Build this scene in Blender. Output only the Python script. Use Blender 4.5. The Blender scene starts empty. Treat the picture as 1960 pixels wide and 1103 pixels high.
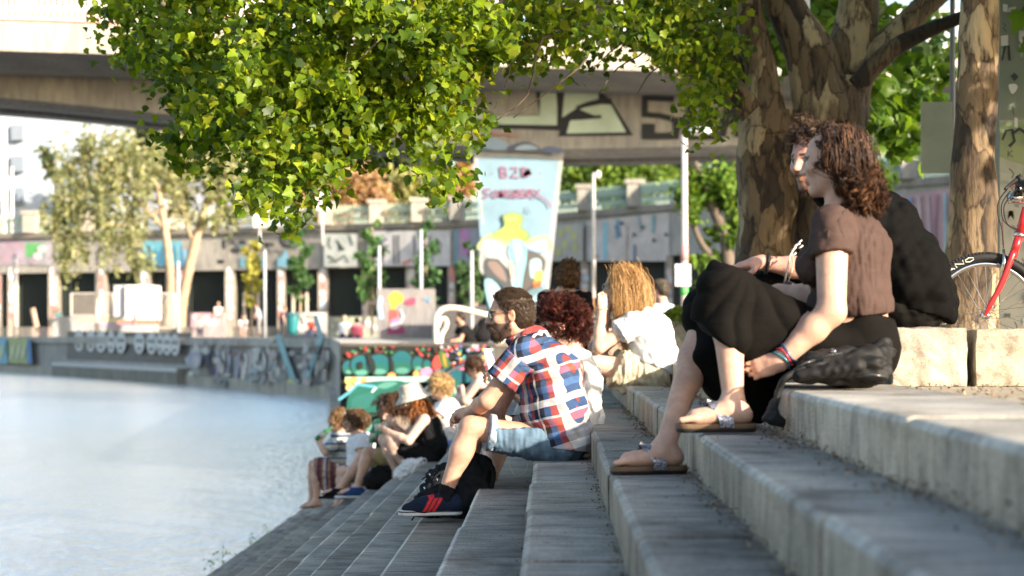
import bpy, math, random
import numpy as np
from mathutils import Vector, Matrix
SC = bpy.context.scene
COL = SC.collection
R = math.radians
F, U0, V0, ZC = 3600.0, 1053.0, 640.0, 0.18      # focal length and vanishing point of the stairs in photo pixels, eye height

def P(u, v, Y):
    return np.array([(u - U0) * Y / F, Y, ZC - (v - V0) * Y / F])

def nrm(a):
    a = np.asarray(a, float)
    return a / (np.linalg.norm(a) + 1e-12)

# ------------------------------------------------------------------ objects
def tag(o, label=None, cat=None, group=None, kind=None):
    if label: o['label'] = label
    if cat: o['category'] = cat
    if group: o['group'] = group
    if kind: o['kind'] = kind
    return o

def empty(name, loc, label=None, cat=None, group=None):
    o = bpy.data.objects.new(name, None)
    o.location = [float(x) for x in loc]
    o.empty_display_size = 0.1
    COL.objects.link(o)
    return tag(o, label, cat, group)

def wloc(o):
    p = np.zeros(3)
    while o is not None:
        p += np.array(o.location); o = o.parent
    return p

def mesh(name, V, Fc, mat, parent=None, smooth=False, col=None, base=None, uv=None):
    V = np.asarray(V, float).reshape(-1, 3)
    off = wloc(parent) if parent is not None else (np.asarray(base, float) if base is not None else np.zeros(3))
    me = bpy.data.meshes.new(name)
    V = V - off
    if isinstance(Fc, np.ndarray):
        n, k = Fc.shape
        me.vertices.add(len(V)); me.vertices.foreach_set('co', V.astype(np.float32).ravel())
        me.loops.add(n * k); me.loops.foreach_set('vertex_index', Fc.astype(np.int32).ravel())
        me.polygons.add(n); me.polygons.foreach_set('loop_start', np.arange(0, n * k, k, dtype=np.int32))
        try: me.polygons.foreach_set('loop_total', np.full(n, k, dtype=np.int32))
        except Exception: pass
        me.update(calc_edges=True)
    else:
        me.from_pydata(V.tolist(), [], Fc)
    if smooth:
        me.polygons.foreach_set('use_smooth', np.ones(len(me.polygons), dtype=bool))
    if col is not None:
        col = np.asarray(col, float)
        if col.ndim == 1: col = np.tile(col, (len(V), 1))
        if col.shape[1] == 3: col = np.hstack([col, np.ones((len(col), 1))])
        a = me.attributes.new('Col', 'FLOAT_COLOR', 'POINT')
        a.data.foreach_set('color', col.astype(np.float32).ravel())
    if uv is not None:
        a = me.attributes.new('pat', 'FLOAT_VECTOR', 'POINT')
        a.data.foreach_set('vector', np.asarray(uv, np.float32).ravel())
    me.update(); me.validate()
    if mat is not None:
        for m in (mat if isinstance(mat, (list, tuple)) else [mat]): me.materials.append(m)
    o = bpy.data.objects.new(name, me)
    COL.objects.link(o)
    if parent is not None: o.parent = parent
    elif base is not None: o.location = [float(x) for x in base]
    return o

class MB:
    """collects loose geometry for ONE mesh"""
    def __init__(s): s.V = []; s.F = []; s.C = []; s.n = 0
    def add(s, V, Fc, c=(1, 1, 1)):
        V = np.asarray(V, float).reshape(-1, 3)
        s.V.append(V)
        s.F += [tuple(int(i) + s.n for i in f) for f in Fc]
        c = np.asarray(c, float)
        s.C.append(np.tile(c, (len(V), 1)) if c.ndim == 1 else c)
        s.n += len(V); return s
    def box(s, lo, hi, c=(1, 1, 1), rot=0, bev=0.0):
        lo = np.asarray(lo, float); hi = np.asarray(hi, float)
        if bev:
            bm = bmesh.new(); bmesh.ops.create_cube(bm, size=1)
            d = hi - lo
            for v in bm.verts: v.co = Vector([v.co[i] * d[i] for i in range(3)])
            bmesh.ops.bevel(bm, geom=bm.edges[:], offset=bev, segments=2, affect='EDGES', profile=.5)
            V = np.array([v.co[:] for v in bm.verts]); bm.verts.index_update()
            Fc = [[v.index for v in f.verts] for f in bm.faces]; bm.free()
        else:
            d = (hi - lo) / 2
            V = np.array([[x, y, z] for x in (-1, 1) for y in (-1, 1) for z in (-1, 1)], float) * d
            Fc = [(0, 1, 3, 2), (4, 6, 7, 5), (0, 4, 5, 1), (2, 3, 7, 6), (0, 2, 6, 4), (1, 5, 7, 3)]
        if rot:
            cs, sn = math.cos(rot), math.sin(rot)
            V = V @ np.array([[cs, sn, 0], [-sn, cs, 0], [0, 0, 1]])
        return s.add(V + (lo + hi) / 2, Fc, c)
    def quad(s, a, b, c2, d, c=(1, 1, 1)): return s.add([a, b, c2, d], [(0, 1, 2, 3)], c)
    def poly(s, pts, c=(1, 1, 1)): return s.add(pts, [tuple(range(len(pts)))], c)
    def tube(s, pts, r, n=8, c=(1, 1, 1), cap=True):
        V, Fc = tube_geo(pts, r, n, cap); return s.add(V, Fc, c)
    def bar(s, a, b, w, c=(1, 1, 1)):
        return s.tube([a, b], w, 6, c)
    def build(s, name, mat, parent=None, smooth=False, base=None):
        return mesh(name, np.vstack(s.V), s.F, mat, parent, smooth, np.vstack(s.C), base)
import bmesh

def tube_geo(pts, r, n=8, cap=True):
    pts = np.asarray(pts, float); m = len(pts)
    r = np.broadcast_to(np.asarray(r, float), (m,))
    T = np.gradient(pts, axis=0); T /= np.linalg.norm(T, axis=1)[:, None] + 1e-12
    ref = np.array([0, 0, 1.0]) if abs(T[0, 2]) < .9 else np.array([1.0, 0, 0])
    A = np.zeros_like(T); a = ref - T[0] * (ref @ T[0]); a = nrm(a)
    for i in range(m):
        a = a - T[i] * (a @ T[i]); a = nrm(a); A[i] = a
    B = np.cross(T, A)
    th = np.arange(n) * 2 * math.pi / n
    V = pts[:, None, :] + r[:, None, None] * (np.cos(th)[None, :, None] * A[:, None, :] + np.sin(th)[None, :, None] * B[:, None, :])
    V = V.reshape(-1, 3); Fc = []
    for i in range(m - 1):
        for j in range(n):
            k = (j + 1) % n
            Fc.append((i * n + j, i * n + k, (i + 1) * n + k, (i + 1) * n + j))
    if cap:
        Fc.append(tuple(range(n - 1, -1, -1))); Fc.append(tuple((m - 1) * n + j for j in range(n)))
    return V, Fc

def spline(pts, k=6, closed=False):
    p = np.asarray(pts, float); n = len(p); out = []
    rng = range(n) if closed else range(n - 1)
    for i in rng:
        if closed: a, b, c, d = p[(i - 1) % n], p[i], p[(i + 1) % n], p[(i + 2) % n]
        else: a, b, c, d = p[max(i - 1, 0)], p[i], p[i + 1], p[min(i + 2, n - 1)]
        for j in range(k):
            t = j / k
            out.append(.5 * (2 * b + (c - a) * t + (2 * a - 5 * b + 4 * c - d) * t * t + (3 * b - a - 3 * c + d) * t ** 3))
    if not closed: out.append(p[-1])
    return np.array(out)

class Waves:
    """smooth noise: a sum of random plane waves"""
    def __init__(s, seed, freq, n=18, stretch=(1, 1, 1)):
        g = np.random.RandomState(seed)
        d = g.normal(size=(n, 3)); d /= np.linalg.norm(d, axis=1)[:, None]
        s.k = d * (freq * g.uniform(.6, 1.6, (n, 1))) * 2 * math.pi / np.asarray(stretch, float)
        s.p = g.uniform(0, 6.28, n); s.n = n
    def __call__(s, X):
        return np.sin(np.asarray(X) @ s.k.T + s.p).sum(axis=1) / math.sqrt(s.n / 2)

# ------------------------------------------------------------------ implicit surfaces
def basis(x, z):
    x = nrm(x); z = np.asarray(z, float); z = nrm(z - x * (z @ x)); y = np.cross(z, x)
    return np.array([x, y, z])            # rows: local axes

def cone(a, b, ra, rb, k=.02, side=None, wide=1.0): return ('c', np.asarray(a, float), np.asarray(b, float), ra, rb, k, None if side is None else nrm(side), wide)
def ell(c, r, B=None, k=.02): return ('e', np.asarray(c, float), np.broadcast_to(np.asarray(r, float), (3,)), np.eye(3) if B is None else B, k)
def sub(p): return ('-',) + p

def prim_box(p):
    if p[0] == '-': p = p[1:]
    if p[0] == 'c':
        w = max(1, p[7]); r = max(p[3], p[4]) * w
        return np.minimum(p[1], p[2]) - r, np.maximum(p[1], p[2]) + r
    r = max(p[2]); return p[1] - r, p[1] + r

def prim_eval(p, X):
    if p[0] == 'c':
        _, a, b, ra, rb, k, side, wide = p
        ba = b - a; pa = X - a
        if side is not None and wide != 1:
            L = math.sqrt(ba @ ba)
            t = np.clip(pa @ ba / max(ba @ ba, 1e-9), 0, 1)
            q = pa - t[..., None] * ba
            s = q @ side
            q = q - (s * (1 - 1 / wide))[..., None] * side
            return np.sqrt((q * q).sum(-1)) - (ra + (rb - ra) * t)
        t = np.clip(pa @ ba / max(ba @ ba, 1e-9), 0, 1)
        q = pa - t[..., None] * ba
        return np.sqrt((q * q).sum(-1)) - (ra + (rb - ra) * t)
    _, c, r, B, k = p
    q = (X - c) @ B.T
    k0 = np.sqrt(((q / r) ** 2).sum(-1)); k1 = np.sqrt(((q / r ** 2) ** 2).sum(-1))
    return k0 * (k0 - 1) / (k1 + 1e-9)

def implicit(prims, h, cuts=(), pad=.02):
    """surface nets of a smooth union; cuts: (point, normal) half-spaces cut away on the normal's side"""
    lo = np.min([prim_box(p)[0] for p in prims if p[0] != '-'], axis=0) - pad - 2 * h
    hi = np.max([prim_box(p)[1] for p in prims if p[0] != '-'], axis=0) + pad + 2 * h
    n = np.ceil((hi - lo) / h).astype(int) + 1
    ax = [lo[i] + h * np.arange(n[i]) for i in range(3)]
    D = np.full(n, .5, np.float32)
    for p in prims:
        neg = p[0] == '-'
        q = p[1:] if neg else p
        k = q[4] if q[0] == 'e' else q[5]
        a, b = prim_box(q); m = max(k, .01) * 1.5 + 2 * h
        i0 = np.clip(np.floor((a - m - lo) / h).astype(int), 0, n - 1); i1 = np.clip(np.ceil((b + m - lo) / h).astype(int) + 1, 1, n)
        sl = tuple(slice(i0[i], i1[i]) for i in range(3))
        X = np.stack(np.meshgrid(*[ax[i][sl[i]].astype(np.float32) for i in range(3)], indexing='ij'), -1)
        d = prim_eval(q, X); o = D[sl]
        if neg:
            hh = np.maximum(k - np.abs(-d - o), 0) / max(k, 1e-6); D[sl] = np.maximum(o, -d) + hh * hh * k * .25
        else:
            hh = np.maximum(k - np.abs(d - o), 0) / max(k, 1e-6); D[sl] = np.minimum(o, d) - hh * hh * k * .25
    for c, nn in cuts:
        nn = nrm(nn); c = np.asarray(c, float)
        pl = (ax[0][:, None, None] - c[0]) * nn[0] + (ax[1][None, :, None] - c[1]) * nn[1] + (ax[2][None, None, :] - c[2]) * nn[2]
        D = np.maximum(D, pl.astype(np.float32))
    D[0] = D[-1] = .5; D[:, 0] = D[:, -1] = .5; D[:, :, 0] = D[:, :, -1] = .5
    S = D < 0
    c0 = S[:-1, :-1, :-1]; cnt = np.zeros(c0.shape, np.int8)
    for i in (0, 1):
        for j in (0, 1):
            for k in (0, 1): cnt += S[i:n[0] - 1 + i, j:n[1] - 1 + j, k:n[2] - 1 + k]
    act = (cnt > 0) & (cnt < 8)
    I = np.argwhere(act)
    if len(I) == 0: return np.zeros((0, 3)), np.zeros((0, 4), int)
    idx = np.full(act.shape, -1, np.int64); idx[act] = np.arange(len(I))
    acc = np.zeros((len(I), 3)); w = np.zeros(len(I))
    cor = [(i, j, k) for i in (0, 1) for j in (0, 1) for k in (0, 1)]
    for a in cor:
        for b in cor:
            if a < b and sum(abs(a[t] - b[t]) for t in range(3)) == 1:
                da = D[I[:, 0] + a[0], I[:, 1] + a[1], I[:, 2] + a[2]]; db = D[I[:, 0] + b[0], I[:, 1] + b[1], I[:, 2] + b[2]]
                m = (da < 0) != (db < 0)
                t = np.where(m, da / np.where(m, da - db, 1), 0)
                acc += m[:, None] * (np.array(a) + t[:, None] * (np.array(b) - np.array(a))); w += m
    V = lo + h * (I + acc / w[:, None])
    Fs = []
    for axn in range(3):
        u, v = [(1, 2), (2, 0), (0, 1)][axn]
        A = np.take(S, range(n[axn] - 1), axn); B = np.take(S, range(1, n[axn]), axn)
        E = np.argwhere(A != B)
        E = E[(E[:, u] > 0) & (E[:, v] > 0) & (E[:, u] < n[u] - 1) & (E[:, v] < n[v] - 1)]
        eu = np.zeros(3, int); eu[u] = 1; ev = np.zeros(3, int); ev[v] = 1
        g = lambda X: idx[X[:, 0], X[:, 1], X[:, 2]]
        q = np.stack([g(E - eu - ev), g(E - ev), g(E), g(E - eu)], 1)
        fl = A[E[:, 0], E[:, 1], E[:, 2]]
        q = np.where(fl[:, None], q, q[:, ::-1]); Fs.append(q)
    Q = np.vstack(Fs); Q = Q[(Q >= 0).all(1)]
    return V, Q

def vnormals(V, Q):
    N = np.zeros_like(V)
    fn = np.cross(V[Q[:, 2]] - V[Q[:, 0]], V[Q[:, 3]] - V[Q[:, 1]])
    for i in range(4): np.add.at(N, Q[:, i], fn)
    return N / (np.linalg.norm(N, axis=1)[:, None] + 1e-12)

def relax(V, Q, it=2, f=.5):
    for _ in range(it):
        A = np.zeros_like(V); c = np.zeros(len(V))
        for i in range(4):
            a, b = Q[:, i], Q[:, (i + 1) % 4]
            np.add.at(A, a, V[b]); np.add.at(A, b, V[a]); np.add.at(c, a, 1); np.add.at(c, b, 1)
        V = V + f * (A / np.maximum(c, 1)[:, None] - V)
    return V

# ------------------------------------------------------------------ materials
def newmat(name):
    m = bpy.data.materials.new(name); m.use_nodes = True
    nt = m.node_tree; b = nt.nodes['Principled BSDF']
    return m, nt, b
def N(nt, typ, **kw):
    n = nt.nodes.new(typ)
    for k, v in kw.items():
        if k in n.inputs: n.inputs[k].default_value = v
        else: setattr(n, k, v)
    return n
def ramp(nt, fac, stops, interp='LINEAR'):
    r = nt.nodes.new('ShaderNodeValToRGB'); r.color_ramp.interpolation = interp
    e = r.color_ramp.elements
    while len(e) > 1: e.remove(e[-1])
    e[0].position = stops[0][0]; e[0].color = tuple(stops[0][1]) + (1,)
    for p, c in stops[1:]:
        x = e.new(p); x.color = tuple(c) + (1,)
    if fac is not None: nt.links.new(fac, r.inputs['Fac'])
    return r.outputs['Color']
def mixc(nt, a, b, fac, mode='MIX'):
    m = nt.nodes.new('ShaderNodeMix'); m.data_type = 'RGBA'; m.blend_type = mode
    def put(s, x):
        if hasattr(x, 'is_linked') or isinstance(x, bpy.types.NodeSocket): nt.links.new(x, s)
        else: s.default_value = (tuple(x) + (1,)) if not isinstance(x, (int, float)) else x
    put(m.inputs[6], a); put(m.inputs[7], b)
    if isinstance(fac, bpy.types.NodeSocket): nt.links.new(fac, m.inputs[0])
    else: m.inputs[0].default_value = fac
    return m.outputs[2]
def coords(nt, scale=(1, 1, 1), src='Object', rot=(0, 0, 0)):
    t = nt.nodes.new('ShaderNodeTexCoord'); mp = nt.nodes.new('ShaderNodeMapping')
    mp.inputs['Scale'].default_value = scale; mp.inputs['Rotation'].default_value = rot
    nt.links.new(t.outputs[src], mp.inputs['Vector']); return mp.outputs[0]
def noise(nt, vec, scale, detail=4, rough=.55):
    n = nt.nodes.new('ShaderNodeTexNoise'); n.inputs['Scale'].default_value = scale; n.inputs['Detail'].default_value = detail; n.inputs['Roughness'].default_value = rough
    if vec is not None: nt.links.new(vec, n.inputs['Vector'])
    return n.outputs['Fac']
def bump(nt, b, h, strength=.3, dist=.01):
    n = nt.nodes.new('ShaderNodeBump'); n.inputs['Strength'].default_value = strength; n.inputs['Distance'].default_value = dist
    nt.links.new(h, n.inputs['Height']); nt.links.new(n.outputs[0], b.inputs['Normal']); return n

def simple(name, col, rough=.6, var=.25, scale=12, bmp=.15, dist=.004, metal=0, attr=False, spec=.4, sss=0, stretch=(1, 1, 1), fine=None):
    m, nt, b = newmat(name)
    v = coords(nt, stretch)
    f = noise(nt, v, scale)
    k = ramp(nt, f, [(.25, (1 - var,) * 3), (.75, (1 + var * .6,) * 3)])
    if attr:
        a = nt.nodes.new('ShaderNodeAttribute'); a.attribute_name = 'Col'; base = a.outputs['Color']
        base = mixc(nt, base, col, 1.0, 'MULTIPLY') if col else base
    else: base = col
    c = mixc(nt, base, k, 1.0, 'MULTIPLY')
    nt.links.new(c, b.inputs['Base Color'])
    b.inputs['Roughness'].default_value = rough; b.inputs['Metallic'].default_value = metal
    b.inputs['Specular IOR Level'].default_value = spec
    if bmp: bump(nt, b, noise(nt, v, fine or scale * 3, 6), bmp, dist)
    if sss:
        b.inputs['Subsurface Weight'].default_value = sss; b.inputs['Subsurface Radius'].default_value = (1, .35, .2); b.inputs['Subsurface Scale'].default_value = .008
    return m
M = {}
# ------------------------------------------------------------------ surface materials
def stone_mat(name, tint=None, attr=True, scale=1.0, stretch=(.5, 3.0, .6), dirt=.58, speck=True):
    m, nt, b = newmat(name)
    v = coords(nt)
    vs = coords(nt, stretch)
    if attr:
        a = nt.nodes.new('ShaderNodeAttribute'); a.attribute_name = 'Col'; base = a.outputs['Color']
    else: base = tint
    big = ramp(nt, noise(nt, v, 1.3 * scale, 5, .6), [(.3, (.74, .75, .77)), (.7, (1.12, 1.1, 1.06))])
    c = mixc(nt, base, big, 1, 'MULTIPLY')
    st = ramp(nt, noise(nt, vs, 9 * scale, 6, .65), [(.32, (1 - dirt,) * 3), (.55, (1.0, 1.0, 1.0)), (.8, (1.15, 1.14, 1.12))])
    c = mixc(nt, c, st, 1, 'MULTIPLY')
    if speck:
        sp = ramp(nt, noise(nt, v, 130 * scale, 3, .7), [(.36, (.45, .43, .4)), (.48, (1, 1, 1)), (.68, (1.2, 1.2, 1.2))])
        c = mixc(nt, c, sp, 1, 'MULTIPLY')
    if speck:
        bl = ramp(nt, noise(nt, coords(nt, (1, .8, 1)), 4.2 * scale, 3, .55), [(.30, (.50, .48, .46)), (.42, (.86, .85, .84)), (.52, (1, 1, 1)), (.72, (1.18, 1.16, 1.12))])
        c = mixc(nt, c, bl, 1, 'MULTIPLY')
    if name == 'step_stone':
        vo = nt.nodes.new('ShaderNodeTexVoronoi'); vo.inputs['Scale'].default_value = 5; nt.links.new(v, vo.inputs['Vector'])
        c = mixc(nt, c, ramp(nt, vo.outputs['Distance'], [(.0, (.5, .49, .48)), (.05, (.55, .54, .53)), (.062, (1, 1, 1))]), 1, 'MULTIPLY')
    nt.links.new(c, b.inputs['Base Color'])
    b.inputs['Roughness'].default_value = .82; b.inputs['Specular IOR Level'].default_value = .3
    h = noise(nt, v, 60 * scale, 8, .7)
    bump(nt, b, h, .35, .006)
    return m
M['step'] = stone_mat('step_stone')
M['concrete'] = stone_mat('concrete', stretch=(1.5, 1.5, .25), scale=.5, dirt=.3, speck=False)
M['block'] = stone_mat('rough_limestone', stretch=(1, 1, 1), scale=2.2, dirt=.35)
M['paint'] = simple('spray_paint', None, .7, .22, 1.2, 0, attr=True)
M['painted'] = simple('painted_metal', None, .4, .15, 6, .05, attr=True)
M['plain'] = simple('plain_surface', None, .7, .18, 8, .1, attr=True)
M['wood'] = simple('weathered_wood', None, .8, .3, 10, .3, attr=True, stretch=(1, 1, .2))
M['steel'] = simple('galvanised_steel', None, .35, .15, 20, 0, metal=.8, attr=True)

def gravel():
    m, nt, b = newmat('gravel'); v = coords(nt)
    f = noise(nt, v, .8, 5); g = noise(nt, v, 45, 6, .75)
    c = mixc(nt, ramp(nt, f, [(.3, (.30, .255, .19)), (.7, (.44, .39, .31))]), ramp(nt, g, [(.3, (.55, .5, .45)), (.6, (1.1, 1.08, 1.05))]), 1, 'MULTIPLY')
    nt.links.new(c, b.inputs['Base Color']); b.inputs['Roughness'].default_value = .9
    bump(nt, b, g, .6, .012); return m
M['gravel'] = gravel()

def water():
    m, nt, b = newmat('river_water'); 
    v1 = coords(nt, (.55, .22, 1)); v2 = coords(nt, (1, .5, 1))
    a = nt.nodes.new('ShaderNodeMath'); a.operation = 'ADD'
    nt.links.new(noise(nt, v1, 1.6, 4, .6), a.inputs[0])
    s = nt.nodes.new('ShaderNodeMath'); s.operation = 'MULTIPLY'; s.inputs[1].default_value = .45
    nt.links.new(noise(nt, v2, 5.5, 5, .6), s.inputs[0]); nt.links.new(s.outputs[0], a.inputs[1])
    f = noise(nt, coords(nt, (.25, .05, 1)), 1.0, 5, .6)
    nt.links.new(ramp(nt, f, [(.3, (.88, .92, .94)), (.7, (.96, .98, .99))]), b.inputs['Base Color'])
    b.inputs['Roughness'].default_value = .24; b.inputs['Metallic'].default_value = .96; b.inputs['IOR'].default_value = 1.33
    bump(nt, b, a.outputs[0], 1.0, .30); return m
M['water'] = water()

# ------------------------------------------------------------------ ground, steps, river
RISE, TREAD, XE = .15, .288, .78
def edge_x(k): return XE - TREAD * k
def build_steps():
    g = random.Random(4)
    mb = MB()
    for k in range(15):
        y = -2.6 + g.uniform(-.4, 0)
        x0, z1 = edge_x(k), -RISE * k
        depth = .47 if k == 0 else TREAD + .03
        while y < 31.2:
            L = g.uniform(.95, 1.5) if k < 10 else g.uniform(.3, .6)
            a, b = y + .003, min(y + L, 31.2) - .003
            dz, dx = g.uniform(-.004, .003), g.uniform(-.006, .006)
            r = .022 if k < 10 else .012
            pr = [(x0 + dx, z1 - RISE - .1)]
            for i in range(6):
                t = i / 5 * math.pi / 2
                w = g.uniform(-.0025, .0025)
                pr.append((x0 + dx + r - r * math.cos(t) + w, z1 + dz - r + r * math.sin(t)))
            pr += [(x0 + depth, z1 + dz), (x0 + depth, z1 - RISE - .1)]
            tone = g.uniform(.85, 1.1)
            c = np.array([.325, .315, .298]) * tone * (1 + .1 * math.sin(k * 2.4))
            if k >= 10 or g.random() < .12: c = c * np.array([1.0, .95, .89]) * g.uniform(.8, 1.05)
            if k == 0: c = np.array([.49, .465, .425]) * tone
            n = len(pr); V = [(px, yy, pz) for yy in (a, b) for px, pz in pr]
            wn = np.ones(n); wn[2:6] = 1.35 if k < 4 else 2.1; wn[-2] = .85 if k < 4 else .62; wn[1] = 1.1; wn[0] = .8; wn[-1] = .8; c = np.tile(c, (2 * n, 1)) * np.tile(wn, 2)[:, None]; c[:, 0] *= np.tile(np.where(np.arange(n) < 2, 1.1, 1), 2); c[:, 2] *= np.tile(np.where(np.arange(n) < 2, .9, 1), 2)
            Fc = [(i, i + n, (i + 1) % n + n, (i + 1) % n) for i in range(n)] + [tuple(range(n)), tuple(range(2 * n - 1, n - 1, -1))]
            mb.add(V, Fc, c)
            y += L
    # dark bedding under the joints and a sloping apron into the river
    mb.add([(edge_x(14) + .01, -3, -2.16), (edge_x(14) + .01, 31.2, -2.16), (-3.9, 31.2, -2.5), (-3.9, -3, -2.5)], [(0, 1, 2, 3)], (.2, .19, .17))
    for k in range(15):
        x0, z = edge_x(k), -RISE * k
        mb.add([(x0 + .03, -3, z - .02), (x0 + .03, 31.2, z - .02), (x0 + .03, 31.2, z - .3), (x0 + .03, -3, z - .3)], [(0, 1, 2, 3)], (.06, .055, .05))
        mb.add([(x0 + .03, -3, z - .02), (x0 + .33, -3, z - .02), (x0 + .33, 31.2, z - .02), (x0 + .03, 31.2, z - .02)], [(0, 1, 2, 3)], (.06, .055, .05))
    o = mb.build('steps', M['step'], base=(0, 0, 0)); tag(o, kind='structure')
build_steps()

QUAY = [(-3.42, 31.95), (-8, 70), (-17.3, 90), (-35.7, 122), (-120, 270)]
g0 = [(1.22, -30), (1.22, 31.3), (-3.4, 31.3), QUAY[0]] + [q for q in QUAY[1:]] + [(-300, 900), (900, 900), (900, -30)]
o = mesh('ground', [(x, y, -.012) for x, y in g0], [tuple(range(len(g0)))][::-1], M['gravel'], base=(0, 0, 0)); tag(o, kind='structure')
M['pave'] = stone_mat('promenade_paving', (.20, .195, .185), False, .6, (1, 1, 1), .3, False)
p0 = [(60, 31.3), (-3.4, 31.3), QUAY[0]] + QUAY[1:] + [(-100, 280), (60, 280)]
o = mesh('promenade', [(x, y, -.006) for x, y in p0], [tuple(range(len(p0)))][::-1], M['pave'], base=(0, 0, 0)); tag(o, kind='structure')
o = mesh('water', [(-900, -40, -2.2), (-3.2, -40, -2.2), (-3.2, 900, -2.2), (-900, 900, -2.2)], [(0, 1, 2, 3)], M['water'], base=(0, 0, 0)); tag(o, kind='structure')

def onplane(u, v, A, B, off=.0):
    dx, dy = B[0] - A[0], B[1] - A[1]
    a = (u - U0) / F
    Y = (A[0] * dy - A[1] * dx) / (a * dy - dx)
    p = P(u, v, Y)
    n = nrm([dy, -dx, 0]); n = -n if n[1] > 0 else n
    return p + n * off
def stroke2(pts, w):
    """thick polyline in pixel space -> outline"""
    p = np.asarray(pts, float); T = np.gradient(p, axis=0); T /= np.linalg.norm(T, axis=1)[:, None] + 1e-9
    Nn = np.stack([-T[:, 1], T[:, 0]], 1) * w / 2
    return [list(np.vstack([p + Nn, (p - Nn)[::-1]]))]
def oval(cx, cy, rx, ry, rot=0, n=14):
    t = np.arange(n) * 2 * math.pi / n; c, s = math.cos(rot), math.sin(rot)
    return [(cx + rx * math.cos(a) * c - ry * math.sin(a) * s, cy + rx * math.cos(a) * s + ry * math.sin(a) * c) for a in t]
def decal(name, parent, A, B, items, off=.01, step=.004, mat=None, xf=None):
    """painted shapes: items = (colour, outline in photo pixels); each lies on the plane A-B a hair above the one before"""
    mb = MB()
    for i, (c, pts) in enumerate(items):
        if xf: pts = [xf(*p) for p in pts]
        mb.poly([onplane(u, v, A, B, off + step * i) for u, v in pts], c)
    return mb.build(name, mat or M['paint'], parent)
def S(c, pts, w): return (c, stroke2(pts, w)[0])
def fr(ox, oy, sc): return lambda x, y: (ox + x / sc, oy + y / sc)
def blob(c, pts): return (c, [tuple(p) for p in spline(pts, 4, True)])

BLK, WHT = (.018, .018, .022), (.72, .72, .7)

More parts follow.
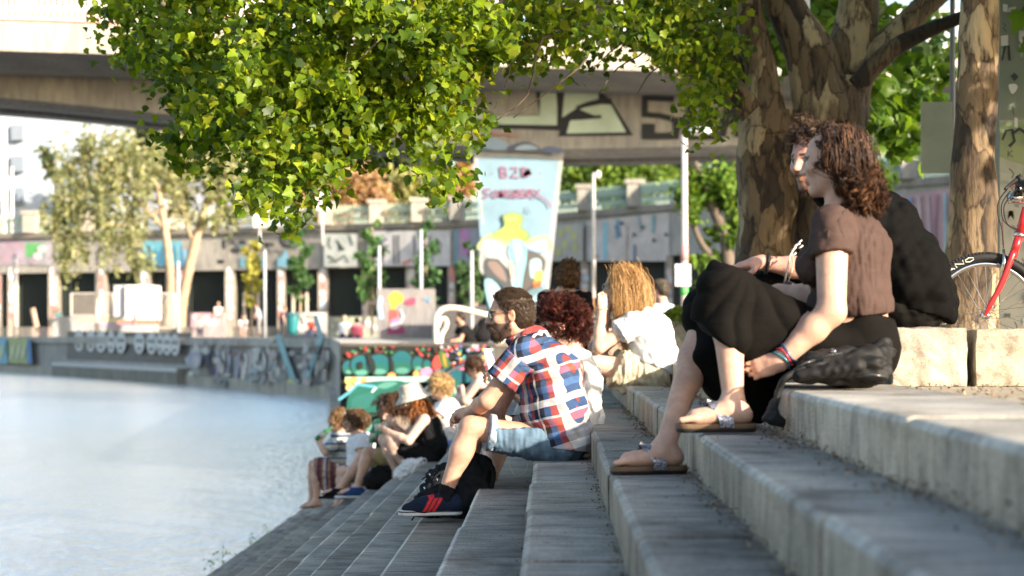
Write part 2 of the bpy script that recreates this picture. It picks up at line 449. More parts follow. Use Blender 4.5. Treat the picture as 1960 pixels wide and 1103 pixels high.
# ------------------------------------------------------------------ quay wall of the far reach
def quay():
    t = empty('quay_wall', (-17.3, 90, -2.2), 'long grey concrete quay wall with faded graffiti rising from the bright river', 'wall')
    mb = MB(); pts = QUAY
    top = .02
    for i in range(len(pts) - 1):
        (x0, y0), (x1, y1) = pts[i], pts[i + 1]
        L = math.hypot(x1 - x0, y1 - y0); n = max(1, int(L / 5))
        nn = nrm([-(y1 - y0), x1 - x0, 0]) * -1
        if nn[1] > 0: nn = -nn
        for j in range(n):
            a = np.array([x0 + (x1 - x0) * j / n, y0 + (y1 - y0) * j / n, 0]); b = np.array([x0 + (x1 - x0) * (j + 1) / n, y0 + (y1 - y0) * (j + 1) / n, 0])
            tone = .9 + .2 * ((j * 37 + i * 11) % 7) / 7
            d = (b - a) * .006
            for z0, z1, o_, c in ((-3, -1.75, .25, (.48, .45, .40)), (-1.75, top - .35, 0, (.44, .43, .41)), (top - .35, top + .02, .14, (.52, .50, .46))):
                c = np.array(c) * tone
                f0, f1 = a + d + nn * o_, b - d + nn * o_
                back = -nn * 1.2
                mb.add([f0 + [0, 0, z0], f1 + [0, 0, z0], f1 + [0, 0, z1], f0 + [0, 0, z1], f0 + back + [0, 0, z0], f1 + back + [0, 0, z0], f1 + back + [0, 0, z1], f0 + back + [0, 0, z1]],
                       [(0, 1, 2, 3), (3, 2, 6, 7), (0, 3, 7, 4), (1, 5, 6, 2)], c)
    mb.build('wall', M['concrete'], t)
    A, B = QUAY[3], QUAY[2]
    # row of pale skulls
    it = []
    for i, (u, w) in enumerate([(152, 9), (176, 9), (197, 11), (218, 8), (238, 10), (275, 10), (300, 10), (318, 7), (333, 9), (350, 9)]):
        v = 652 + i * .9
        it.append(((.70, .70, .69), oval(u, v, w, 21)))
        it.append(((.05, .05, .05), oval(u - w * .35, v - 4, w * .22, 4))); it.append(((.05, .05, .05), oval(u + w * .35, v - 4, w * .22, 4)))
        it.append(((.08, .08, .08), oval(u, v + 11, w * .3, 3)))
    it.insert(0, ((.13, .125, .12), [(130, 634), (368, 637), (366, 698), (128, 688)]))
    for u0, u1, c in ((0, 24, (.24, .5, .62)), (30, 68, (.45, .5, .24)), (66, 72, (.1, .25, .5))):
        it.append((c, [(u0, 648), (u1, 648), (u1 + 4, 697), (u0, 695)]))
    for u in (6, 16, 38, 50, 60): it.append(((.6, .66, .45), oval(u, 674, 4, 15, .2)))
    decal('graffiti', t, A, B, it, .02, .01)
    A, B = QUAY[2], QUAY[1]
    g = random.Random(3); it = []
    it.append(((.17, .17, .17), [(540, 642), (622, 645), (592, 738), (574, 737)]))
    for u in range(392, 640, 9):
        if 535 < u < 600: continue
        h = g.uniform(30, 60)
        c = g.choice([(.62, .62, .62), (.52, .55, .62), (.68, .66, .62), (.4, .4, .52), (.5, .45, .45)])
        it.append(S(c, [(u, 668 + g.uniform(-3, 8)), (u + g.uniform(-6, 6), 690), (u + g.uniform(-5, 5), 668 + h)], g.uniform(3, 8)))
    it += [S((.30, .52, .56), [(540, 640), (556, 690), (574, 738)], 11), S((.34, .55, .6), [(612, 604), (624, 645), (612, 680), (590, 738)], 10), S((.6, .58, .25), [(560, 728), (572, 734)], 8)]
    for _ in range(60):
        u, v = g.uniform(375, 640), g.uniform(650, 735)
        it.append((g.choice([(.60, .59, .57), (.34, .33, .32), (.5, .42, .42), (.36, .42, .46), (.55, .54, .5), (.22, .21, .21)]), oval(u, v, g.uniform(2, 9), g.uniform(3, 12), g.uniform(-.5, .5), 7)))
    it.append(((.35, .34, .45), oval(400, 688, 14, 16))); it.append(((.5, .5, .5), oval(404, 692, 7, 11)))
    decal('graffiti', t, A, B, it, .02, .008)
    # low fender beam; a pale strip paints the sunlight on its top
    mb = MB(); a, b = onplane(122, 690, QUAY[3], QUAY[2], .0), onplane(366, 705, QUAY[3], QUAY[2], .0)
    d = nrm(b - a); nn = np.array([d[1], -d[0], 0]); nn = nn if nn[1] < 0 else -nn
    V = [a, b, b + nn * .7, a + nn * .7]
    lo = [p.copy() for p in V]
    for p in V: p[2] = -1.45
    for p in lo: p[2] = -2.6
    mb.add(V + lo, [(0, 1, 2, 3), (3, 2, 6, 7), (0, 3, 7, 4), (1, 5, 6, 2)], (.27, .26, .23)); mb.build('fender_beam', M['concrete'], t)
    mb = MB(); W = [p + [0, 0, .006] for p in V]; W2 = [p + nn * .02 for p in (W[2], W[3])]
    mb.add([W[0], W[1], W2[0], W2[1], W2[0] - [0, 0, .18], W2[1] - [0, 0, .18]], [(0, 1, 2, 3), (3, 2, 4, 5)], (.6, .6, .6)); mb.build('sunlit_top', M['plain'], t)
quay()

# ------------------------------------------------------------------ graffiti block closing the stairs
GB_A, GB_B = (-3.47, 31.0), (1.2, 31.0)
def teal_block():
    t = empty('graffiti_wall', (-1.5, 31.3, -2.2), 'dark wall with teal bubble graffiti closing off the end of the steps', 'wall')
    mb = MB(); mb.box((-3.47, 31.22, -2.6), (1.25, 31.9, -.02), (.12, .11, .1)); mb.box((-3.48, 31.2, -.02), (-.9, 31.93, .03), (.10, .09, .085)); mb.box((-.9, 31.2, -.02), (1.25, 31.93, .035), (.26, .23, .19)); mb.build('wall', M['concrete'], t)
    A, B = (-3.47, 31.22), (1.2, 31.22)
    z = fr(640, 560, 5.513)
    K = (.012, .016, .014); T1 = (.007, .105, .13); T2 = (.010, .115, .085); T3 = (.09, .28, .23); RD = (.5, .06, .05); PK = (.75, .22, .36); OR = (.75, .33, .10); GN = (.03, .22, .10)
    g = random.Random(8); it = [(K, [(60, 545), (1640, 545), (1640, 2000), (60, 2000)])]
    for i in range(46):
        x, y = g.uniform(90, 1090), g.uniform(565, 680)
        it.append((g.choice([RD, (.28, .03, .03), GN, (.05, .16, .06), (.12, .03, .03)]), oval(x, y, g.uniform(10, 34), g.uniform(9, 24), g.uniform(0, 3), 8)))
    for i in range(90):
        x, y = g.uniform(1130, 1630), g.uniform(565, 820)
        it.append((g.choice([RD, (.6, .12, .12), (.25, .3, .5), (.05, .3, .3), (.5, .5, .48), (.1, .1, .25), PK, (.6, .4, .1)]), oval(x, y, g.uniform(8, 30), g.uniform(8, 24), g.uniform(0, 3), 7)))
    for (cx, cy, rx, ry) in [(160, 790, 60, 70), (290, 770, 105, 110), (480, 760, 120, 110), (720, 740, 115, 125), (890, 750, 60, 75), (985, 760, 40, 50)]:
        it.append((K, oval(cx, cy, rx + 18, ry + 18))); it.append((T1, oval(cx, cy, rx, ry))); it.append((T2, oval(cx, cy + ry * .45, rx * .9, ry * .55))); it.append((T3, oval(cx + 5, cy + ry * .66, rx * .6, ry * .26)))
    it += [(K, oval(285, 770, 30, 45)), blob(K, [(350, 650), (420, 700), (450, 800), (420, 860), (380, 760)]), blob(K, [(600, 660), (640, 760), (630, 860), (600, 800)])]
    it += [blob(RD, [(1060, 690), (1110, 660), (1140, 760), (1090, 840), (1040, 770)]), blob(PK, [(910, 850), (950, 800), (1030, 800), (1040, 870), (960, 900)]), blob(OR, [(570, 870), (620, 840), (660, 870), (610, 910)]), blob(OR, [(840, 850), (880, 820), (910, 870), (860, 890)]),
           blob((.05, .12, .03), [(1110, 640), (1150, 610), (1200, 680), (1230, 780), (1180, 830), (1130, 740)]), blob((.35, .22, .03), [(1150, 640), (1180, 680), (1190, 790), (1160, 740)])]
    it.append(((.38, .62, .56), [(130, 890), (1640, 880), (1640, 930), (130, 950)]))
    for (x, y, c) in [(170, 930, (.75, .6, .15)), (220, 925, OR), (270, 960, (.75, .45, .35)), (330, 930, OR), (390, 940, (.8, .6, .5)), (180, 1000, (.8, .5, .2)), (250, 1010, OR)]: it.append((c, oval(x, y, 46, 36)))
    it += [blob(T2, [(160, 1100), (260, 960), (480, 930), (720, 930), (820, 1000), (700, 1100), (500, 1280), (180, 1300)]), S((.1, .35, .45), [(60, 1130), (170, 1050), (260, 965), (430, 990), (470, 1010)], 30),
           blob(T3, [(460, 990), (560, 940), (680, 950), (560, 1010)]), blob(K, [(270, 1180), (380, 1130), (520, 1140), (420, 1190)]), S(WHT, [(450, 1000), (395, 1070), (400, 1140)], 18),
           blob((.02, .14, .12), [(200, 1120), (420, 1050), (380, 1200), (220, 1260)]), S(K, [(200, 1290), (480, 1270), (700, 1150)], 30), S((.3, .35, .36), [(540, 1270), (760, 1120)], 36)]
    it += [blob((.02, .1, .14), [(1050, 840), (1160, 800), (1400, 830), (1560, 900), (1300, 960), (1100, 920)]), (T1, oval(1290, 860, 50, 60)), (T2, oval(1300, 960, 40, 40)), (T1, oval(1400, 900, 40, 50)), blob((.03, .22, .14), [(1170, 960), (1260, 950), (1290, 1050), (1230, 1120)])]
    it += [S(WHT, [(1180, 990), (1240, 960), (1280, 1010), (1290, 1090)], 12)]
    for i in range(30): it.append((g.choice([T1, T2, K, (.02, .3, .25), T3]), oval(g.uniform(200, 1600), g.uniform(1200, 1700), g.uniform(40, 120), g.uniform(30, 70), g.uniform(0, 3))))
    decal('graffiti', t, A, B, it, .006, .0012, xf=z)
teal_block()

def pipe(name, pts, r, col, label, cat, base, extra=(), mat=None):
    t = empty(name, base, label, cat)
    mb = MB(); mb.tube(spline(pts, 6), r, 8, col); mb.build('rail', mat or M['painted'], t, smooth=True)
    for q in extra:
        m2 = MB(); m2.tube(q, r * .9, 8, col); m2.build('post', mat or M['painted'], t, smooth=True)
    return t
rl = [P(943, 668, 30.6), P(845, 722, 30.6), P(745, 800, 30.6)]
pipe('handrail', [rl[0], (rl[0] + rl[1]) / 2, rl[1], (rl[1] + rl[2]) / 2, rl[2]], .025, (.3, .33, .36), 'grey sloping steel handrail running down in front of the teal graffiti', 'handrail', rl[2],
     [[p, [p[0], p[1], p[2] - .75]] for p in (rl[0], rl[1], rl[2])], M['steel'])
cw = (.74, .70, .58)
b0 = P(836, 657, 31.6)
t = empty('curved_railing', (b0[0], b0[1], .05), 'thick cream tubular railing with a curled end on top of the wall', 'railing')
for pts, r in (([(835, 660), (834, 630), (836, 606), (848, 592), (872, 590), (905, 597), (940, 607), (956, 622), (958, 658)], .05), ([(843, 660), (846, 640), (853, 628), (855, 616), (850, 610), (842, 614), (838, 626)], .038)):
    mb = MB(); mb.tube(spline([P(u, v, 31.6) for u, v in pts], 6), r, 10, cw); mb.build('rail', M['painted'], t, smooth=True)

# ------------------------------------------------------------------ limestone blocks round the planting beds
def blocks():
    g = random.Random(12)
    def one(cx, cy, w, d, h, rot, label, tint):
        prim = [ell((cx, cy, h * .5), (.01, .01, .01))]
        bm = bmesh.new(); bmesh.ops.create_cube(bm, size=1)
        for v in bm.verts: v.co = Vector((v.co.x * w, v.co.y * d, v.co.z * h))
        bmesh.ops.subdivide_edges(bm, edges=bm.edges[:], cuts=7, use_grid_fill=True)
        s = g.random() * 50
        from mathutils import noise as mn
        for v in bm.verts:
            p = v.co.copy()
            q = Vector((abs(p.x) / w * 2, abs(p.y) / d * 2, abs(p.z) / h * 2))
            e = sorted(q)[1]
            n = mn.noise(p * 14 + Vector((s, s, s))) * .010 + mn.noise(p * 45 + Vector((s, 0, s))) * .004
            rd = max(0, e - .86) * .12
            v.co = p * (1 - rd) + p.normalized() * n
        cs, sn = math.cos(rot), math.sin(rot)
        V = np.array([v.co[:] for v in bm.verts]); bm.verts.index_update(); Fc = [[v.index for v in f.verts] for f in bm.faces]; bm.free()
        V = V @ np.array([[cs, sn, 0], [-sn, cs, 0], [0, 0, 1]]) + [cx, cy, h / 2 - .012]
        o = mesh('stone_block', V, Fc, M['block'], None, False, np.array(tint), base=(cx, cy, 0))
        tag(o, label, 'stone block', 'limestone blocks edging the planting beds')
    first = ['pale square limestone block just behind the black bag on the ledge', 'rough pitted limestone block under the front wheel of the red bicycle']
    x = 1.245
    ws = [.275, .30, .28, .31, .27, .3, .29]
    for i in range(2):
        w = ws[i]
        one(x + w / 2, 7.0, w, .30, .215 + g.uniform(-.006, .006), g.uniform(-.02, .02), first[i], (.43, .39, .33) if i == 0 else (.43, .375, .30))
        x += w + .035
    for i in range(5):
        w = ws[i + 2] if i + 2 < len(ws) else .29
        one(x + w / 2, 7.0, w, .30, .2, g.uniform(-.03, .03), 'limestone block in the row beneath the red bicycle, out past the pitted one', (.48, .43, .35)); x += w + .03
    y = 7.32
    i = 0
    while y < 12.9:
        L = g.uniform(.36, .5)
        one(1.4, y + L / 2, .3, L, .205 + g.uniform(-.01, .01), g.uniform(-.02, .02), 'limestone block in the long row behind the seated couple', (.5, .45, .37)); y += L + .03; i += 1
    for i, u in enumerate((1290, 1322)):
        p = P(u, 660, 15.5)
        one(p[0], 15.5, .26, .3, .3, 0, ['limestone block of the bush planter close to the blonde woman', 'limestone block of the bush planter close to the black trousers'][i], (.52, .45, .36))
blocks()

# ------------------------------------------------------------------ road bridge
BY, WY = 52.0, 55.7
def bridge():
    t = empty('road_bridge', (0, 57, 0), 'massive concrete road bridge with haunched girder crossing over river and promenade', 'bridge')
    us = np.linspace(-900, 3200, 42)
    zd = lambda u: ZC - (97 + 36 * u / 1150 - 640) * BY / F
    X = lambda u: (u - U0) * BY / F
    wb = lambda u: np.interp(u, [-900, -200, 0, 300, 700, 990, 1400, 1800, 2300, 3200], [150, 178, 193, 222, 265, 287, 280, 262, 240, 205])
    def strip(name, prof, col, mat=M['concrete']):
        """prof(u) -> list of (Y, z)"""
        mb = MB(); V = []; n = None
        for u in us:
            p = prof(u); n = len(p); V += [(X(u), y, z) for y, z in p]
        Fc = [(i * n + j, (i + 1) * n + j, (i + 1) * n + (j + 1) % n, i * n + (j + 1) % n) for i in range(len(us) - 1) for j in range(n)]
        Fc += [tuple(range(n)), tuple(range(len(us) * n - 1, len(us) * n - 1 - n, -1))]
        mb.add(V, Fc, col); return mb.build(name, mat, t)
    strip('parapet', lambda u: [(BY, zd(u)), (BY, zd(u) + .82), (BY + .35, zd(u) + .82), (BY + .35, zd(u) + .3), (BY + .35, zd(u))], (.48, .44, .39))
    strip('deck', lambda u: [(BY + .05, zd(u) - .003), (BY + .35, zd(u) + .25), (BY + 7.5, zd(u) + .25), (BY + 7.5, zd(u) - .2), (BY + 2.2, zd(u) - .2)], (.3, .28, .26))
    zw = lambda u, y, dv=0: ZC - (wb(u) + dv - 640) * y / F
    strip('girder', lambda u: [(WY, zd(u) - .19), (WY, zw(u, WY)), (WY + .5, zw(u, WY) - .16), (WY + 1.6, zw(u, WY) - .16), (WY + 1.6, zd(u) - .19)], (.36, .36, .36))
    strip('girder', lambda u: [(WY + 2.3, zd(u) - .19), (WY + 2.3, zw(u, WY) - .20), (WY + 3.6, zw(u, WY) - .20), (WY + 3.6, zd(u) - .19)], (.30, .30, .30))
    # white baluster railing
    mb = MB(); a, b = -900, 3200
    for u in np.arange(a, b, 11.5):
        z = zd(u) + .82
        mb.box((X(u) - .04, BY + .1, z + .12), (X(u) + .04, BY + .16, z + 1.05), (.75, .75, .76))
    for z0, z1 in ((.08, .14), (1.05, 1.13)):
        V = []
        for u in (a, b): V += [(X(u), BY + .08, zd(u) + .82 + z0), (X(u), BY + .2, zd(u) + .82 + z0), (X(u), BY + .2, zd(u) + .82 + z1), (X(u), BY + .08, zd(u) + .82 + z1)]
        mb.add(V, [(0, 4, 5, 1), (1, 5, 6, 2), (2, 6, 7, 3), (3, 7, 4, 0)], (.75, .75, .76))
    mb.build('railing', M['painted'], t)
    # pier, wide at the top
    mb = MB(); q = [(952, 653), (1038, 653), (1079, 290), (905, 288)]
    f = [P(u, v, 55.9) for u, v in q]; bk = [p + [0, 2.2, 0] for p in f]
    for p in (f[0], f[1], bk[0], bk[1]): p[2] = -.2
    mb.add(f + bk, [(0, 1, 2, 3), (1, 5, 6, 2), (4, 0, 3, 7), (3, 2, 6, 7), (5, 4, 7, 6)], (.45, .46, .47)); pr = mb.build('pier', M['concrete'], t)
    z = fr(600, 250, 2.757)
    LB, W, DB = (.19, .31, .41), (.37, .39, .40), (.13, .2, .33); MV = (.25, .08, .16); GR = (.30, .38, .09); TL = (.22, .50, .58)
    it = [(LB, [(842, 100), (1322, 118), (1225, 900), (1170, 1100), (940, 1100), (905, 860)]), (W, [(842, 100), (1322, 118), (1318, 160), (1050, 135), (850, 150)]), (W, [(1322, 118), (1300, 118), (1215, 780), (1228, 820)]), (W, [(845, 130), (862, 130), (900, 500), (890, 500)])]
    for x, y, r in ((940, 120, 30), (1000, 110, 26), (1060, 125, 30), (1130, 120, 26), (1200, 128, 32), (1270, 135, 30)): it.append((W, oval(x, y, r, 18)))
    it += [S(MV, [(940, 228), (944, 230)], 12), S(MV, [(1196, 226), (1200, 228)], 12)]
    for pts in ([(985, 195), (990, 250)], [(985, 195), (1015, 200), (1018, 218), (992, 222), (1022, 232), (1018, 248), (990, 250)], [(1040, 200), (1075, 198), (1070, 222), (1040, 248), (1085, 250)], [(1100, 195), (1105, 245)], [(1100, 197), (1135, 205), (1108, 222), (1155, 228), (1130, 242), (1105, 245)]): it.append(S(MV, pts, 9))
    for pts in ([(935, 310), (895, 318), (925, 345), (890, 358)], [(945, 330), (965, 318), (972, 350), (950, 352), (945, 330)], [(985, 352), (985, 315), (1008, 350), (1010, 310)], [(1050, 318), (1022, 322), (1020, 350), (1055, 352), (1055, 335), (1035, 336)], [(1060, 316), (1082, 318), (1066, 334), (1084, 348), (1060, 355)], [(1118, 312), (1092, 320), (1095, 352), (1125, 350)], [(1095, 335), (1118, 332)], [(1130, 355), (1130, 316), (1158, 320), (1135, 336), (1165, 360)], [(1160, 312), (1175, 340), (1195, 310)], [(1175, 340), (1235, 375), (1250, 410)]): it.append(S(MV, spline(pts, 3), 8))
    it += [S(DB, [(1120, 425), (1150, 438)], 5), S(DB, [(1128, 395), (1132, 430)], 5)]
    it += [blob((.40, .42, .2), [(890, 570), (960, 540), (1000, 560), (1080, 590), (1180, 560), (1235, 560), (1235, 640), (890, 640)]), blob(W, [(890, 590), (960, 580), (1060, 620), (1225, 570), (1220, 700), (1180, 780), (1050, 700), (890, 760)]),
           blob((.2, .3, .12), [(1000, 450), (1055, 432), (1108, 455), (1098, 510), (1140, 545), (1125, 585), (1040, 585), (960, 570), (945, 545), (1005, 505)]), blob(GR, [(1008, 456), (1055, 442), (1100, 460), (1090, 512), (1128, 545), (1110, 575), (1040, 575), (970, 560), (960, 545), (1012, 505)]), blob((.4, .46, .16), [(1020, 460), (1060, 450), (1080, 470), (1030, 480)]), S((.2, .3, .1), [(1040, 455), (1055, 470), (1042, 476)], 6)]
    it += [blob((.06, .07, .08), [(900, 690), (950, 672), (1010, 700), (1045, 770), (1050, 860), (1010, 840), (960, 790), (910, 780)]), blob((.20, .15, .14), [(920, 700), (960, 690), (1000, 730), (1020, 800), (960, 760)]), blob((.24, .5, .55), [(905, 790), (960, 800), (1000, 880), (960, 980), (920, 900)]), blob(W, [(930, 820), (990, 850), (1000, 940), (950, 960)]), S(W, [(905, 660), (980, 670), (1040, 730), (1060, 830)], 22),
           blob(TL, [(1040, 600), (1070, 575), (1120, 600), (1125, 680), (1110, 760), (1090, 860), (1055, 840), (1065, 720)]), blob((.3, .43, .47), [(1060, 610), (1095, 600), (1100, 660), (1075, 690)]), blob((.1, .09, .09), [(1135, 640), (1190, 650), (1225, 700), (1190, 800), (1140, 860), (1100, 850), (1120, 740)]), blob((.3, .55, .6), [(1145, 690), (1195, 680), (1200, 740), (1150, 780)]), blob((.6, .68, .7), [(1165, 690), (1195, 690), (1190, 720)]),
           blob((.68, .58, .12), [(1165, 750), (1205, 740), (1210, 790), (1175, 800)]), blob((.7, .25, .08), [(1170, 790), (1205, 790), (1190, 840), (1160, 830)]), S((.2, .42, .7), [(1040, 600), (1030, 640), (1050, 690)], 9), S((.2, .42, .7), [(1235, 640), (1180, 640), (1120, 620)], 8), blob((.55, .4, .33), [(1035, 690), (1060, 720), (1050, 780), (1035, 740)]), blob((.35, .55, .65), [(1000, 870), (1090, 870), (1200, 830), (1180, 1000), (960, 1050)])]
    decal('mural', pr, (-3, 55.9), (3, 55.9), it, .01, .003, xf=z)
    # big letters on the girder
    z = fr(880, 100, 3.267); A, B = (-3, WY), (3, WY); MN = (.50, .64, .56); D = (.02, .022, .03)
    it = [(D, [(120, 430), (120, 340), (200, 345), (215, 370), (500, 365), (470, 170), (640, 165), (650, 480), (400, 470), (130, 465)]), (MN, [(0, 330), (165, 345), (165, 400), (0, 400)]), (MN, [(190, 375), (500, 370), (505, 205), (610, 205), (608, 440), (190, 432)]),
          (D, [(600, 170), (870, 165), (900, 215), (950, 265), (1085, 515), (615, 522), (645, 400), (615, 380)]), (MN, [(655, 205), (865, 205), (868, 258), (740, 310), (640, 385)]), (MN, [(740, 322), (880, 288), (945, 292), (1040, 492), (668, 500), (690, 408), (760, 395), (880, 386)]), S(D, [(730, 318), (800, 285), (880, 262), (950, 262)], 30), S(D, [(650, 395), (760, 390), (885, 378)], 24),
          S(D, [(1340, 250), (1240, 245), (1160, 240)], 44), S(D, [(1158, 225), (1156, 375)], 38), S(D, [(1140, 362), (1250, 372), (1340, 400)], 40), S(D, [(1345, 385), (1358, 460), (1348, 540)], 44), S(D, [(1365, 518), (1250, 520), (1140, 518)], 50), S(D, [(1180, 430), (1180, 540)], 80),
          S(D, [(1442, 235), (1440, 540)], 42), S(D, [(1420, 520), (1520, 520), (1615, 516)], 54), S(D, [(1640, 525), (1668, 380), (1690, 240)], 42), S(D, [(1690, 240), (1720, 380), (1745, 525)], 42), S(D, [(1660, 430), (1740, 430)], 34),
          S((.45, .2, .2), [(190, 495), (240, 505), (290, 500), (370, 525)], 8), S((.45, .2, .2), [(200, 515), (280, 512), (340, 530)], 5)]
    it += [blob((.27, .38, .52), [(120, 600), (130, 550), (220, 535), (300, 575), (290, 615)]), blob((.1, .12, .2), [(290, 610), (360, 570), (430, 565), (500, 600), (480, 625)]), blob((.36, .48, .6), [(350, 612), (380, 585), (440, 580), (490, 610)]), blob((.12, .15, .26), [(500, 620), (560, 590), (640, 610), (630, 635)])]
    zz = lambda x, y: (lambda q: (q[0], 272 - (272 - q[1]) * .86 if q[1] < 272 else q[1]))(z(x, y))
    decal('graffiti', t, A, B, it, .01, .003, xf=zz)
bridge()
# a tram's red flank shows through the bridge railing
tr = empty('tram', (-14, 57, 8.3), 'red tram car crossing on the bridge behind the white railing', 'tram')
mb = MB(); mb.box((-18, 56, 8.75), (-8.5, 58.4, 9.8), (.55, .10, .06)); mb.box((-18, 56, 9.8), (-8.5, 58.4, 10.9), (.6, .58, .55)); mb.build('body', M['painted'], tr)
for i in range(4):
    mb = MB(); mb.box((-17.6 + i * 2.3, 55.96, 9.95), (-15.8 + i * 2.3, 55.995, 10.7), (.05, .07, .08)); mb.build('window', M['painted'], tr)
for i in (-16, -10.5):
    mb = MB(); mb.tube([(i, 56.1, 8.6), (i, 58.3, 8.6)], .33, 14, (.06, .06, .06)); mb.build('wheel', M['painted'], tr)

# ------------------------------------------------------------------ embankment wall with the openings of the line behind it
EU = [-500, 0, 450, 870, 1290, 1730, 2600]; EY = [146, 135, 128, 120, 104, 88, 66]
def ept(u, off=0):
    Y = np.interp(u, EU, EY); return np.array([(u - U0) * Y / F, Y])
def embankment():
    t = empty('embankment_wall', (-14, 128, 0), 'tall beige embankment wall with dark barred openings and painted panels', 'wall')
    us = sorted(set(EU + list(range(-500, 2600, 50))))
    def band(name, z0, z1, o0, depth, c, mat=M['concrete']):
        mb = MB(); V = []
        for u in us:
            x, y = ept(u); V += [(x, y - o0, z0), (x, y - o0, z1), (x + .3, y - o0 + depth, z1), (x + .3, y - o0 + depth, z0)]
        Fc = [(i * 4 + j, (i + 1) * 4 + j, (i + 1) * 4 + (j + 1) % 4, i * 4 + (j + 1) % 4) for i in range(len(us) - 1) for j in range(4)]
        mb.add(V, Fc, c); return mb.build(name, mat, t)
    band('lintel', 4.55, 7.05, 0, 4, (.44, .41, .37)); band('cornice', 7.05, 7.4, .35, 4, (.30, .27, .23)); band('plinth', -.1, .7, -.1, 1, (.30, .27, .24))
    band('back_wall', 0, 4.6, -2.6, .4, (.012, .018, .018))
    mb = MB()
    for u in np.arange(-480, 2500, 5.2):
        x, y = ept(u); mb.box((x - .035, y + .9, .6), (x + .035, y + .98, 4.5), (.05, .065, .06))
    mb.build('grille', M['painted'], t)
    piers = [-300, -200, -110, -5, 22, 102, 195, 277, 345, 440, 538, 618, 700, 786, 864, 960, 1040, 1120, 1282, 1400, 1510, 1620, 1740, 1870, 2000, 2200]
    gg = random.Random(5)
    for i, u in enumerate(piers):
        w = 9 if i % 2 else 7
        x, y = ept(u); x1 = ept(u + w)[0]; x0 = ept(u - w)[0]
        mb = MB(); mb.box((x0, y + .02, -.1), (x1, y + 1.6, 4.55), (.36, .32, .28))
        pr = mb.build('pier', M['concrete'], t)
        it = []
        for j in range(7):
            zz = 520 + j * 14 + gg.uniform(-3, 3)
            it.append((gg.choice([(.6, .58, .58), (.62, .5, .5), (.6, .2, .2), (.4, .5, .6), (.6, .6, .62)]), oval(u + gg.uniform(-2, 2), zz, w * .65, gg.uniform(5, 10))))
        y0 = y + .02
        decal('graffiti', pr, (x0, y0), (x1, y0), it, .012, .004)
    it = []
    def rect(c, u0, v0, u1, v1, s=0): it.append((c, [(u0, v0), (u1, v0 + s), (u1, v1), (u0, v1)]))
    def flush(A, B):
        decal('graffiti', t, ept(A), ept(B), list(it), .03, .008); it.clear()
    rect((.42, .40, .42), -200, 452, 100, 508); rect((.14, .45, .15), 50, 466, 86, 492); rect((.45, .33, .4), 2, 460, 46, 505); rect((.5, .44, .5), 86, 468, 98, 500)
    for k in range(10): it.append((gg.choice([(.5, .4, .5), (.6, .58, .6), (.45, .35, .4)]), oval(gg.uniform(-150, 100), gg.uniform(470, 500), 10, 8)))
    rect((.15, .42, .52), 275, 462, 350, 510); rect((.2, .36, .6), 345, 480, 368, 511)
    for k in range(12): it.append(S(gg.choice([(.12, .3, .5), (.3, .6, .66), (.1, .35, .5)]), [(280 + k * 7, 466 + gg.uniform(0, 15)), (283 + k * 7, 508)], 4))
    flush(0, 450)
    z = fr(350, 320, 3.063)
    def Z(c, pts): it.append((c, [z(*p) for p in pts]))
    def ZS(c, pts, w): it.append(S(c, [z(*p) for p in pts], w / 3.063))
    D = (.05, .05, .06); BL = (.22, .5, .62)
    for x in (215, 340, 455, 560): Z(BL, [(x, 530), (x + 32, 530), (x + 36, 585), (x - 4, 585)])
    Z((.25, .5, .62), [(555, 588), (610, 470), (635, 585)])
    Z(D, [(210, 530), (250, 530), (248, 560), (212, 560)]); Z(BL, [(335, 440), (362, 440), (362, 470), (335, 470)])
    for p in ([(290, 480), (320, 490), (360, 485)], [(215, 460), (250, 462)], [(240, 430), (245, 480)], [(290, 435), (305, 450)], [(335, 440), (375, 445)], [(440, 440), (468, 440)], [(600, 460), (640, 470), (670, 470)], [(480, 455), (540, 455)], [(210, 555), (250, 555)]): ZS(D, p, 22)
    for x in (270, 380, 465, 525, 700): ZS((.25, .22, .2), [(x, 400), (x, 585)], 5)
    Z(D, [(570, 400), (592, 400), (592, 440), (620, 455), (600, 480), (570, 440)])
    Z((.60, .62, .58), [(838, 392), (1032, 392), (1032, 585), (838, 585)]); 
    for p in ([(870, 410), (862, 460), (880, 480)], [(910, 430), (940, 470), (920, 490), (960, 480)], [(985, 400), (1005, 460)], [(860, 520), (900, 545), (870, 560)], [(900, 560), (960, 520), (980, 560)]): ZS((.12, .15, .13), p, 12)
    Z((.60, .58, .58), [(1100, 375), (1580, 375), (1580, 580), (1100, 580)])
    for x in (1180, 1250, 1275, 1370): ZS((.2, .19, .2), [(x, 400), (x + 3, 570)], 14)
    ZS((.15, .17, .3), [(1155, 430), (1210, 425)], 16); ZS((.15, .17, .2), [(1160, 470), (1220, 465)], 14); ZS((.6, .25, .2), [(1300, 570), (1355, 545)], 18); ZS((.2, .2, .22), [(1460, 400), (1480, 560)], 8); ZS((.22, .2, .22), [(1500, 420), (1530, 460), (1500, 500)], 10)
    flush(450, 870)
    Z((.32, .34, .38), [(1590, 360), (1750, 365), (1750, 570), (1590, 570)]); Z((.50, .25, .44), [(1622, 362), (1690, 365), (1680, 530), (1630, 520)]); ZS((.25, .45, .55), [(1600, 370), (1600, 570)], 16)
    z2 = fr(600, 250, 2.757); z = z2
    Z((.42, .40, .36), [(1270, 500), (1425, 490), (1425, 690), (1270, 690)])
    for x, y in ((1310, 540), (1350, 520), (1330, 600), (1380, 560), (1385, 620), (1300, 640)): it.append(((.5, .48, .2), [z2(*p) for p in oval(x, y, 14, 24)]))
    flush(870, 1290)
    Z((.58, .50, .46), [(1440, 480), (1880, 430), (1880, 690), (1440, 690)])
    Z((.60, .56, .56), [(1440, 570), (1530, 560), (1530, 690), (1440, 690)])
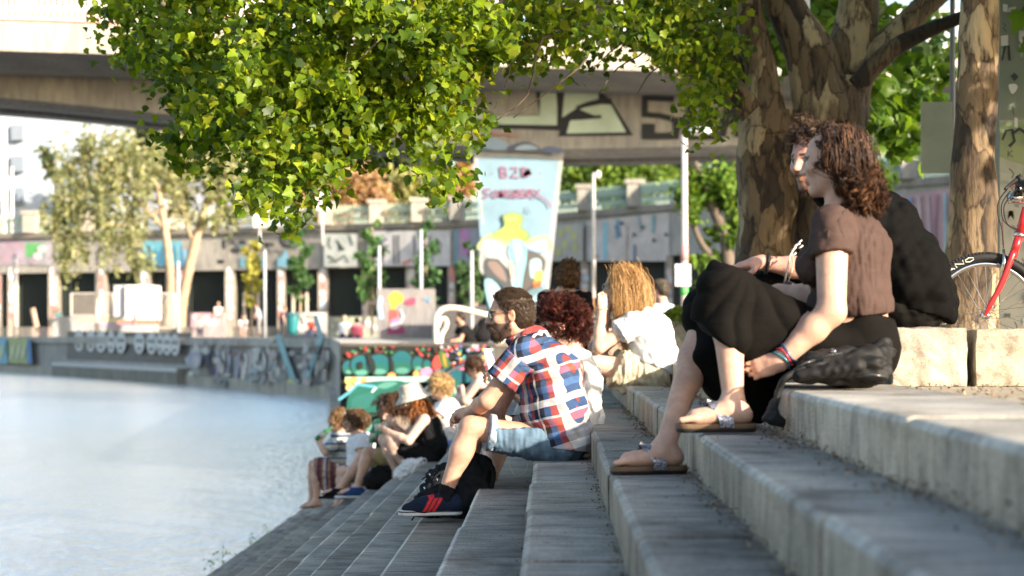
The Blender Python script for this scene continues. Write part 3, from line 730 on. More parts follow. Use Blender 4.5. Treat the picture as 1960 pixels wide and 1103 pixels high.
    for p, c, w in (([(1545, 480), (1540, 680)], (.3, .52, .58), 30), ([(1610, 470), (1605, 570)], (.2, .33, .42), 24), ([(1600, 500), (1620, 560)], (.14, .22, .3), 24), ([(1720, 450), (1735, 530)], (.3, .36, .36), 16), ([(1800, 445), (1795, 540)], (.25, .42, .42), 18), ([(1700, 600), (1698, 690)], (.16, .2, .28), 14), ([(1480, 650), (1510, 670)], (.6, .25, .2), 14), ([(1660, 500), (1655, 690)], (.5, .4, .36), 8)): ZS(c, p, w)
    for x, y in ((1635, 490), (1745, 510), (1700, 550), (1805, 580), (1870, 550)): it.append((D, [z2(*p) for p in oval(x, y, 9, 9)]))
    flush(1100, 1290)
    it.append(((.50, .30, .30), [(1560, 400), (1740, 372), (1900, 350), (1900, 500), (1560, 500)]))
    for u in range(1575, 1880, 17): it.append(S(gg.choice([(.2, .32, .5), (.35, .2, .25), (.3, .5, .55), (.55, .42, .42)]), [(u, 400 - (u - 1560) * .12), (u + gg.uniform(-6, 6), 440), (u, 490)], gg.uniform(4, 9)))
    flush(1400, 1730)
    # stone and iron balustrade on the street above
    b = empty('balustrade', (-14, 127, 7.4), 'pale green iron balustrade between stone posts along the top of the embankment', 'balustrade')
    mb = MB()
    for u in np.arange(-480, 2500, 6.5):
        x, y = ept(u); y -= .1
        c = (.58, .64, .48) if u < 860 else (.30, .42, .38)  # iron past the bend is painted darker, as the shaded stretch
        mb.box((x - .055, y - .05, 7.4), (x + .055, y + .05, 8.65), c)
        mb.add([(x - .12, y - .07, 8.3), (x, y - .07, 8.75), (x + .12, y - .07, 8.3), (x, y - .07, 7.9)], [(0, 1, 2, 3)], c)
        mb.add([(x - .12, y - .07, 7.75), (x, y - .07, 8.05), (x + .12, y - .07, 7.75), (x, y - .07, 7.45)], [(0, 1, 2, 3)], c)
    mb.build('iron_panel', M['painted'], b)
    V = []; mb = MB()
    for u in us:
        x, y = ept(u); y -= .15; V += [(x, y, 8.28), (x, y, 8.4), (x, y + .2, 8.4), (x, y + .2, 8.28)]
    mb.add(V, [(i * 4 + j, (i + 1) * 4 + j, (i + 1) * 4 + (j + 1) % 4, i * 4 + (j + 1) % 4) for i in range(len(us) - 1) for j in range(4)], (.5, .56, .42)); mb.build('rail', M['painted'], b)
    for i, u in enumerate([-180, -60, 60, 170, 330, 500, 625, 722, 802, 876, 1120, 1215, 1330, 1460, 1600, 1740, 1900, 2100]):
        x, y = ept(u); s = .46
        mb = MB(); c = (.46, .42, .36) if u < 860 else (.30, .29, .27)  # posts past the bend get the shaded tone in their colour too
        mb.box((x - s, y - .6, 7.4), (x + s, y + .3, 8.7), c); mb.box((x - s - .12, y - .7, 8.7), (x + s + .12, y + .4, 8.95), c)
        mb.build('post', M['concrete'], b)
embankment()

# ------------------------------------------------------------------ buildings beyond the trees
def house(u0, u1, vtop, Y, col, win, label, vb=640, wins=(), rows=()):
    a, b = P(u0, vtop, Y), P(u1, vtop, Y)
    t = empty('apartment_building', ((a[0] + b[0]) / 2, Y, 0), label, 'building')
    mb = MB(); mb.box((a[0], Y, -.1), (b[0], Y + 14, a[2]), col); mb.build('wall', M['plain'], t)
    mb = MB(); mb.box((a[0] - .4, Y - .4, a[2]), (b[0] + .4, Y + 14.4, a[2] + .5), (.25, .25, .28)); mb.build('roof', M['plain'], t)
    for v in rows:
        for u in wins:
            p, q = P(u, v, Y), P(u + 15, v + 26, Y)
            mb = MB(); mb.box((p[0] - .12, Y - .07, q[2] - .12), (q[0] + .12, Y - .005, p[2] + .12), (.6, .62, .65)); f = mb.build('window', M['plain'], t)
            mb = MB(); mb.box((p[0], Y - .1, q[2]), (q[0], Y - .075, p[2]), win); mb.build('pane', M['painted'], f)
house(-420, 200, -40, 185, (.36, .42, .50), (.28, .34, .42), 'pale blue-white apartment block with balconies rising behind the willow', wins=(-330, -270, -210, -150, -90, -40, 85, 130, 170), rows=(20, 95, 170, 268, 345))
hb = bpy.data.objects['apartment_building']
for v in (240, 300, 360):
    p, q = P(25, v, 185), P(48, v + 30, 185)
    mb = MB(); mb.box((p[0], 184.2, q[2]), (q[0], 184.99, p[2]), (.2, .24, .3)); mb.build('balcony', M['plain'], hb)
house(210, 560, 210, 240, (.30, .33, .42), (.12, .14, .2), 'dark slate-blue building hidden among the far trees', wins=(230, 290, 470, 520), rows=(250, 320))
# ------------------------------------------------------------------ foliage
def leaf_mat(name, trans=.45, rough=.45, gloss=.35):
    m, nt, b = newmat(name)
    a = nt.nodes.new('ShaderNodeAttribute'); a.attribute_name = 'Col'
    nt.links.new(a.outputs['Color'], b.inputs['Base Color']); b.inputs['Roughness'].default_value = rough; b.inputs['Specular IOR Level'].default_value = gloss
    tr = nt.nodes.new('ShaderNodeBsdfTranslucent')
    c = mixc(nt, a.outputs['Color'], (1.9, 1.7, .5), 1, 'MULTIPLY'); nt.links.new(c, tr.inputs['Color'])
    mx = nt.nodes.new('ShaderNodeMixShader'); mx.inputs[0].default_value = trans
    nt.links.new(b.outputs[0], mx.inputs[1]); nt.links.new(tr.outputs[0], mx.inputs[2])
    nt.links.new(mx.outputs[0], nt.nodes['Material Output'].inputs['Surface']); return m
M['leaf'] = leaf_mat('plane_leaf', .5)
M['farleaf'] = leaf_mat('far_leaf', .35, .6, .2)

def bark(name, cols, sc=1.0):
    m, nt, b = newmat(name)
    v = coords(nt, (1, 1, .42)); v2 = coords(nt, (1, 1, .25))
    nz = nt.nodes.new('ShaderNodeTexNoise'); nz.inputs['Scale'].default_value = 9; nz.inputs['Detail'].default_value = 4; nt.links.new(v, nz.inputs['Vector'])
    ad = nt.nodes.new('ShaderNodeVectorMath'); ad.operation = 'MULTIPLY_ADD'; nt.links.new(nz.outputs['Color'], ad.inputs[0]); ad.inputs[1].default_value = (.16, .16, .16); nt.links.new(v, ad.inputs[2])
    vo = nt.nodes.new('ShaderNodeTexVoronoi'); vo.inputs['Scale'].default_value = 7.5 * sc; nt.links.new(ad.outputs[0], vo.inputs['Vector'])
    ve = nt.nodes.new('ShaderNodeTexVoronoi'); ve.feature = 'DISTANCE_TO_EDGE'; ve.inputs['Scale'].default_value = 7.5 * sc; nt.links.new(ad.outputs[0], ve.inputs['Vector'])
    sp = nt.nodes.new('ShaderNodeSeparateColor'); nt.links.new(vo.outputs['Color'], sp.inputs[0])
    f = noise(nt, v, 2.6 * sc, 4, .55)
    mx = nt.nodes.new('ShaderNodeMath'); mx.operation = 'MULTIPLY_ADD'; nt.links.new(sp.outputs[0], mx.inputs[0]); mx.inputs[1].default_value = .45
    nt.links.new(f, mx.inputs[2])
    c = ramp(nt, mx.outputs[0], [(.0, cols[0]), (.50, cols[0]), (.56, cols[1]), (.70, cols[2]), (.86, cols[2]), (.93, cols[3])])
    c = mixc(nt, c, ramp(nt, ve.outputs['Distance'], [(.0, (.3, .26, .22)), (.035, (.75, .72, .7)), (.09, (1, 1, 1))]), 1, 'MULTIPLY')
    f2 = noise(nt, v2, 22 * sc, 5, .65)
    c = mixc(nt, c, ramp(nt, f2, [(.34, (.3, .27, .25)), (.46, (1, 1, 1)), (.7, (1.2, 1.15, 1.05))]), 1, 'MULTIPLY')
    nt.links.new(c, b.inputs['Base Color']); b.inputs['Roughness'].default_value = .85
    h = nt.nodes.new('ShaderNodeMath'); h.operation = 'ADD'; nt.links.new(mx.outputs[0], h.inputs[0]); nt.links.new(f2, h.inputs[1])
    bump(nt, b, h.outputs[0], .8, .025); return m
M['bark'] = bark('plane_bark', [(.028, .018, .011), (.075, .049, .028), (.16, .112, .066), (.40, .31, .19)])
M['farbark'] = simple('pale_bark', (.38, .29, .2), .85, .3, 3, .2)
M['darkbark'] = simple('dark_bark', (.12, .095, .075), .85, .3, 3, .2)

_half = [(.22, -.08), (.48, .02), (.41, .2), (.62, .44), (.40, .52), (.25, .74)]
PLANE = np.array([(0, .28)] + [(0, 0)] + _half + [(0, 1.05)] + [(-x, y) for x, y in _half[::-1]], float)
DIAM = np.array([(0, .45), (0, 0), (.3, .35), (.22, .75), (0, 1.0), (-.22, .75), (-.3, .35)], float)
OVAL = np.array([(0, .4), (0, 0), (.25, .1), (.42, .35), (.30, .5), (.26, .72), (0, 1.0), (-.2, .68), (-.34, .55), (-.36, .3), (-.22, .08)], float)
def leaf_geo(Cn, Nn, T, size, tmpl, g, fold=.35):
    n = len(Cn); k = len(tmpl)
    Nn = Nn / np.linalg.norm(Nn, axis=1)[:, None]
    T = T - Nn * (T * Nn).sum(1)[:, None]; T /= np.linalg.norm(T, axis=1)[:, None] + 1e-9
    B = np.cross(Nn, T)
    x, y = tmpl[:, 0], tmpl[:, 1] - .3
    cur = g.uniform(-.3, 1.1, n)
    z = fold * np.abs(x)[None] * g.uniform(-1.2, 1.6, (n, 1)) - cur[:, None] * y[None] ** 2
    V = Cn[:, None] + size[:, None, None] * (x[None, :, None] * B[:, None] + y[None, :, None] * T[:, None] + z[..., None] * Nn[:, None])
    f = np.array([(0, i, i + 1 if i + 1 < k else 1) for i in range(1, k)])
    return V.reshape(-1, 3), (f[None] + (np.arange(n) * k)[:, None, None]).reshape(-1, 3)
def leaves_obj(name, parent, pos, size, cols, seed, tmpl=PLANE, mat='leaf', bias=(.25, -.45, .55), wild=.75, var=.35, base=None):
    g = np.random.RandomState(seed); n = len(pos)
    Nn = g.normal(size=(n, 3)) * wild + np.array(bias)
    T = g.normal(size=(n, 3)) * .7 + np.array([0, 0, -.9])
    sz = g.uniform(size[0], size[1], n)
    V, Fc = leaf_geo(pos, Nn, T, sz, tmpl, g)
    cols = np.asarray(cols); ci = g.randint(0, len(cols), n)
    c = cols[ci] * g.uniform(1 - var, 1 + var, (n, 1))
    return mesh(name, V, Fc, M[mat], parent, False, np.repeat(c, len(tmpl), axis=0), base)

def inpoly(x, y, poly):
    n = len(poly); ins = np.zeros(len(x), bool); j = n - 1
    for i in range(n):
        xi, yi = poly[i]; xj, yj = poly[j]
        ins ^= ((yi > y) != (yj > y)) & (x < (xj - xi) * (y - yi) / (yj - yi + 1e-9) + xi); j = i
    return ins
def limb(name, parent, pts, rs, mat, n=20, seed=0, amp=.05):
    sp = spline(pts, 8); r = np.interp(np.linspace(0, 1, len(sp)), np.linspace(0, 1, len(rs)), rs)
    V, Fc = tube_geo(sp, r, n)
    w = Waves(seed, 1.6); w2 = Waves(seed + 9, 6)
    ctr = np.repeat(sp, n, axis=0); d = V - ctr
    V = ctr + d * (1 + amp * w(V) + amp * .4 * w2(V))[:, None]
    return mesh(name, V, Fc, mat, parent, True)

# the big plane tree that hangs over the steps
def plane_tree():
    t = empty('plane_tree', (1.75, 14, 0), 'huge multi-stemmed plane tree with peeling bark whose leafy boughs hang over the steps', 'tree')
    Q = lambda pts, Y=14: [P(u, v, Y + (p[0] if p else 0)) for u, v, *p in pts]
    def tr(pts, px, seed, Y=14, name='trunk', n=22): return limb(name, t, Q(pts, Y), [p / (F / Y) for p in px], M['bark'], n, seed)
    a = tr([(1458, 690), (1462, 560), (1466, 420), (1468, 300), (1466, 215)], [66, 58, 55, 55, 56], 1)
    b = tr([(1590, 690), (1590, 560), (1590, 420), (1590, 300), (1592, 215), (1594, 150)], [82, 70, 66, 66, 66, 58], 2, 14.1)
    for pts, px, s, Y in (([(1470, 260), (1458, 150), (1440, 50), (1420, -80), (1370, -330)], [46, 34, 28, 25, 16], 3, 13.95),
                          ([(1580, 240), (1560, 130), (1522, 50), (1485, -40), (1420, -260), (1330, -480)], [58, 50, 42, 36, 24, 10], 4, 14.0),
                          ([(1605, 235), (1628, 120), (1640, 30), (1650, -80), (1690, -400)], [52, 48, 42, 38, 20], 5, 14.2),
                          ([(1635, 150), (1690, 90), (1760, 20), (1840, -60), (2000, -260)], [32, 28, 24, 22, 12], 6, 14.1),
                          ([(1640, 165), (1700, 100), (1770, 62), (1850, 30), (1960, -10)], [20, 17, 15, 12, 8], 7, 13.7),
                          ([(1440, 215), (1390, 165), (1330, 128), (1262, 96), (1190, 72), (1080, 20)], [26, 25, 22, 18, 13, 6], 8, 13.6),
                          ([(1450, 190), (1405, 125), (1345, 88), (1280, 72), (1200, 30)], [24, 22, 19, 15, 8], 9, 14.1),
                          ([(1470, 170), (1430, 60), (1400, -20), (1340, -120)], [24, 20, 18, 12], 10, 14.5)):
        tr(pts, px, s, Y, 'limb', 16)
    g = np.random.RandomState(7)
    poly = [(225, -60), (218, 60), (262, 110), (325, 150), (338, 225), (352, 262), (420, 285), (490, 330), (560, 370), (620, 320), (700, 262), (765, 255), (822, 318), (870, 305), (892, 225), (950, 190), (1000, 150), (1015, 80), (1085, 95), (1150, 85), (1195, 45), (1262, 105), (1325, 128), (1352, 200), (1388, 165), (1400, 60), (1440, -60)]
    edgecl = [(215, 70), (245, 108), (210, 20), (318, 200), (330, 275), (345, 292), (480, 368), (520, 390), (555, 412), (548, 428), (575, 385), (610, 362), (505, 350), (800, 300), (822, 352), (866, 350), (882, 300), (845, 362), (700, 300), (640, 330), (1040, 100), (1330, 170), (1345, 225), (1352, 250), (1375, 215), (1335, 205), (1290, 130), (1160, 110), (1090, 120), (905, 240), (925, 215), (400, 318), (365, 300)]
    cl = []
    while len(cl) < 380:
        u, v = g.uniform(200, 1440), g.uniform(-60, 430)
        if inpoly(np.array([u]), np.array([v]), poly)[0] and (v < 240 or g.rand() < .8):
            cl.append((u, v, g.uniform(11, 16), 60 if u < 1000 else 52))
    for u, v in edgecl: cl.append((u, v, 16 + g.rand() * 4, 38))
    pos = []
    for u, v, r, n in cl:
        Y = np.interp(u, [200, 450, 900, 1200, 1440], [12.6, 10.9, 10.9, 13.0, 13.6]) + g.normal() * .55
        c = P(u, v, Y); s = 21 * Y / F * 1.08
        pos.append(c + g.normal(size=(n, 3)) * [s, s, s * .95])
    for k in range(14):
        u0 = g.uniform(300, 1250); Y0 = np.interp(u0, [200, 450, 900, 1200, 1440], [12.6, 10.9, 10.9, 13.0, 13.6]) + g.normal() * .3
        q = [P(u0, g.uniform(120, 270) - abs(u0 - 700) * .1, Y0)]
        for _ in range(4): q.append(q[-1] + np.array([g.uniform(.05, .3), g.uniform(0, .2), g.uniform(.1, .35)]))
        tw = MB(); tw.tube(spline(q, 3), np.linspace(.003, .014, 13), 6, (.12, .09, .055)); tw.build('branch', M['darkbark'], t, True)
    pos = np.vstack(pos)
    greens = [(.11, .175, .008), (.14, .215, .010), (.065, .12, .010), (.19, .26, .012), (.045, .09, .010), (.26, .30, .02), (.085, .15, .01), (.16, .24, .012)]
    k3 = int(len(pos) * .68); g.shuffle(pos)
    leaves_obj('crown', t, pos[:k3], (.026, .064), greens, 11, bias=(.3, -.6, .45), wild=.75, var=.4)
    leaves_obj('crown', t, pos[k3:], (.04, .082), greens, 14, OVAL, bias=(.3, -.6, .45), wild=.8, var=.4)
    # the rest of the crown, higher up
    n = 5200
    c = np.array([[g.uniform(-3.6, 4.3), g.uniform(9.6, 17.5), g.uniform(2.95, 7)] for _ in range(150)])
    ok = (ZC + (V0 - (-75)) * c[:, 1] / F < c[:, 2])
    c = c[ok]
    pos = c[g.randint(0, len(c), n)] + g.normal(size=(n, 3)) * [.33, .33, .26]
    leaves_obj('crown', t, pos, (.10, .16), greens, 12)
    # boughs behind the stems
    cl = [(u_, v_) for u_ in range(1390, 1700, 26) for v_ in (-50, -15, 25, 60, 95) if (u_ * 7 + v_ * 3) % 5 != 0] + [(1700, 130), (1730, 180), (1690, 210), (1760, 160), (1745, 215), (1720, 250), (1735, 265), (1780, 110), (1680, 170), (1800, 60), (1770, 40), (1700, 100), (1790, 140), (1690, 250), (1725, 280), (1800, 100), (1755, 200), (1710, 225), (1660, 60), (1720, 150), (1740, 120)]
    pos = np.vstack([P(u, v, 17 + g.normal() * .7) + g.normal(size=(26, 3)) * .125 for u, v in cl])
    leaves_obj('crown', t, pos, (.09, .15), [(.05, .11, .012), (.06, .12, .014), (.09, .17, .016)], 13)
    for u, v in ((312, 8), (402, 22), (575, 75), (658, 148), (512, 150), (745, 60)):
        p = P(u, v, 10.55)
        Vv, Q4 = implicit([ell(p, .016)], .004)
        mesh('seed_ball', Vv, Q4, M['darkbark'], t, True)
        mb = MB(); mb.tube([p + [0, 0, .015], p + [.005, 0, .07], p + [.02, 0, .14]], .0015, 4, (.2, .2, .08)); mb.build('seed_stalk', M['farbark'], t)
plane_tree()

def second_plane():
    t = empty('plane_tree', (2.56, 11.5, 0), 'single straight plane trunk with mottled peeling bark behind the red bicycle', 'tree')
    pts = [(1848, 704), (1852, 640), (1855, 560), (1858, 480), (1862, 380), (1868, 240), (1873, 60), (1876, -150), (1880, -600)]
    limb('trunk', t, [P(u, v, 11.5) for u, v in pts], [w * 11.5 / F for w in (88, 66, 54, 50, 46, 39, 36, 34, 22)], M['bark'], 28, 21, .035)
    for a, b in (((1800, 690), (1740, 705)), ((1900, 690), (1975, 706)), ((1860, 700), (1880, 712))):
        limb('root', t, [P(1852, 650, 11.45), P(*a, 11.3), P(*b, 11.1) - [0, 0, .05]], [.12, .07, .03], M['bark'], 12, 22)
    g = np.random.RandomState(31)
    c = np.array([[g.uniform(3.2, 8.0), g.uniform(8.0, 14.5), g.uniform(1.9, 5.8)] for _ in range(420)])
    c = c[(c[:, 0] - 3.35) > (c[:, 1] - 12) * .27]
    ray = np.array([.78 * math.cos(R(18.3)), -.626 * math.cos(R(18.3)), math.sin(R(18.3))]); q = c - np.array([.6, 12.2, .25]); q = q - (q @ ray)[:, None] * ray
    c = c[np.linalg.norm(q, axis=1) > .95]
    for gp in ((-1.2, 18.3, -.3), (-.95, 20.4, -.2), (-1.6, 19.2, -.4), (-2.1, 20, -.6), (-.8, 23, -.2)):
        q = c - np.array(gp); q = q - (q @ ray)[:, None] * ray; c = c[np.linalg.norm(q, axis=1) > 1.15]
    pos = c[g.randint(0, len(c), 9500)] + g.normal(size=(9500, 3)) * .2
    leaves_obj('crown', t, pos, (.11, .17), [(.075, .150, .012), (.095, .18, .014), (.06, .125, .012)], 32)  # unseen crown, added to dapple the trunks and cleared along sun rays to sitters
    limb('limb', t, [P(1880, -560, 11.5), np.array([4.2, 11.2, 4.4]), np.array([6.5, 11, 4.8])], [.09, .06, .02], M['bark'], 12, 23)
second_plane()

# ------------------------------------------------------------------ far trees
def far_tree(name, label, Y, blobs, n, size, cols, stems, seed, barkm='farbark', group=None, spread=.33, per=28, droop=1.0):
    """blobs: (u, v, r) in photo pixels at distance Y; stems: list of ([(u, v)...], [px radii])"""
    sc = Y / F
    u0, v0 = (stems[0][0][0] if stems else (blobs[0][0], 640))
    p0 = P(u0, v0, Y)
    t = empty(name, (p0[0], Y, max(p0[2], 0) if Y < 140 else 0), label, 'tree', group)
    for i, (pts, px) in enumerate(stems):
        limb('trunk', t, [P(u, v, Y) for u, v in pts], [max(w, .8) * sc for w in px], M[barkm], 10, seed + i)
    g = np.random.RandomState(seed)
    area = np.array([r * r for _, _, r in blobs], float); area /= area.sum()
    pos = []
    m = max(1, n // per)
    for _ in range(m):
        u, v, r = blobs[g.choice(len(blobs), p=area)]
        d = g.normal(size=3); d *= g.rand() ** .4 / np.linalg.norm(d)
        c = P(u, v, Y) + d * r * sc
        pos.append(c + g.normal(size=(per, 3)) * (r * sc * spread * g.uniform(.5, 1)) * [1 / droop ** .5, 1, droop])
    leaves_obj('crown', t, np.vstack(pos), size, cols, seed + 5, DIAM, 'farleaf', (.25, -.35, .4), .9)
    return t
WIL = [(.24, .27, .13), (.30, .31, .16), (.17, .20, .10), (.36, .34, .21)]
far_tree('willow_tree', 'big pale yellow-green willow leaning over the quay near the white container', 106, [(120, 400, 42), (150, 340, 55), (200, 300, 50), (250, 310, 55), (190, 400, 60), (140, 470, 45), (235, 450, 50), (200, 500, 35), (100, 420, 30), (240, 380, 55), (300, 330, 50), (120, 510, 30), (265, 500, 28), (170, 285, 30)], 7500, (.18, .36), WIL, [([(322, 628), (326, 540), (316, 440), (300, 350)], [9, 9, 7, 4]), ([(316, 440), (250, 370), (190, 330)], [5, 4, 2]), ([(310, 400), (240, 430), (170, 420)], [4, 3, 2])], 41, spread=.26, droop=1.9)
far_tree('willow_tree', 'twin-stemmed pale willow with bare slanting trunk in the middle of the far quay', 108, [(340, 330, 45), (390, 320, 50), (430, 360, 42), (460, 330, 40), (410, 420, 30), (350, 400, 35), (320, 300, 35), (450, 400, 26), (380, 285, 36), (440, 300, 36)], 4800, (.18, .36), WIL, [([(345, 628), (352, 560), (372, 470), (398, 380), (420, 330)], [9, 10, 9, 6, 4]), ([(372, 470), (350, 400), (345, 340)], [6, 5, 3])], 47, spread=.26, droop=1.9)
far_tree('chestnut_tree', 'rust-orange chestnut crown showing above the balustrade', 150, [(660, 365, 40), (690, 360, 40), (720, 385, 28), (640, 390, 30), (600, 395, 30)], 2200, (.4, .8), [(.38, .25, .14), (.42, .28, .17), (.32, .22, .12)], [([(670, 600), (672, 400)], [8, 6])], 51)
far_tree('chestnut_tree', 'small rust-orange crown tight against the painted bridge pier', 150, [(885, 345, 26), (895, 320, 24), (880, 370, 20)], 900, (.4, .8), [(.40, .25, .14), (.34, .22, .12)], [([(885, 600), (885, 380)], [7, 5])], 52)
far_tree('broad_tree', 'olive-yellow round tree between the two orange crowns', 152, [(775, 365, 40), (810, 350, 34), (760, 390, 30), (800, 390, 30)], 1800, (.4, .8), [(.25, .25, .09), (.3, .29, .12), (.2, .22, .09)], [([(785, 600), (785, 400)], [7, 5])], 53)
far_tree('broad_tree', 'dark blue-green tree looming behind the olive and orange crowns', 175, [(720, 325, 60), (780, 310, 60), (840, 340, 50), (680, 300, 50), (860, 390, 35)], 3200, (.5, 1), [(.035, .06, .035), (.03, .05, .035), (.05, .075, .04)], [([(760, 600), (760, 400)], [8, 6])], 54, 'darkbark')
far_tree('broad_tree', 'dull green tree behind the pale willow and under the dark building', 172, [(300, 290, 55), (360, 270, 55), (450, 280, 60), (540, 320, 60), (500, 370, 50), (590, 350, 45), (100, 310, 26), (112, 340, 24)], 3600, (.5, 1), [(.09, .12, .05), (.14, .15, .07), (.07, .1, .05)], [([(430, 600), (430, 380)], [8, 6])], 55, 'darkbark')
far_tree('broad_tree', 'sunlit green tree above the balustrade next to the thin lamp post', 128, [(1110, 345, 30), (1160, 340, 34), (1210, 335, 34), (1260, 345, 34), (1180, 375, 24), (1235, 370, 26), (1090, 370, 20)], 2600, (.35, .7), [(.12, .2, .03), (.16, .24, .04), (.08, .14, .03)], [([(1190, 600), (1190, 380)], [8, 6])], 56, 'darkbark')
far_tree('broad_tree', 'shady dark green hedge of tree behind the pier over the street', 150, [(1100, 320, 50), (1200, 310, 55), (1300, 315, 55), (1400, 330, 55), (1500, 320, 60), (1600, 320, 60), (1700, 320, 60)], 4500, (.5, 1), [(.03, .055, .02), (.045, .075, .025), (.06, .1, .03)], [([(1290, 600), (1290, 380)], [8, 6])], 57, 'darkbark')
far_tree('leaning_tree', 'dark slanting tree with bright young leaves to the side of the near lamp post', 46, [(1330, 360, 34), (1370, 350, 40), (1400, 380, 34), (1355, 450, 22), (1340, 500, 22), (1395, 440, 26), (1325, 400, 26), (1365, 500, 16), (1345, 545, 16), (1420, 340, 40), (1400, 520, 16)], 2600, (.13, .26), [(.08, .16, .02), (.12, .21, .03), (.05, .1, .02), (.16, .25, .04)], [([(1415, 650), (1400, 540), (1385, 450), (1350, 360), (1330, 310)], [13, 13, 12, 9, 5]), ([(1400, 540), (1345, 470), (1320, 410)], [9, 7, 4])], 58, 'darkbark', None, .3, 22)
far_tree('leaning_tree', 'thin dark tree in the gap behind the big plane stems', 50, [(1530, 330, 20), (1680, 320, 20), (1700, 345, 18)], 300, (.13, .26), [(.05, .1, .02), (.08, .14, .02)], [([(1440, 650), (1430, 520), (1410, 400), (1400, 320)], [11, 10, 9, 6])], 59, 'darkbark', None, .3, 20)
for i, (u, vt, w, Y, cols, lab) in enumerate([(481, 455, 22, 100, [(.36, .36, .08), (.42, .4, .1)], 'thin yellow-leaved sapling tied between wooden stakes'), (574, 425, 20, 98, [(.06, .13, .05), (.08, .16, .06)], 'narrow dark green sapling growing beside the teal litter bin'),
                                              (712, 425, 30, 88, [(.09, .19, .07), (.12, .22, .08)], 'tall full green sapling with white trunk guard in wide stakes'), (815, 432, 26, 86, [(.07, .15, .07), (.09, .18, .08)], 'green sapling standing behind the orange and red mural'), (900, 470, 24, 84, [(.06, .12, .05), (.08, .14, .06)], 'dim green sapling half hidden against the bridge pier')]):
    bl = []
    for k in range(9):
        f_ = k / 8; bl.append((u + math.sin(k * 2.3 + i) * w * .45, vt + f_ * (575 - vt), w * (.35 + .5 * math.sin(min(f_ * 2.6, 2.6))) * .8))
    far_tree('sapling', lab, Y, bl, 560, (.2, .42), cols, [([(u, 642), (u + 1, 560), (u, vt + 10)], [2.6, 2.0, 1.2])], 70 + i, 'farbark', 'young trees along the far promenade', .3, 14)
    t = empty('tree_stake', P(u, 642, Y) * [1, 1, 0] + [0, 0, -.01], ['pale wooden stakes around the yellow-leaved sapling', 'pale wooden stakes around the narrow dark green sapling', 'splayed pale stakes around the tall full green sapling', 'splayed pale stakes in front of the grey wall by the orange mural', 'pale stakes at the foot of the bridge pier'][i], 'stake', 'stakes of the young trees')
    h = 560 if i < 2 else 572; s = 14 if i < 2 else 24
    for du in (-s, s):
        mb = MB(); a = P(u + du, 648, Y); a[2] = 0; mb.tube([a, P(u + du * (.9 if i < 2 else .3), h, Y)], .09, 6, (.5, .42, .36)); mb.build('post', M['wood'], t)
    mb = MB(); mb.tube([P(u - s * .5, h + 8, Y), P(u + s * .5, h + 8, Y)], .07, 6, (.5, .42, .36)); mb.build('crossbar', M['wood'], t)
g = np.random.RandomState(5)
def bush(u, v, rx, ry, Y, n, cols, label, size=(.03, .06), seed=1):
    t = empty('bush', P(u, v + ry, Y), label, 'bush')
    d = np.random.RandomState(seed).normal(size=(n, 3)); d *= (np.random.RandomState(seed + 1).rand(n, 1) ** .4) / np.linalg.norm(d, axis=1)[:, None]
    pos = P(u, v, Y) + d * np.array([rx, rx, ry]) * Y / F
    leaves_obj('foliage', t, pos, size, cols, seed + 2, DIAM, 'farleaf', (.2, -.3, .6), .9)
    for k in (-1, 0, 1):
        mb = MB(); mb.tube([P(u + k * 8, v + ry, Y), P(u + k * 18, v - ry * .3, Y)], .008, 5, (.12, .09, .06)); mb.build('stem', M['darkbark'], t)
bush(1304, 612, 38, 26, 15.5, 1500, [(.20, .26, .03), (.26, .30, .05), (.13, .18, .03)], 'low yellow-green bush in the stone planter behind the blonde woman', (.03, .06), 3)
# weeds in the joints by the water
t = mesh('weeds', *leaf_geo(*(lambda q: (q, np.random.RandomState(2).normal(size=(len(q), 3)), np.random.RandomState(3).normal(size=(len(q), 3)) * .4 + [0, 0, 1], np.full(len(q), .03)))(np.vstack([P(u, v, Y) + np.random.RandomState(i).normal(size=(22, 3)) * [.05, .08, .03] for i, (u, v, Y) in enumerate([(425, 1060, 18.6), (487, 1035, 20), (515, 1017, 21), (412, 1078, 18)])])), DIAM, np.random.RandomState(4)), M['farleaf'], None, False, np.array((.12, .25, .04)), base=(0, 0, 0))
tag(t, 'small tufts of green weed in the lowest paving joints by the water', 'weeds', kind='stuff')

# ------------------------------------------------------------------ poles, lamps and clutter of the promenade
def pole(name, u, v0, v1, w, Y, col, label, cat, head=None, group=None, ground=True, bands=()):
    a, b = P(u, v1, Y), P(u, v0, Y)
    if ground: a[2] = -.02
    t = empty(name, a, label, cat, group)
    mb = MB(); r = w / 2 * Y / F; mb.tube([a, a * .5 + b * .5, b], [r * 1.1, r, r * .85], 12, col); mb.build('pole', M['painted'], t, True)
    for v_a, v_b, c in bands:
        mb = MB(); mb.tube([P(u, v_b, Y), P(u, v_a, Y)], r * 1.14, 12, c); mb.build('wrap', M['painted'], t, True)
    if head:
        c = P(u + head[0], v0 + head[1], Y)
        V, Q4 = implicit([ell(c, np.array([head[2], head[2] * .8, head[3]]) * Y / F)], max(head[3] * Y / F / 3, .01)); mesh('lamp_head', V, Q4, M['painted'], t, True, np.array((.75, .75, .72)))
        mb = MB(); mb.tube([b, c], r * .6, 6, col); mb.build('arm', M['painted'], t, True)
    return t
WP = (.5, .48, .46)
lp = pole('street_lamp', 1310, 258, 662, 13, 30, (.62, .56, .55), 'near slim white lamp post with a paper notice taped to its shaft', 'lamp post', (30, -6, 26, 8), bands=[(470, 500, (.6, .3, .3)), (548, 566, (.1, .5, .12))])
mb = MB(); a, b = P(1292, 548, 29.85), P(1322, 506, 29.85); mb.box((a[0], 29.8, a[2]), (b[0], 29.84, b[2]), (.62, .64, .72)); nt_ = mb.build('notice', M['plain'], lp)
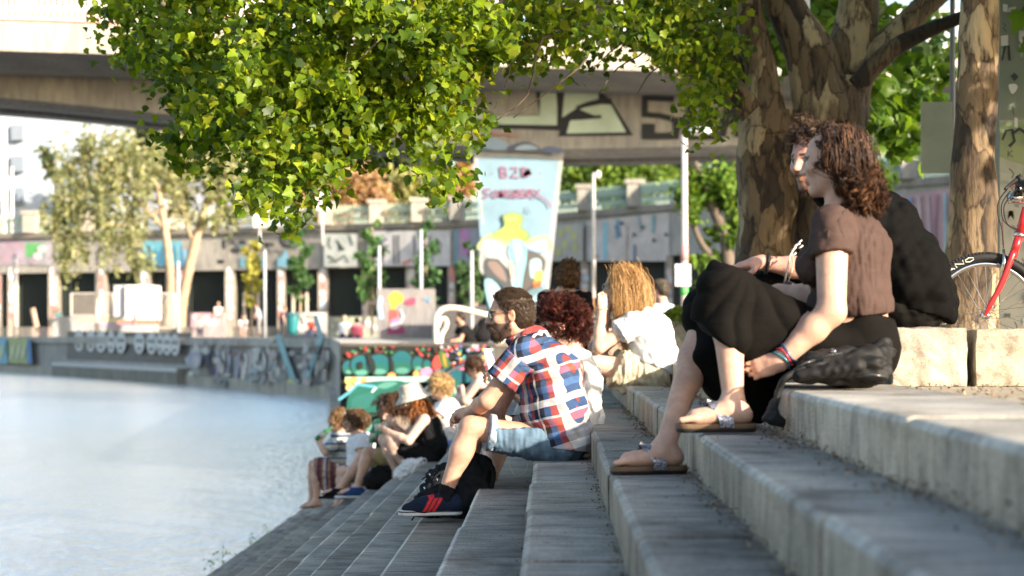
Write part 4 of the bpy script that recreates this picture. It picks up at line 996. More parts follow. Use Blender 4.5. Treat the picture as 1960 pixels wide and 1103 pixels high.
pole('street_lamp', 1136, 332, 650, 8, 48, WP, 'slim white lamp post just past the painted pier', 'lamp post', (9, 2, 6, 8))
pole('street_lamp', 186, 482, 632, 8, 108, (.7, .62, .55), 'short warm-lit lamp post standing in the pale willow', 'lamp post', (10, -4, 9, 4))
pole('flag_pole', 8, 235, 560, 12, 140, (.78, .76, .74), 'thick white pole at the very edge of the picture before the pale building', 'pole', ground=False)
pole('flag_pole', 23, 320, 560, 6, 140, (.7, .7, .72), 'thin white pole next to the thick one before the pale building', 'pole', ground=False)
pole('post', 30, 487, 632, 9, 116, (.66, .6, .54), 'pale wooden mooring post at the outer end of the quay', 'post')
for u, v0, w, Y, lab in ((341, 500, 6, 100, 'thin bluish pole between the willow trunk and the mesh fence'), (507, 478, 5, 96, 'thin grey pole next to the yellow sapling'), (726, 470, 6, 84, 'thin pale pole beside the staked green sapling'), (806, 440, 6, 82, 'thin pale pole in front of the orange mural wall'), (903, 480, 7, 76, 'thin pole covered in stickers near the bridge pier')):
    pole('pole', u, v0, 645, w, Y, (.5, .53, .58), lab, 'pole', None, 'thin poles on the far promenade')
pole('painted_post', 1540, -40, 660, 24, 15.6, (.62, .64, .64), 'round post painted blue and orange between the two plane trunks', 'post', bands=[(200, 350, (.10, .26, .42)), (352, 405, (.65, .2, .1)), (406, 492, (.10, .28, .45)), (493, 530, (.62, .6, .58))])
sp = pole('sign_post', 1823, -60, 690, 11, 14.2, (.3, .29, .28), 'grey pole carrying a pale sign plate seen from behind', 'sign')
mb = MB(); a, b = P(1762, 332, 14.1), P(1822, 196, 14.1); mb.box((a[0], 14.08, a[2]), (b[0], 14.1, b[2]), (.40, .42, .31), bev=.004); mb.build('sign_plate', M['painted'], sp)

def box_thing(name, label, cat, parts, base, group=None):
    t = empty(name, base, label, cat, group)
    for nm, mats, boxes in parts:
        mb = MB()
        for lo, hi, c in boxes: mb.box(lo, hi, c)
        mb.build(nm, M[mats], t)
    return t
def pxbox(u0, v0, u1, v1, Y, d, c):
    a, b = P(u0, v1, Y), P(u1, v0, Y); return ((a[0], Y, a[2]), (b[0], Y + d, b[2]), c)
box_thing('container', 'bright white box trailer parked on the far quay', 'container', [('body', 'painted', [pxbox(240, 546, 292, 612, 100, 2.2, (.85, .84, .82))]), ('side_panel', 'painted', [pxbox(218, 546, 239.6, 606, 100.3, 2, (.5, .51, .55))]), ('chassis', 'painted', [pxbox(224, 613, 292, 621, 100.1, 2, (.35, .2, .15))])], P(255, 621, 100))  # grey side panel has the unlit side of the white box painted in
t = empty('traffic_cone', P(258, 621, 99), 'narrow red and white cone in front of the white container', 'cone'); mb = MB(); mb.tube([P(258, 622, 99), P(258, 612, 99), P(258, 602, 99), P(258, 592, 99)], [.14, .11, .08, .04], 8, (.6, .12, .1)); mb.build('cone', M['painted'], t)
for u0, u1, v0, v1, Y, lab in ((136, 216, 562, 604, 112, 'mesh fence panel under the willow'), (297, 334, 562, 628, 103, 'mesh fence panel close to the white container')):
    t = empty('mesh_fence', P((u0 + u1) / 2, 632, Y), lab, 'fence'); mb = MB(); c = (.55, .5, .46)
    for u in (u0, u1): mb.tube([P(u, v1, Y), P(u, v0, Y)], .07, 6, c)
    for v in (v0, v1): mb.tube([P(u0, v, Y), P(u1, v, Y)], .05, 6, c)
    mb.build('frame', M['painted'], t); mb = MB()
    for u in np.arange(u0, u1, 3): mb.tube([P(u, v1, Y), P(u, v0, Y)], .012, 4, c)
    mb.build('grille', M['painted'], t)
# painted low walls and the mural block
def lowwall(u0, v0, u1, v1, Y, col, label, items, z=None):
    a, b = P(u0, v1, Y), P(u1, v0, Y); zb = min(a[2], -.02)
    t = empty('low_wall', ((a[0] + b[0]) / 2, Y, -.02), label, 'wall'); mb = MB(); mb.box((a[0], Y, zb), (b[0], Y + .5, b[2]), col); mb.build('wall', M['concrete'], t)
    if items: decal('graffiti', t, (a[0], Y), (b[0], Y), items, .01, .005, xf=z)
gg = random.Random(2)
it = [((.5, .28, .33), [(365, 600), (415, 600), (415, 626), (365, 626)])] + [((.55, .42, .45), oval(gg.uniform(370, 412), gg.uniform(605, 622), 5, 4)) for _ in range(9)]
lowwall(362, 599, 430, 634, 104, (.4, .33, .34), 'low pink painted wall on the far promenade', it)
it = [((.55, .53, .5), [(553, 598), (622, 598), (622, 632), (553, 632)]), S((.6, .12, .12), [(585, 605), (605, 612), (592, 622), (612, 630)], 5), S((.1, .35, .4), [(560, 604), (566, 628)], 6), S((.12, .1, .1), [(575, 608), (580, 622)], 5)]
lowwall(552, 598, 624, 636, 92, (.45, .43, .42), 'low white wall with red scrawl behind the teal bin', it)
z = fr(640, 560, 5.513)
it = [((.26, .05, .14), [(560, 370), (740, 360), (740, 440), (560, 440)]), blob((.72, .38, .06), [(565, 60), (590, 10), (660, -10), (725, 30), (720, 100), (650, 150), (640, 210), (590, 180), (585, 110)]), blob((.6, .09, .08), [(580, 190), (640, 180), (670, 230), (650, 330), (600, 350), (575, 270)]), blob((.7, .2, .34), [(600, 290), (680, 270), (690, 340), (610, 370)]), blob((.6, .5, .58), [(590, 340), (670, 320), (680, 370), (610, 390)]), blob((.3, .06, .12), [(740, 100), (800, 60), (860, 60), (840, 130), (760, 130)]), S((.12, .3, .5), [(940, 70), (990, 60), (1000, 110)], 24), S((.35, .5, .62), [(490, 40), (480, 160), (500, 280)], 50), S((.5, .48, .55), [(700, 180), (730, 260), (690, 330)], 30)]
lowwall(722, 553, 832, 642, 80, (.27, .26, .27), 'grey wall painted with an orange and red figure behind the curved railing', it, z)
lowwall(834, 585, 945, 640, 78, (.10, .095, .10), 'dark grey wall beyond the cream curved railing', [])
lowwall(100, 606, 300, 634, 112, (.42, .42, .43), 'long pale parapet under the willow at the quay edge', [S((.55, .5, .3), [(150, 614), (200, 612), (280, 616)], 7), S((.4, .3, .5), [(180, 622), (260, 622)], 5)])
lowwall(628, 606, 728, 634, 90, (.36, .38, .33), 'low greenish wall behind the two people seated on the quay', [S((.5, .5, .3), [(640, 612), (690, 612)], 6), S((.6, .58, .6), [(700, 615), (722, 630)], 9)])
t = empty('litter_bin', P(560, 636, 90) * [1, 1, 0], 'teal litter bin on the far promenade', 'bin'); V, Q4 = implicit([cone(P(560, 632, 90), P(560, 610, 90), .26, .3, .05)], .05); mesh('body', V, Q4, M['painted'], t, True, np.array((.02, .18, .2)))
mb = MB(); mb.tube([P(560, 606, 90), P(560, 603, 90)], .36, 12, (.03, .12, .13)); mb.build('lid', M['painted'], t)
t = empty('mooring_stage', P(95, 708, 117), 'timber mooring stage with splayed posts standing in the river by the quay', 'jetty')
mb = MB(); mb.box(*pxbox(60, 626, 132, 650, 115, 3, (.52, .4, .33))); mb.build('deck', M['wood'], t)
for q in ([(64, 654), (84, 720)], [(76, 654), (92, 720)], [(92, 652), (98, 720)], [(106, 652), (104, 720)], [(128, 654), (108, 700)]):
    mb = MB(); a, b = P(*q[0], 115.6), P(*q[1], 115.6); mb.tube([b, a], .22, 8, (.30, .22, .16)); mb.build('post', M['wood'], t)
for q in ([(70, 626), (62, 590)], [(112, 626), (101, 592)]):
    mb = MB(); mb.tube([P(*q[0], 116), P(*q[1], 116)], .16, 8, (.6, .42, .3)); mb.build('bollard', M['wood'], t)
for u, v, c, lab in ((418, 0, 0, ''),): pass
o = pole('street_sign', 617, 360, 470, 5, 118, (.6, .6, .62), 'white street sign plate on a post at the balustrade', 'sign', ground=False)
mb = MB(); mb.box(*pxbox(604, 364, 631, 402, 117.7, .1, (.6, .6, .6))); mb.build('sign_plate', M['painted'], o)
o = pole('street_sign', 497, 390, 470, 5, 120, (.6, .6, .62), 'white box on a post by the balustrade above the barred openings', 'sign', ground=False)
mb = MB(); mb.box(*pxbox(484, 392, 508, 436, 119.7, .3, (.55, .55, .55))); mb.build('sign_plate', M['painted'], o)

# the pillar plastered with stickers
def pillar():
    Y = 13.0; a = P(1913, 0, Y)[0]
    t = empty('advert_pillar', (a + .4, Y + .3, 0), 'square pillar plastered with stickers and graffiti behind the red bicycle', 'pillar')
    mb = MB(); mb.box((a, Y, -.02), (a + .85, Y + .7, 3.4), (.36, .38, .33)); mb.build('shaft', M['plain'], t)
    g = random.Random(9); it = []
    it += [((.20, .23, .18), [(1913, -60), (2000, -60), (2000, 230), (1913, 230)]), ((.27, .33, .18), [(1913, 236), (2000, 225), (2000, 330), (1913, 300)]), ((.42, .42, .40), [(1913, 330), (2000, 345), (2000, 640), (1913, 640)])]  # pale lower panel paints the sunlit part of the shaft
    for _ in range(40):
        u, v, w, h = g.uniform(1912, 1975), g.uniform(-20, 640), g.uniform(5, 15), g.uniform(6, 20)
        c = g.choice([(.65, .65, .62), (.5, .52, .5), (.12, .13, .12), (.3, .34, .28), (.6, .56, .5), (.2, .25, .3), (.55, .2, .15)])
        s = g.uniform(-3, 3); it.append((c, [(u, v + s), (u + w, v), (u + w, v + h), (u, v + h + s)]))
    for _ in range(16):
        u, v = g.uniform(1914, 1965), g.uniform(0, 620)
        it.append(S((.08, .08, .08), [(u, v), (u + g.uniform(2, 8), v + g.uniform(4, 10)), (u + g.uniform(0, 9), v + g.uniform(10, 18)), (u + g.uniform(2, 12), v + g.uniform(14, 24))], 2.2))
    for o, pts, w in (((0, 0), [(1914, 118), (1920, 92), (1927, 90), (1929, 118)], 5), ((0, 0), [(1914, 270), (1922, 252), (1934, 250), (1938, 272), (1928, 282)], 6), ((0, 0), [(1936, 256), (1948, 248), (1962, 258)], 6)): it.append(S((.03, .03, .035), pts, w))
    it += [blob((.66, .66, .64), [(1934, 182), (1928, 172), (1928, 164), (1934, 163), (1940, 163), (1944, 168), (1941, 176)]), ((.05, .05, .06), [(1930, 148), (1938, 141), (1946, 149), (1938, 158)]),
           S((.08, .08, .08), [(1926, 290), (1926, 302)], 2.4), S((.08, .08, .08), [(1934, 290), (1927, 296), (1935, 302)], 2.4), S((.3, .25, .25), [(1926, 422), (1926, 404), (1931, 414), (1936, 404), (1936, 422)], 2.2), S((.35, .1, .08), [(1914, 420), (1916, 470)], 3)]
    decal('stickers', t, (a, Y), (a + .85, Y), [(c, [(min(max(u, 1913.5), 2010), v) for u, v in p]) for c, p in it], .003, .0008)
pillar()
# ------------------------------------------------------------------ people
M['skin'] = simple('skin', None, .52, .20, 38, .25, .004, attr=True, spec=.35, sss=.10)
M['cloth'] = simple('cloth', None, .85, .16, 14, .5, .011, attr=True, spec=.06, fine=17, stretch=(1, 1, 2))
M['leather'] = simple('leather', None, .65, .2, 20, .2, .003, attr=True, spec=.25)
M['shiny'] = simple('shiny_plastic', None, .25, .1, 10, 0, attr=True, spec=.6)
M['chrome'] = simple('chrome', None, .15, .05, 10, 0, metal=1, attr=True)
def hairmat():
    m, nt, b = newmat('hair'); a = nt.nodes.new('ShaderNodeAttribute'); a.attribute_name = 'Col'
    nt.links.new(a.outputs['Color'], b.inputs['Base Color']); b.inputs['Roughness'].default_value = .5; b.inputs['Specular IOR Level'].default_value = .3
    b.inputs['Anisotropic'].default_value = .6
    tr = nt.nodes.new('ShaderNodeBsdfTranslucent'); nt.links.new(a.outputs['Color'], tr.inputs['Color'])
    mx = nt.nodes.new('ShaderNodeMixShader'); mx.inputs[0].default_value = .25
    nt.links.new(b.outputs[0], mx.inputs[1]); nt.links.new(tr.outputs[0], mx.inputs[2]); nt.links.new(mx.outputs[0], nt.nodes['Material Output'].inputs['Surface']); return m
M['hair'] = hairmat()
def glitter():
    m, nt, b = newmat('glitter_strap'); v = coords(nt)
    w = nt.nodes.new('ShaderNodeTexVoronoi'); w.inputs['Scale'].default_value = 260; nt.links.new(v, w.inputs['Vector'])
    c = ramp(nt, w.outputs['Color'], [(.0, (.03, .03, .045)), (.35, (.12, .125, .16)), (.6, (.5, .5, .58)), (.8, (.10, .10, .13)), (.92, (.35, .26, .2))])
    nt.links.new(c, b.inputs['Base Color']); b.inputs['Metallic'].default_value = .7; b.inputs['Roughness'].default_value = .3; return m
M['glitter'] = glitter()
def plaid():
    m, nt, b = newmat('plaid_cotton'); a = nt.nodes.new('ShaderNodeAttribute'); a.attribute_name = 'pat'
    sx = nt.nodes.new('ShaderNodeSeparateXYZ'); nt.links.new(a.outputs['Vector'], sx.inputs[0])
    W_, R_, N_, B_, K_ = (.62, .61, .60), (.42, .075, .055), (.015, .02, .05), (.055, .11, .24), (.02, .018, .02)
    seq1 = [(0, W_), (.18, R_), (.31, B_), (.46, K_), (.60, W_), (.66, N_), (.80, R_), (.89, B_)]
    seq2 = [(0, W_), (.16, N_), (.30, B_), (.44, K_), (.58, R_), (.74, W_), (.79, N_)]
    def fam(o, per, seq):
        d = nt.nodes.new('ShaderNodeMath'); d.operation = 'DIVIDE'; d.inputs[1].default_value = per; nt.links.new(o, d.inputs[0])
        f = nt.nodes.new('ShaderNodeMath'); f.operation = 'FRACT'; nt.links.new(d.outputs[0], f.inputs[0])
        return ramp(nt, f.outputs[0], seq, 'CONSTANT')
    c = mixc(nt, fam(sx.outputs[0], .235, seq2), fam(sx.outputs[1], .225, seq1), .5)
    v = coords(nt)
    c = mixc(nt, c, ramp(nt, noise(nt, v, 14), [(.3, (.88,) * 3), (.7, (1.1,) * 3)]), 1, 'MULTIPLY')
    nt.links.new(c, b.inputs['Base Color']); b.inputs['Roughness'].default_value = .85; b.inputs['Specular IOR Level'].default_value = .15
    bump(nt, b, noise(nt, coords(nt, (1, 1, 2.2)), 16, 5, .6), .55, .012); return m
M['plaid'] = plaid()

class Head:
    def __init__(s, c, f, up=(0, 0, 1), sc=1.0):
        s.c = np.asarray(c, float); s.f = nrm(f); up = np.asarray(up, float); s.u = nrm(up - s.f * (up @ s.f)); s.l = np.cross(s.u, s.f); s.s = sc
        s.B = np.array([s.f, s.l, s.u])
    def W(s, p): return s.c + s.s * (np.asarray(p, float) @ s.B)
    def L(s, X): return (np.asarray(X) - s.c) @ s.B.T / s.s
    def e(s, c, r, k=.02): return ell(s.W(c), np.asarray(r, float) * s.s, s.B, k)
    def k(s, a, b, ra, rb, k=.015): return cone(s.W(a), s.W(b), ra * s.s, rb * s.s, k)
    def prims(s, fem=False):
        j = .9 if fem else 1.0
        p = [s.e((-.014, 0, .032), (.099, .076, .090)), s.e((.032, 0, -.025), (.062, .060 * j, .086), .03)]
        for y in (1, -1):
            p += [s.k((-.008, .050 * y * j, -.055), (.060, .014 * y, -.103), .024 * j, .018 * j, .025), s.k((.079, .030 * y, .018), (.088, .010 * y, .016), .010, .010, .02), s.e((.060, .044 * y, -.022), (.022, .02, .018), .02)]
        p += [s.e((.072, 0, -.100), (.018, .020, .017), .015), s.k((.089, 0, .008), (.112, 0, -.030), .0085, .0115, .012)]
        for y in (1, -1):
            p += [s.e((.100, .011 * y, -.034), (.011, .008, .008), .008), s.k((.094, 0, -.060), (.080, .022 * y, -.064), .0075, .004, .006), s.k((.092, 0, -.072), (.080, .019 * y, -.070), .008, .004, .006)]
            p += [sub(s.e((.094, .032 * y, .001), (.014, .017, .010), .012)), s.e((.0735, .032 * y, .0), (.0125, .0125, .0125), .002)]
            p += [s.e((-.012, .079 * y, -.006), (.020, .008, .031), .006), sub(s.e((-.008, .086 * y, -.004), (.011, .006, .019), .006))]
        return p
    def paint(s, V, C, skin, brow=(.05, .03, .02), lip=(.42, .16, .13), stubble=None, eyes=True):
        q = s.L(V); x, y, z = q.T; near = (np.abs(x) < .16) & (np.abs(y) < .11) & (np.abs(z) < .14)
        ay = np.abs(y)
        m = near & (x > .07) & (ay < .024) & (z < -.056) & (z > -.080); C[m] = lip
        m = near & (x > .07) & (ay < .022) & (np.abs(z + .0665) < .0022); C[m] = np.array(lip) * .3
        m = near & (x > .062) & (ay > .012) & (ay < .052) & (np.abs(z - .020 + (ay - .03) * .15) < .0055); C[m] = brow
        if eyes:
            m = near & (x > .062) & (np.abs(ay - .032) < .0145) & (np.abs(z) < .0072); C[m] = (.62, .58, .55)
            m = near & (x > .068) & (np.abs(ay - .033) < .0058) & (np.abs(z) < .0068); C[m] = (.06, .035, .02)
            m = near & (x > .055) & (np.abs(ay - .032) < .017) & (np.abs(z - .0075) < .0022); C[m] = (.05, .03, .025)
        m = near & (x > -.04) & (x < .02) & (ay > .074) & (z < .03) & (z > -.04); C[m] = np.array(skin) * [1.08, .82, .78]
        if stubble is not None:
            m = near & (z < -.038) & (x > -.005) & (z < -.03 - (x - .06) * .4); C[m] = stubble

def hand(w, d, n, thumb, curl=.5, s=1.0, spread=.1):
    """palm and five separate fingers; w wrist, d towards the fingertips, n the way the palm faces, thumb the thumb's side"""
    d, n = nrm(d), np.asarray(n, float); n = nrm(n - d * (n @ d)); t = np.cross(d, n); t = t if t @ np.asarray(thumb) > 0 else -t
    B = np.array([d, t, n]); w = np.asarray(w, float)
    p = [ell(w + d * .050 * s, np.array([.050, .040, .016]) * s, B, .012), cone(w, w + d * .03 * s, .026 * s, .024 * s, .02, t, 1.25)]
    for i, (o, L) in enumerate(((.030, .072), (.010, .082), (-.010, .076), (-.028, .060))):
        a = w + (d * (.088 - .005 * abs(i - 1)) + t * o) * s; ang = .15 + curl * .25; dd = nrm(d + t * spread * o * 12)
        r = (.0092 - .0006 * (i == 3)) * s
        p.append(cone(w + (d * .05 + t * o * .9) * s, a, r * 1.15, r * 1.05, .008))
        for k, fr_ in enumerate((.45, .32, .23)):
            v = dd * math.cos(ang) + n * math.sin(ang); b = a + v * L * fr_ * s
            p.append(cone(a, b, r * (1 - .08 * k), r * (.93 - .1 * k), .003)); a = b; ang += curl * (1.0 + .12 * i)
    a = w + (d * .022 + t * .026 + n * .006) * s; v = nrm(d * .62 + t * .62 + n * .35 * (1 + curl)); b = a + v * .038 * s
    p.append(cone(a, b, .0125 * s, .0105 * s, .008)); v = nrm(d * .9 + t * .18 + n * .4 * (.4 + curl)); c = b + v * .030 * s; p.append(cone(b, c, .0105 * s, .009 * s, .003)); p.append(cone(c, c + nrm(v - t * .3) * .02 * s, .009 * s, .0075 * s, .003))
    return p
def foot(an, toe, s=1.0, up=(0, 0, 1), toes=True):
    an, toe = np.asarray(an, float), np.asarray(toe, float); up = nrm(up)
    d = toe - an; d = nrm(d - up * (d @ up)); t = np.cross(up, d); L = (toe - an) @ d
    base = an - up * .075 * s
    heel = base - d * .035 * s + up * .03 * s; ball = base + d * (L - .055 * s) + up * .022 * s
    p = [cone(an, an - up * .03 * s - d * .01, .038 * s, .036 * s, .02), cone(heel, ball, .033 * s, .024 * s, .025, t, 1.35), cone(an + d * .025 * s - up * .018, ball, .030 * s, .018 * s, .03, t, 1.25)]
    if toes:
        for o, l, r in ((.031, .054, .0125), (.008, .052, .0085), (-.010, .044, .008), (-.025, .035, .0075), (-.038, .025, .0075)):
            for sg in (1,):
                a = ball + t * o * s; p.append(cone(a, a + d * l * s - up * .008 * s, r * s, r * .9 * s, .008))
    return p

def torso(J, add=0, k=.05, r=(.125, .115, .125), wide=1.35, neckr=.055):
    lat = nrm(J['shR'] - J['shL'])
    return [cone(J['pelvis'], J['waist'], r[0] + add, r[1] + add, k, lat, wide), cone(J['waist'], J['chest'], r[1] + add, r[2] + add, k, lat, wide),
            cone(J['chest'], J['neck'] * .75 + J['chest'] * .25, r[2] + add, neckr + .025 + add, k, lat, wide * .92), cone(J['shL'], J['shR'], .052 + add, .052 + add, k)]
def body_prims(J, H, fat=1.0, fem=False, hands=None, feet=True, r=(.125, .115, .125), wide=1.35, arm=1.0, leg=1.0, toes=True, fs=None):
    p = torso(J, -.012, .05, r, wide)
    nb = H.W((-.025, 0, -.075))
    p += [cone(J['neck'], nb, .062 * fat, .052 * fat, .03)]
    p += H.prims(fem)
    for sd in 'LR':
        sh, el, wr = J['sh' + sd], J['el' + sd], J['wr' + sd]
        p += [cone(sh, el, .052 * arm, .042 * arm, .03), cone(el, el * .65 + wr * .35, .041 * arm, .041 * arm, .02), cone(el * .65 + wr * .35, wr, .040 * arm, .027 * arm, .02)]
        if hands and sd in hands:
            d, n, th, cu = hands[sd]; p += hand(wr, d, n, th, cu, .98 if not fem else .9)
        hp, kn, an = J['hip' + sd], J['kn' + sd], J['an' + sd]
        p += [cone(hp, kn, .085 * leg, .056 * leg, .04), cone(kn, kn * .65 + an * .35, .055 * leg, .054 * leg, .02), cone(kn * .65 + an * .35, an, .053 * leg, .034 * leg, .03)]
        back = nrm(np.cross(an - kn, np.cross(hp - kn, an - kn)) * 1.0)
        p.append(cone(kn * .78 + an * .22 + back * .018, kn * .5 + an * .5 + back * .012, .042 * leg, .036 * leg, .03))
        if feet: p += foot(an, J['to' + sd], fs or (.95 if fem else 1.05), toes=toes)
    return p
def conv(**kw): return {k: P(*v) for k, v in kw.items()}
def make_body(label, J, H, h, skin, base, group=None, brow=(.05, .03, .02), stubble=None, eyes=True, lip=(.42, .16, .13), **kw):
    V, Q = implicit(body_prims(J, H, **kw), h); V = relax(V, Q, 1, .4)
    w = Waves(3, 9); C = np.array(skin) * (1 + .05 * w(V))[:, None]
    H.paint(V, C, skin, brow, lip, stubble, eyes)
    o = mesh('person', V, Q, M['skin'], None, True, C, base=base)
    return tag(o, label, 'person', group)
def cloth(name, parent, prims, h, col, cuts=(), amp=.005, freq=9, seed=1, mat='cloth', colfn=None, patfn=None, smooth=2, stretch=(1, 1, 1), fold=None):
    V, Q = implicit(prims, h, cuts); V = relax(V, Q, smooth, .5)
    if amp:
        Nn = vnormals(V, Q); w = Waves(seed, freq, 22, stretch); w2 = Waves(seed + 50, freq * 2.4, 22, stretch)
        d = w(V); d = np.abs(d) * .8 + .3 * d - .5                       # creases: rounded hills with sharper valleys
        V = V + Nn * (amp * d + amp * .35 * w2(V))[:, None]
    if fold: V = V + vnormals(V, Q) * fold(V)[:, None]
    C = colfn(V) if colfn else np.array(col)
    return mesh(name, V, Q, M[mat], parent, True, C, uv=patfn(V) if patfn else None)

def strands(name, parent, roots, dirs, L, seg, r, cols, seed, grav=.5, wild=.15, curl=0.0, turns=4, coll=(), keep=1.0, flow=None, sides=3, taper=.4, clump=1, cj=.006, ramp0=3.5):
    g = np.random.RandomState(seed); n = len(roots)
    L = np.broadcast_to(L, (n,)) * g.uniform(.75, 1.2, n)
    X = np.zeros((n, seg + 1, 3)); X[:, 0] = roots; d = dirs / (np.linalg.norm(dirs, axis=1)[:, None] + 1e-9); st = (L / seg)[:, None]
    for i in range(seg):
        f = np.array([0, 0, -grav]) + (flow(X[:, i]) if flow else 0)
        d = d * keep + f + g.normal(size=(n, 3)) * wild; d /= np.linalg.norm(d, axis=1)[:, None] + 1e-9
        x = X[:, i] + d * st
        for c, rr, B in coll:
            q = (x - c) @ B.T / rr; m = np.linalg.norm(q, axis=1); ins = m < 1
            x[ins] = (q[ins] / m[ins, None] * rr) @ B + c
        X[:, i + 1] = x
    if curl:
        T = np.gradient(X, axis=1); T /= np.linalg.norm(T, axis=2)[..., None] + 1e-9
        a = np.cross(T, g.normal(size=(n, 1, 3))); a /= np.linalg.norm(a, axis=2)[..., None] + 1e-9; b = np.cross(T, a)
        s = np.linspace(0, 1, seg + 1)[None]; ph = g.uniform(0, 6.28, (n, 1)) + s * 6.283 * turns * g.uniform(.7, 1.3, (n, 1))
        am = (curl * g.uniform(.6, 1.3, (n, 1)) * np.minimum(1, s * ramp0))[..., None]
        X = X + am * (np.cos(ph)[..., None] * a + np.sin(ph)[..., None] * b)
    if clump > 1:
        X = np.repeat(X, clump, axis=0); n = len(X); st_ = np.linspace(1, .55, seg + 1)[None, :, None]
        X = X + g.normal(size=(n, 1, 3)) * cj * np.where(g.rand(n, 1, 1) < .12, 2.6, .9) * st_ + np.cumsum(g.normal(size=X.shape), axis=1) * cj * .06
    T = np.gradient(X, axis=1); T /= np.linalg.norm(T, axis=2)[..., None] + 1e-9
    ref = np.array([.3, .5, .8]); A = np.cross(T, ref); A /= np.linalg.norm(A, axis=2)[..., None] + 1e-9; Bv = np.cross(T, A)
    rad = (r * g.uniform(.7, 1.3, n))[:, None] * (1 - (1 - taper) * np.linspace(0, 1, seg + 1)[None])
    th = np.arange(sides) * 2 * math.pi / sides
    V = X[:, :, None] + rad[..., None, None] * (np.cos(th)[:, None] * A[:, :, None] + np.sin(th)[:, None] * Bv[:, :, None])
    i0 = (np.arange(n)[:, None, None] * (seg + 1) + np.arange(seg)[None, :, None]) * sides; j = np.arange(sides)[None, None]; j2 = (j + 1) % sides
    Q = np.stack([i0 + j, i0 + j2, i0 + sides + j2, i0 + sides + j], -1).reshape(-1, 4)
    cols = np.asarray(cols); c = cols[np.repeat(g.randint(0, len(cols), max(1, n // clump)), clump)] * g.uniform(.7, 1.3, (n, 1))
    return mesh(name, V.reshape(-1, 3), Q, M['hair'], parent, True, np.repeat(c, (seg + 1) * sides, axis=0))
def pick(V, Nn, n, seed, mask=None):
    g = np.random.RandomState(seed); idx = np.arange(len(V)) if mask is None else np.where(mask)[0]
    i = g.choice(idx, n); return V[i], Nn[i]
def haircap(parent, prims, h, col, cuts=(), amp=.004, freq=30, seed=2, name='hair'):
    V, Q = implicit(prims, h, cuts); V = relax(V, Q, 1); Nn = vnormals(V, Q); V = V + Nn * (amp * Waves(seed, freq)(V))[:, None]
    w = Waves(seed + 3, 40)(V); C = np.array(col)[None] * (1 + .25 * w)[:, None]
    return mesh(name, V, Q, M['hair'], parent, True, C), V, Nn
def lensdisc(mb, c, a, b, rx, ry, col, n=16):
    th = np.arange(n) * 2 * math.pi / n; mb.add([c + a * rx * math.cos(t) + b * ry * math.sin(t) for t in th], [tuple(range(n))], col)

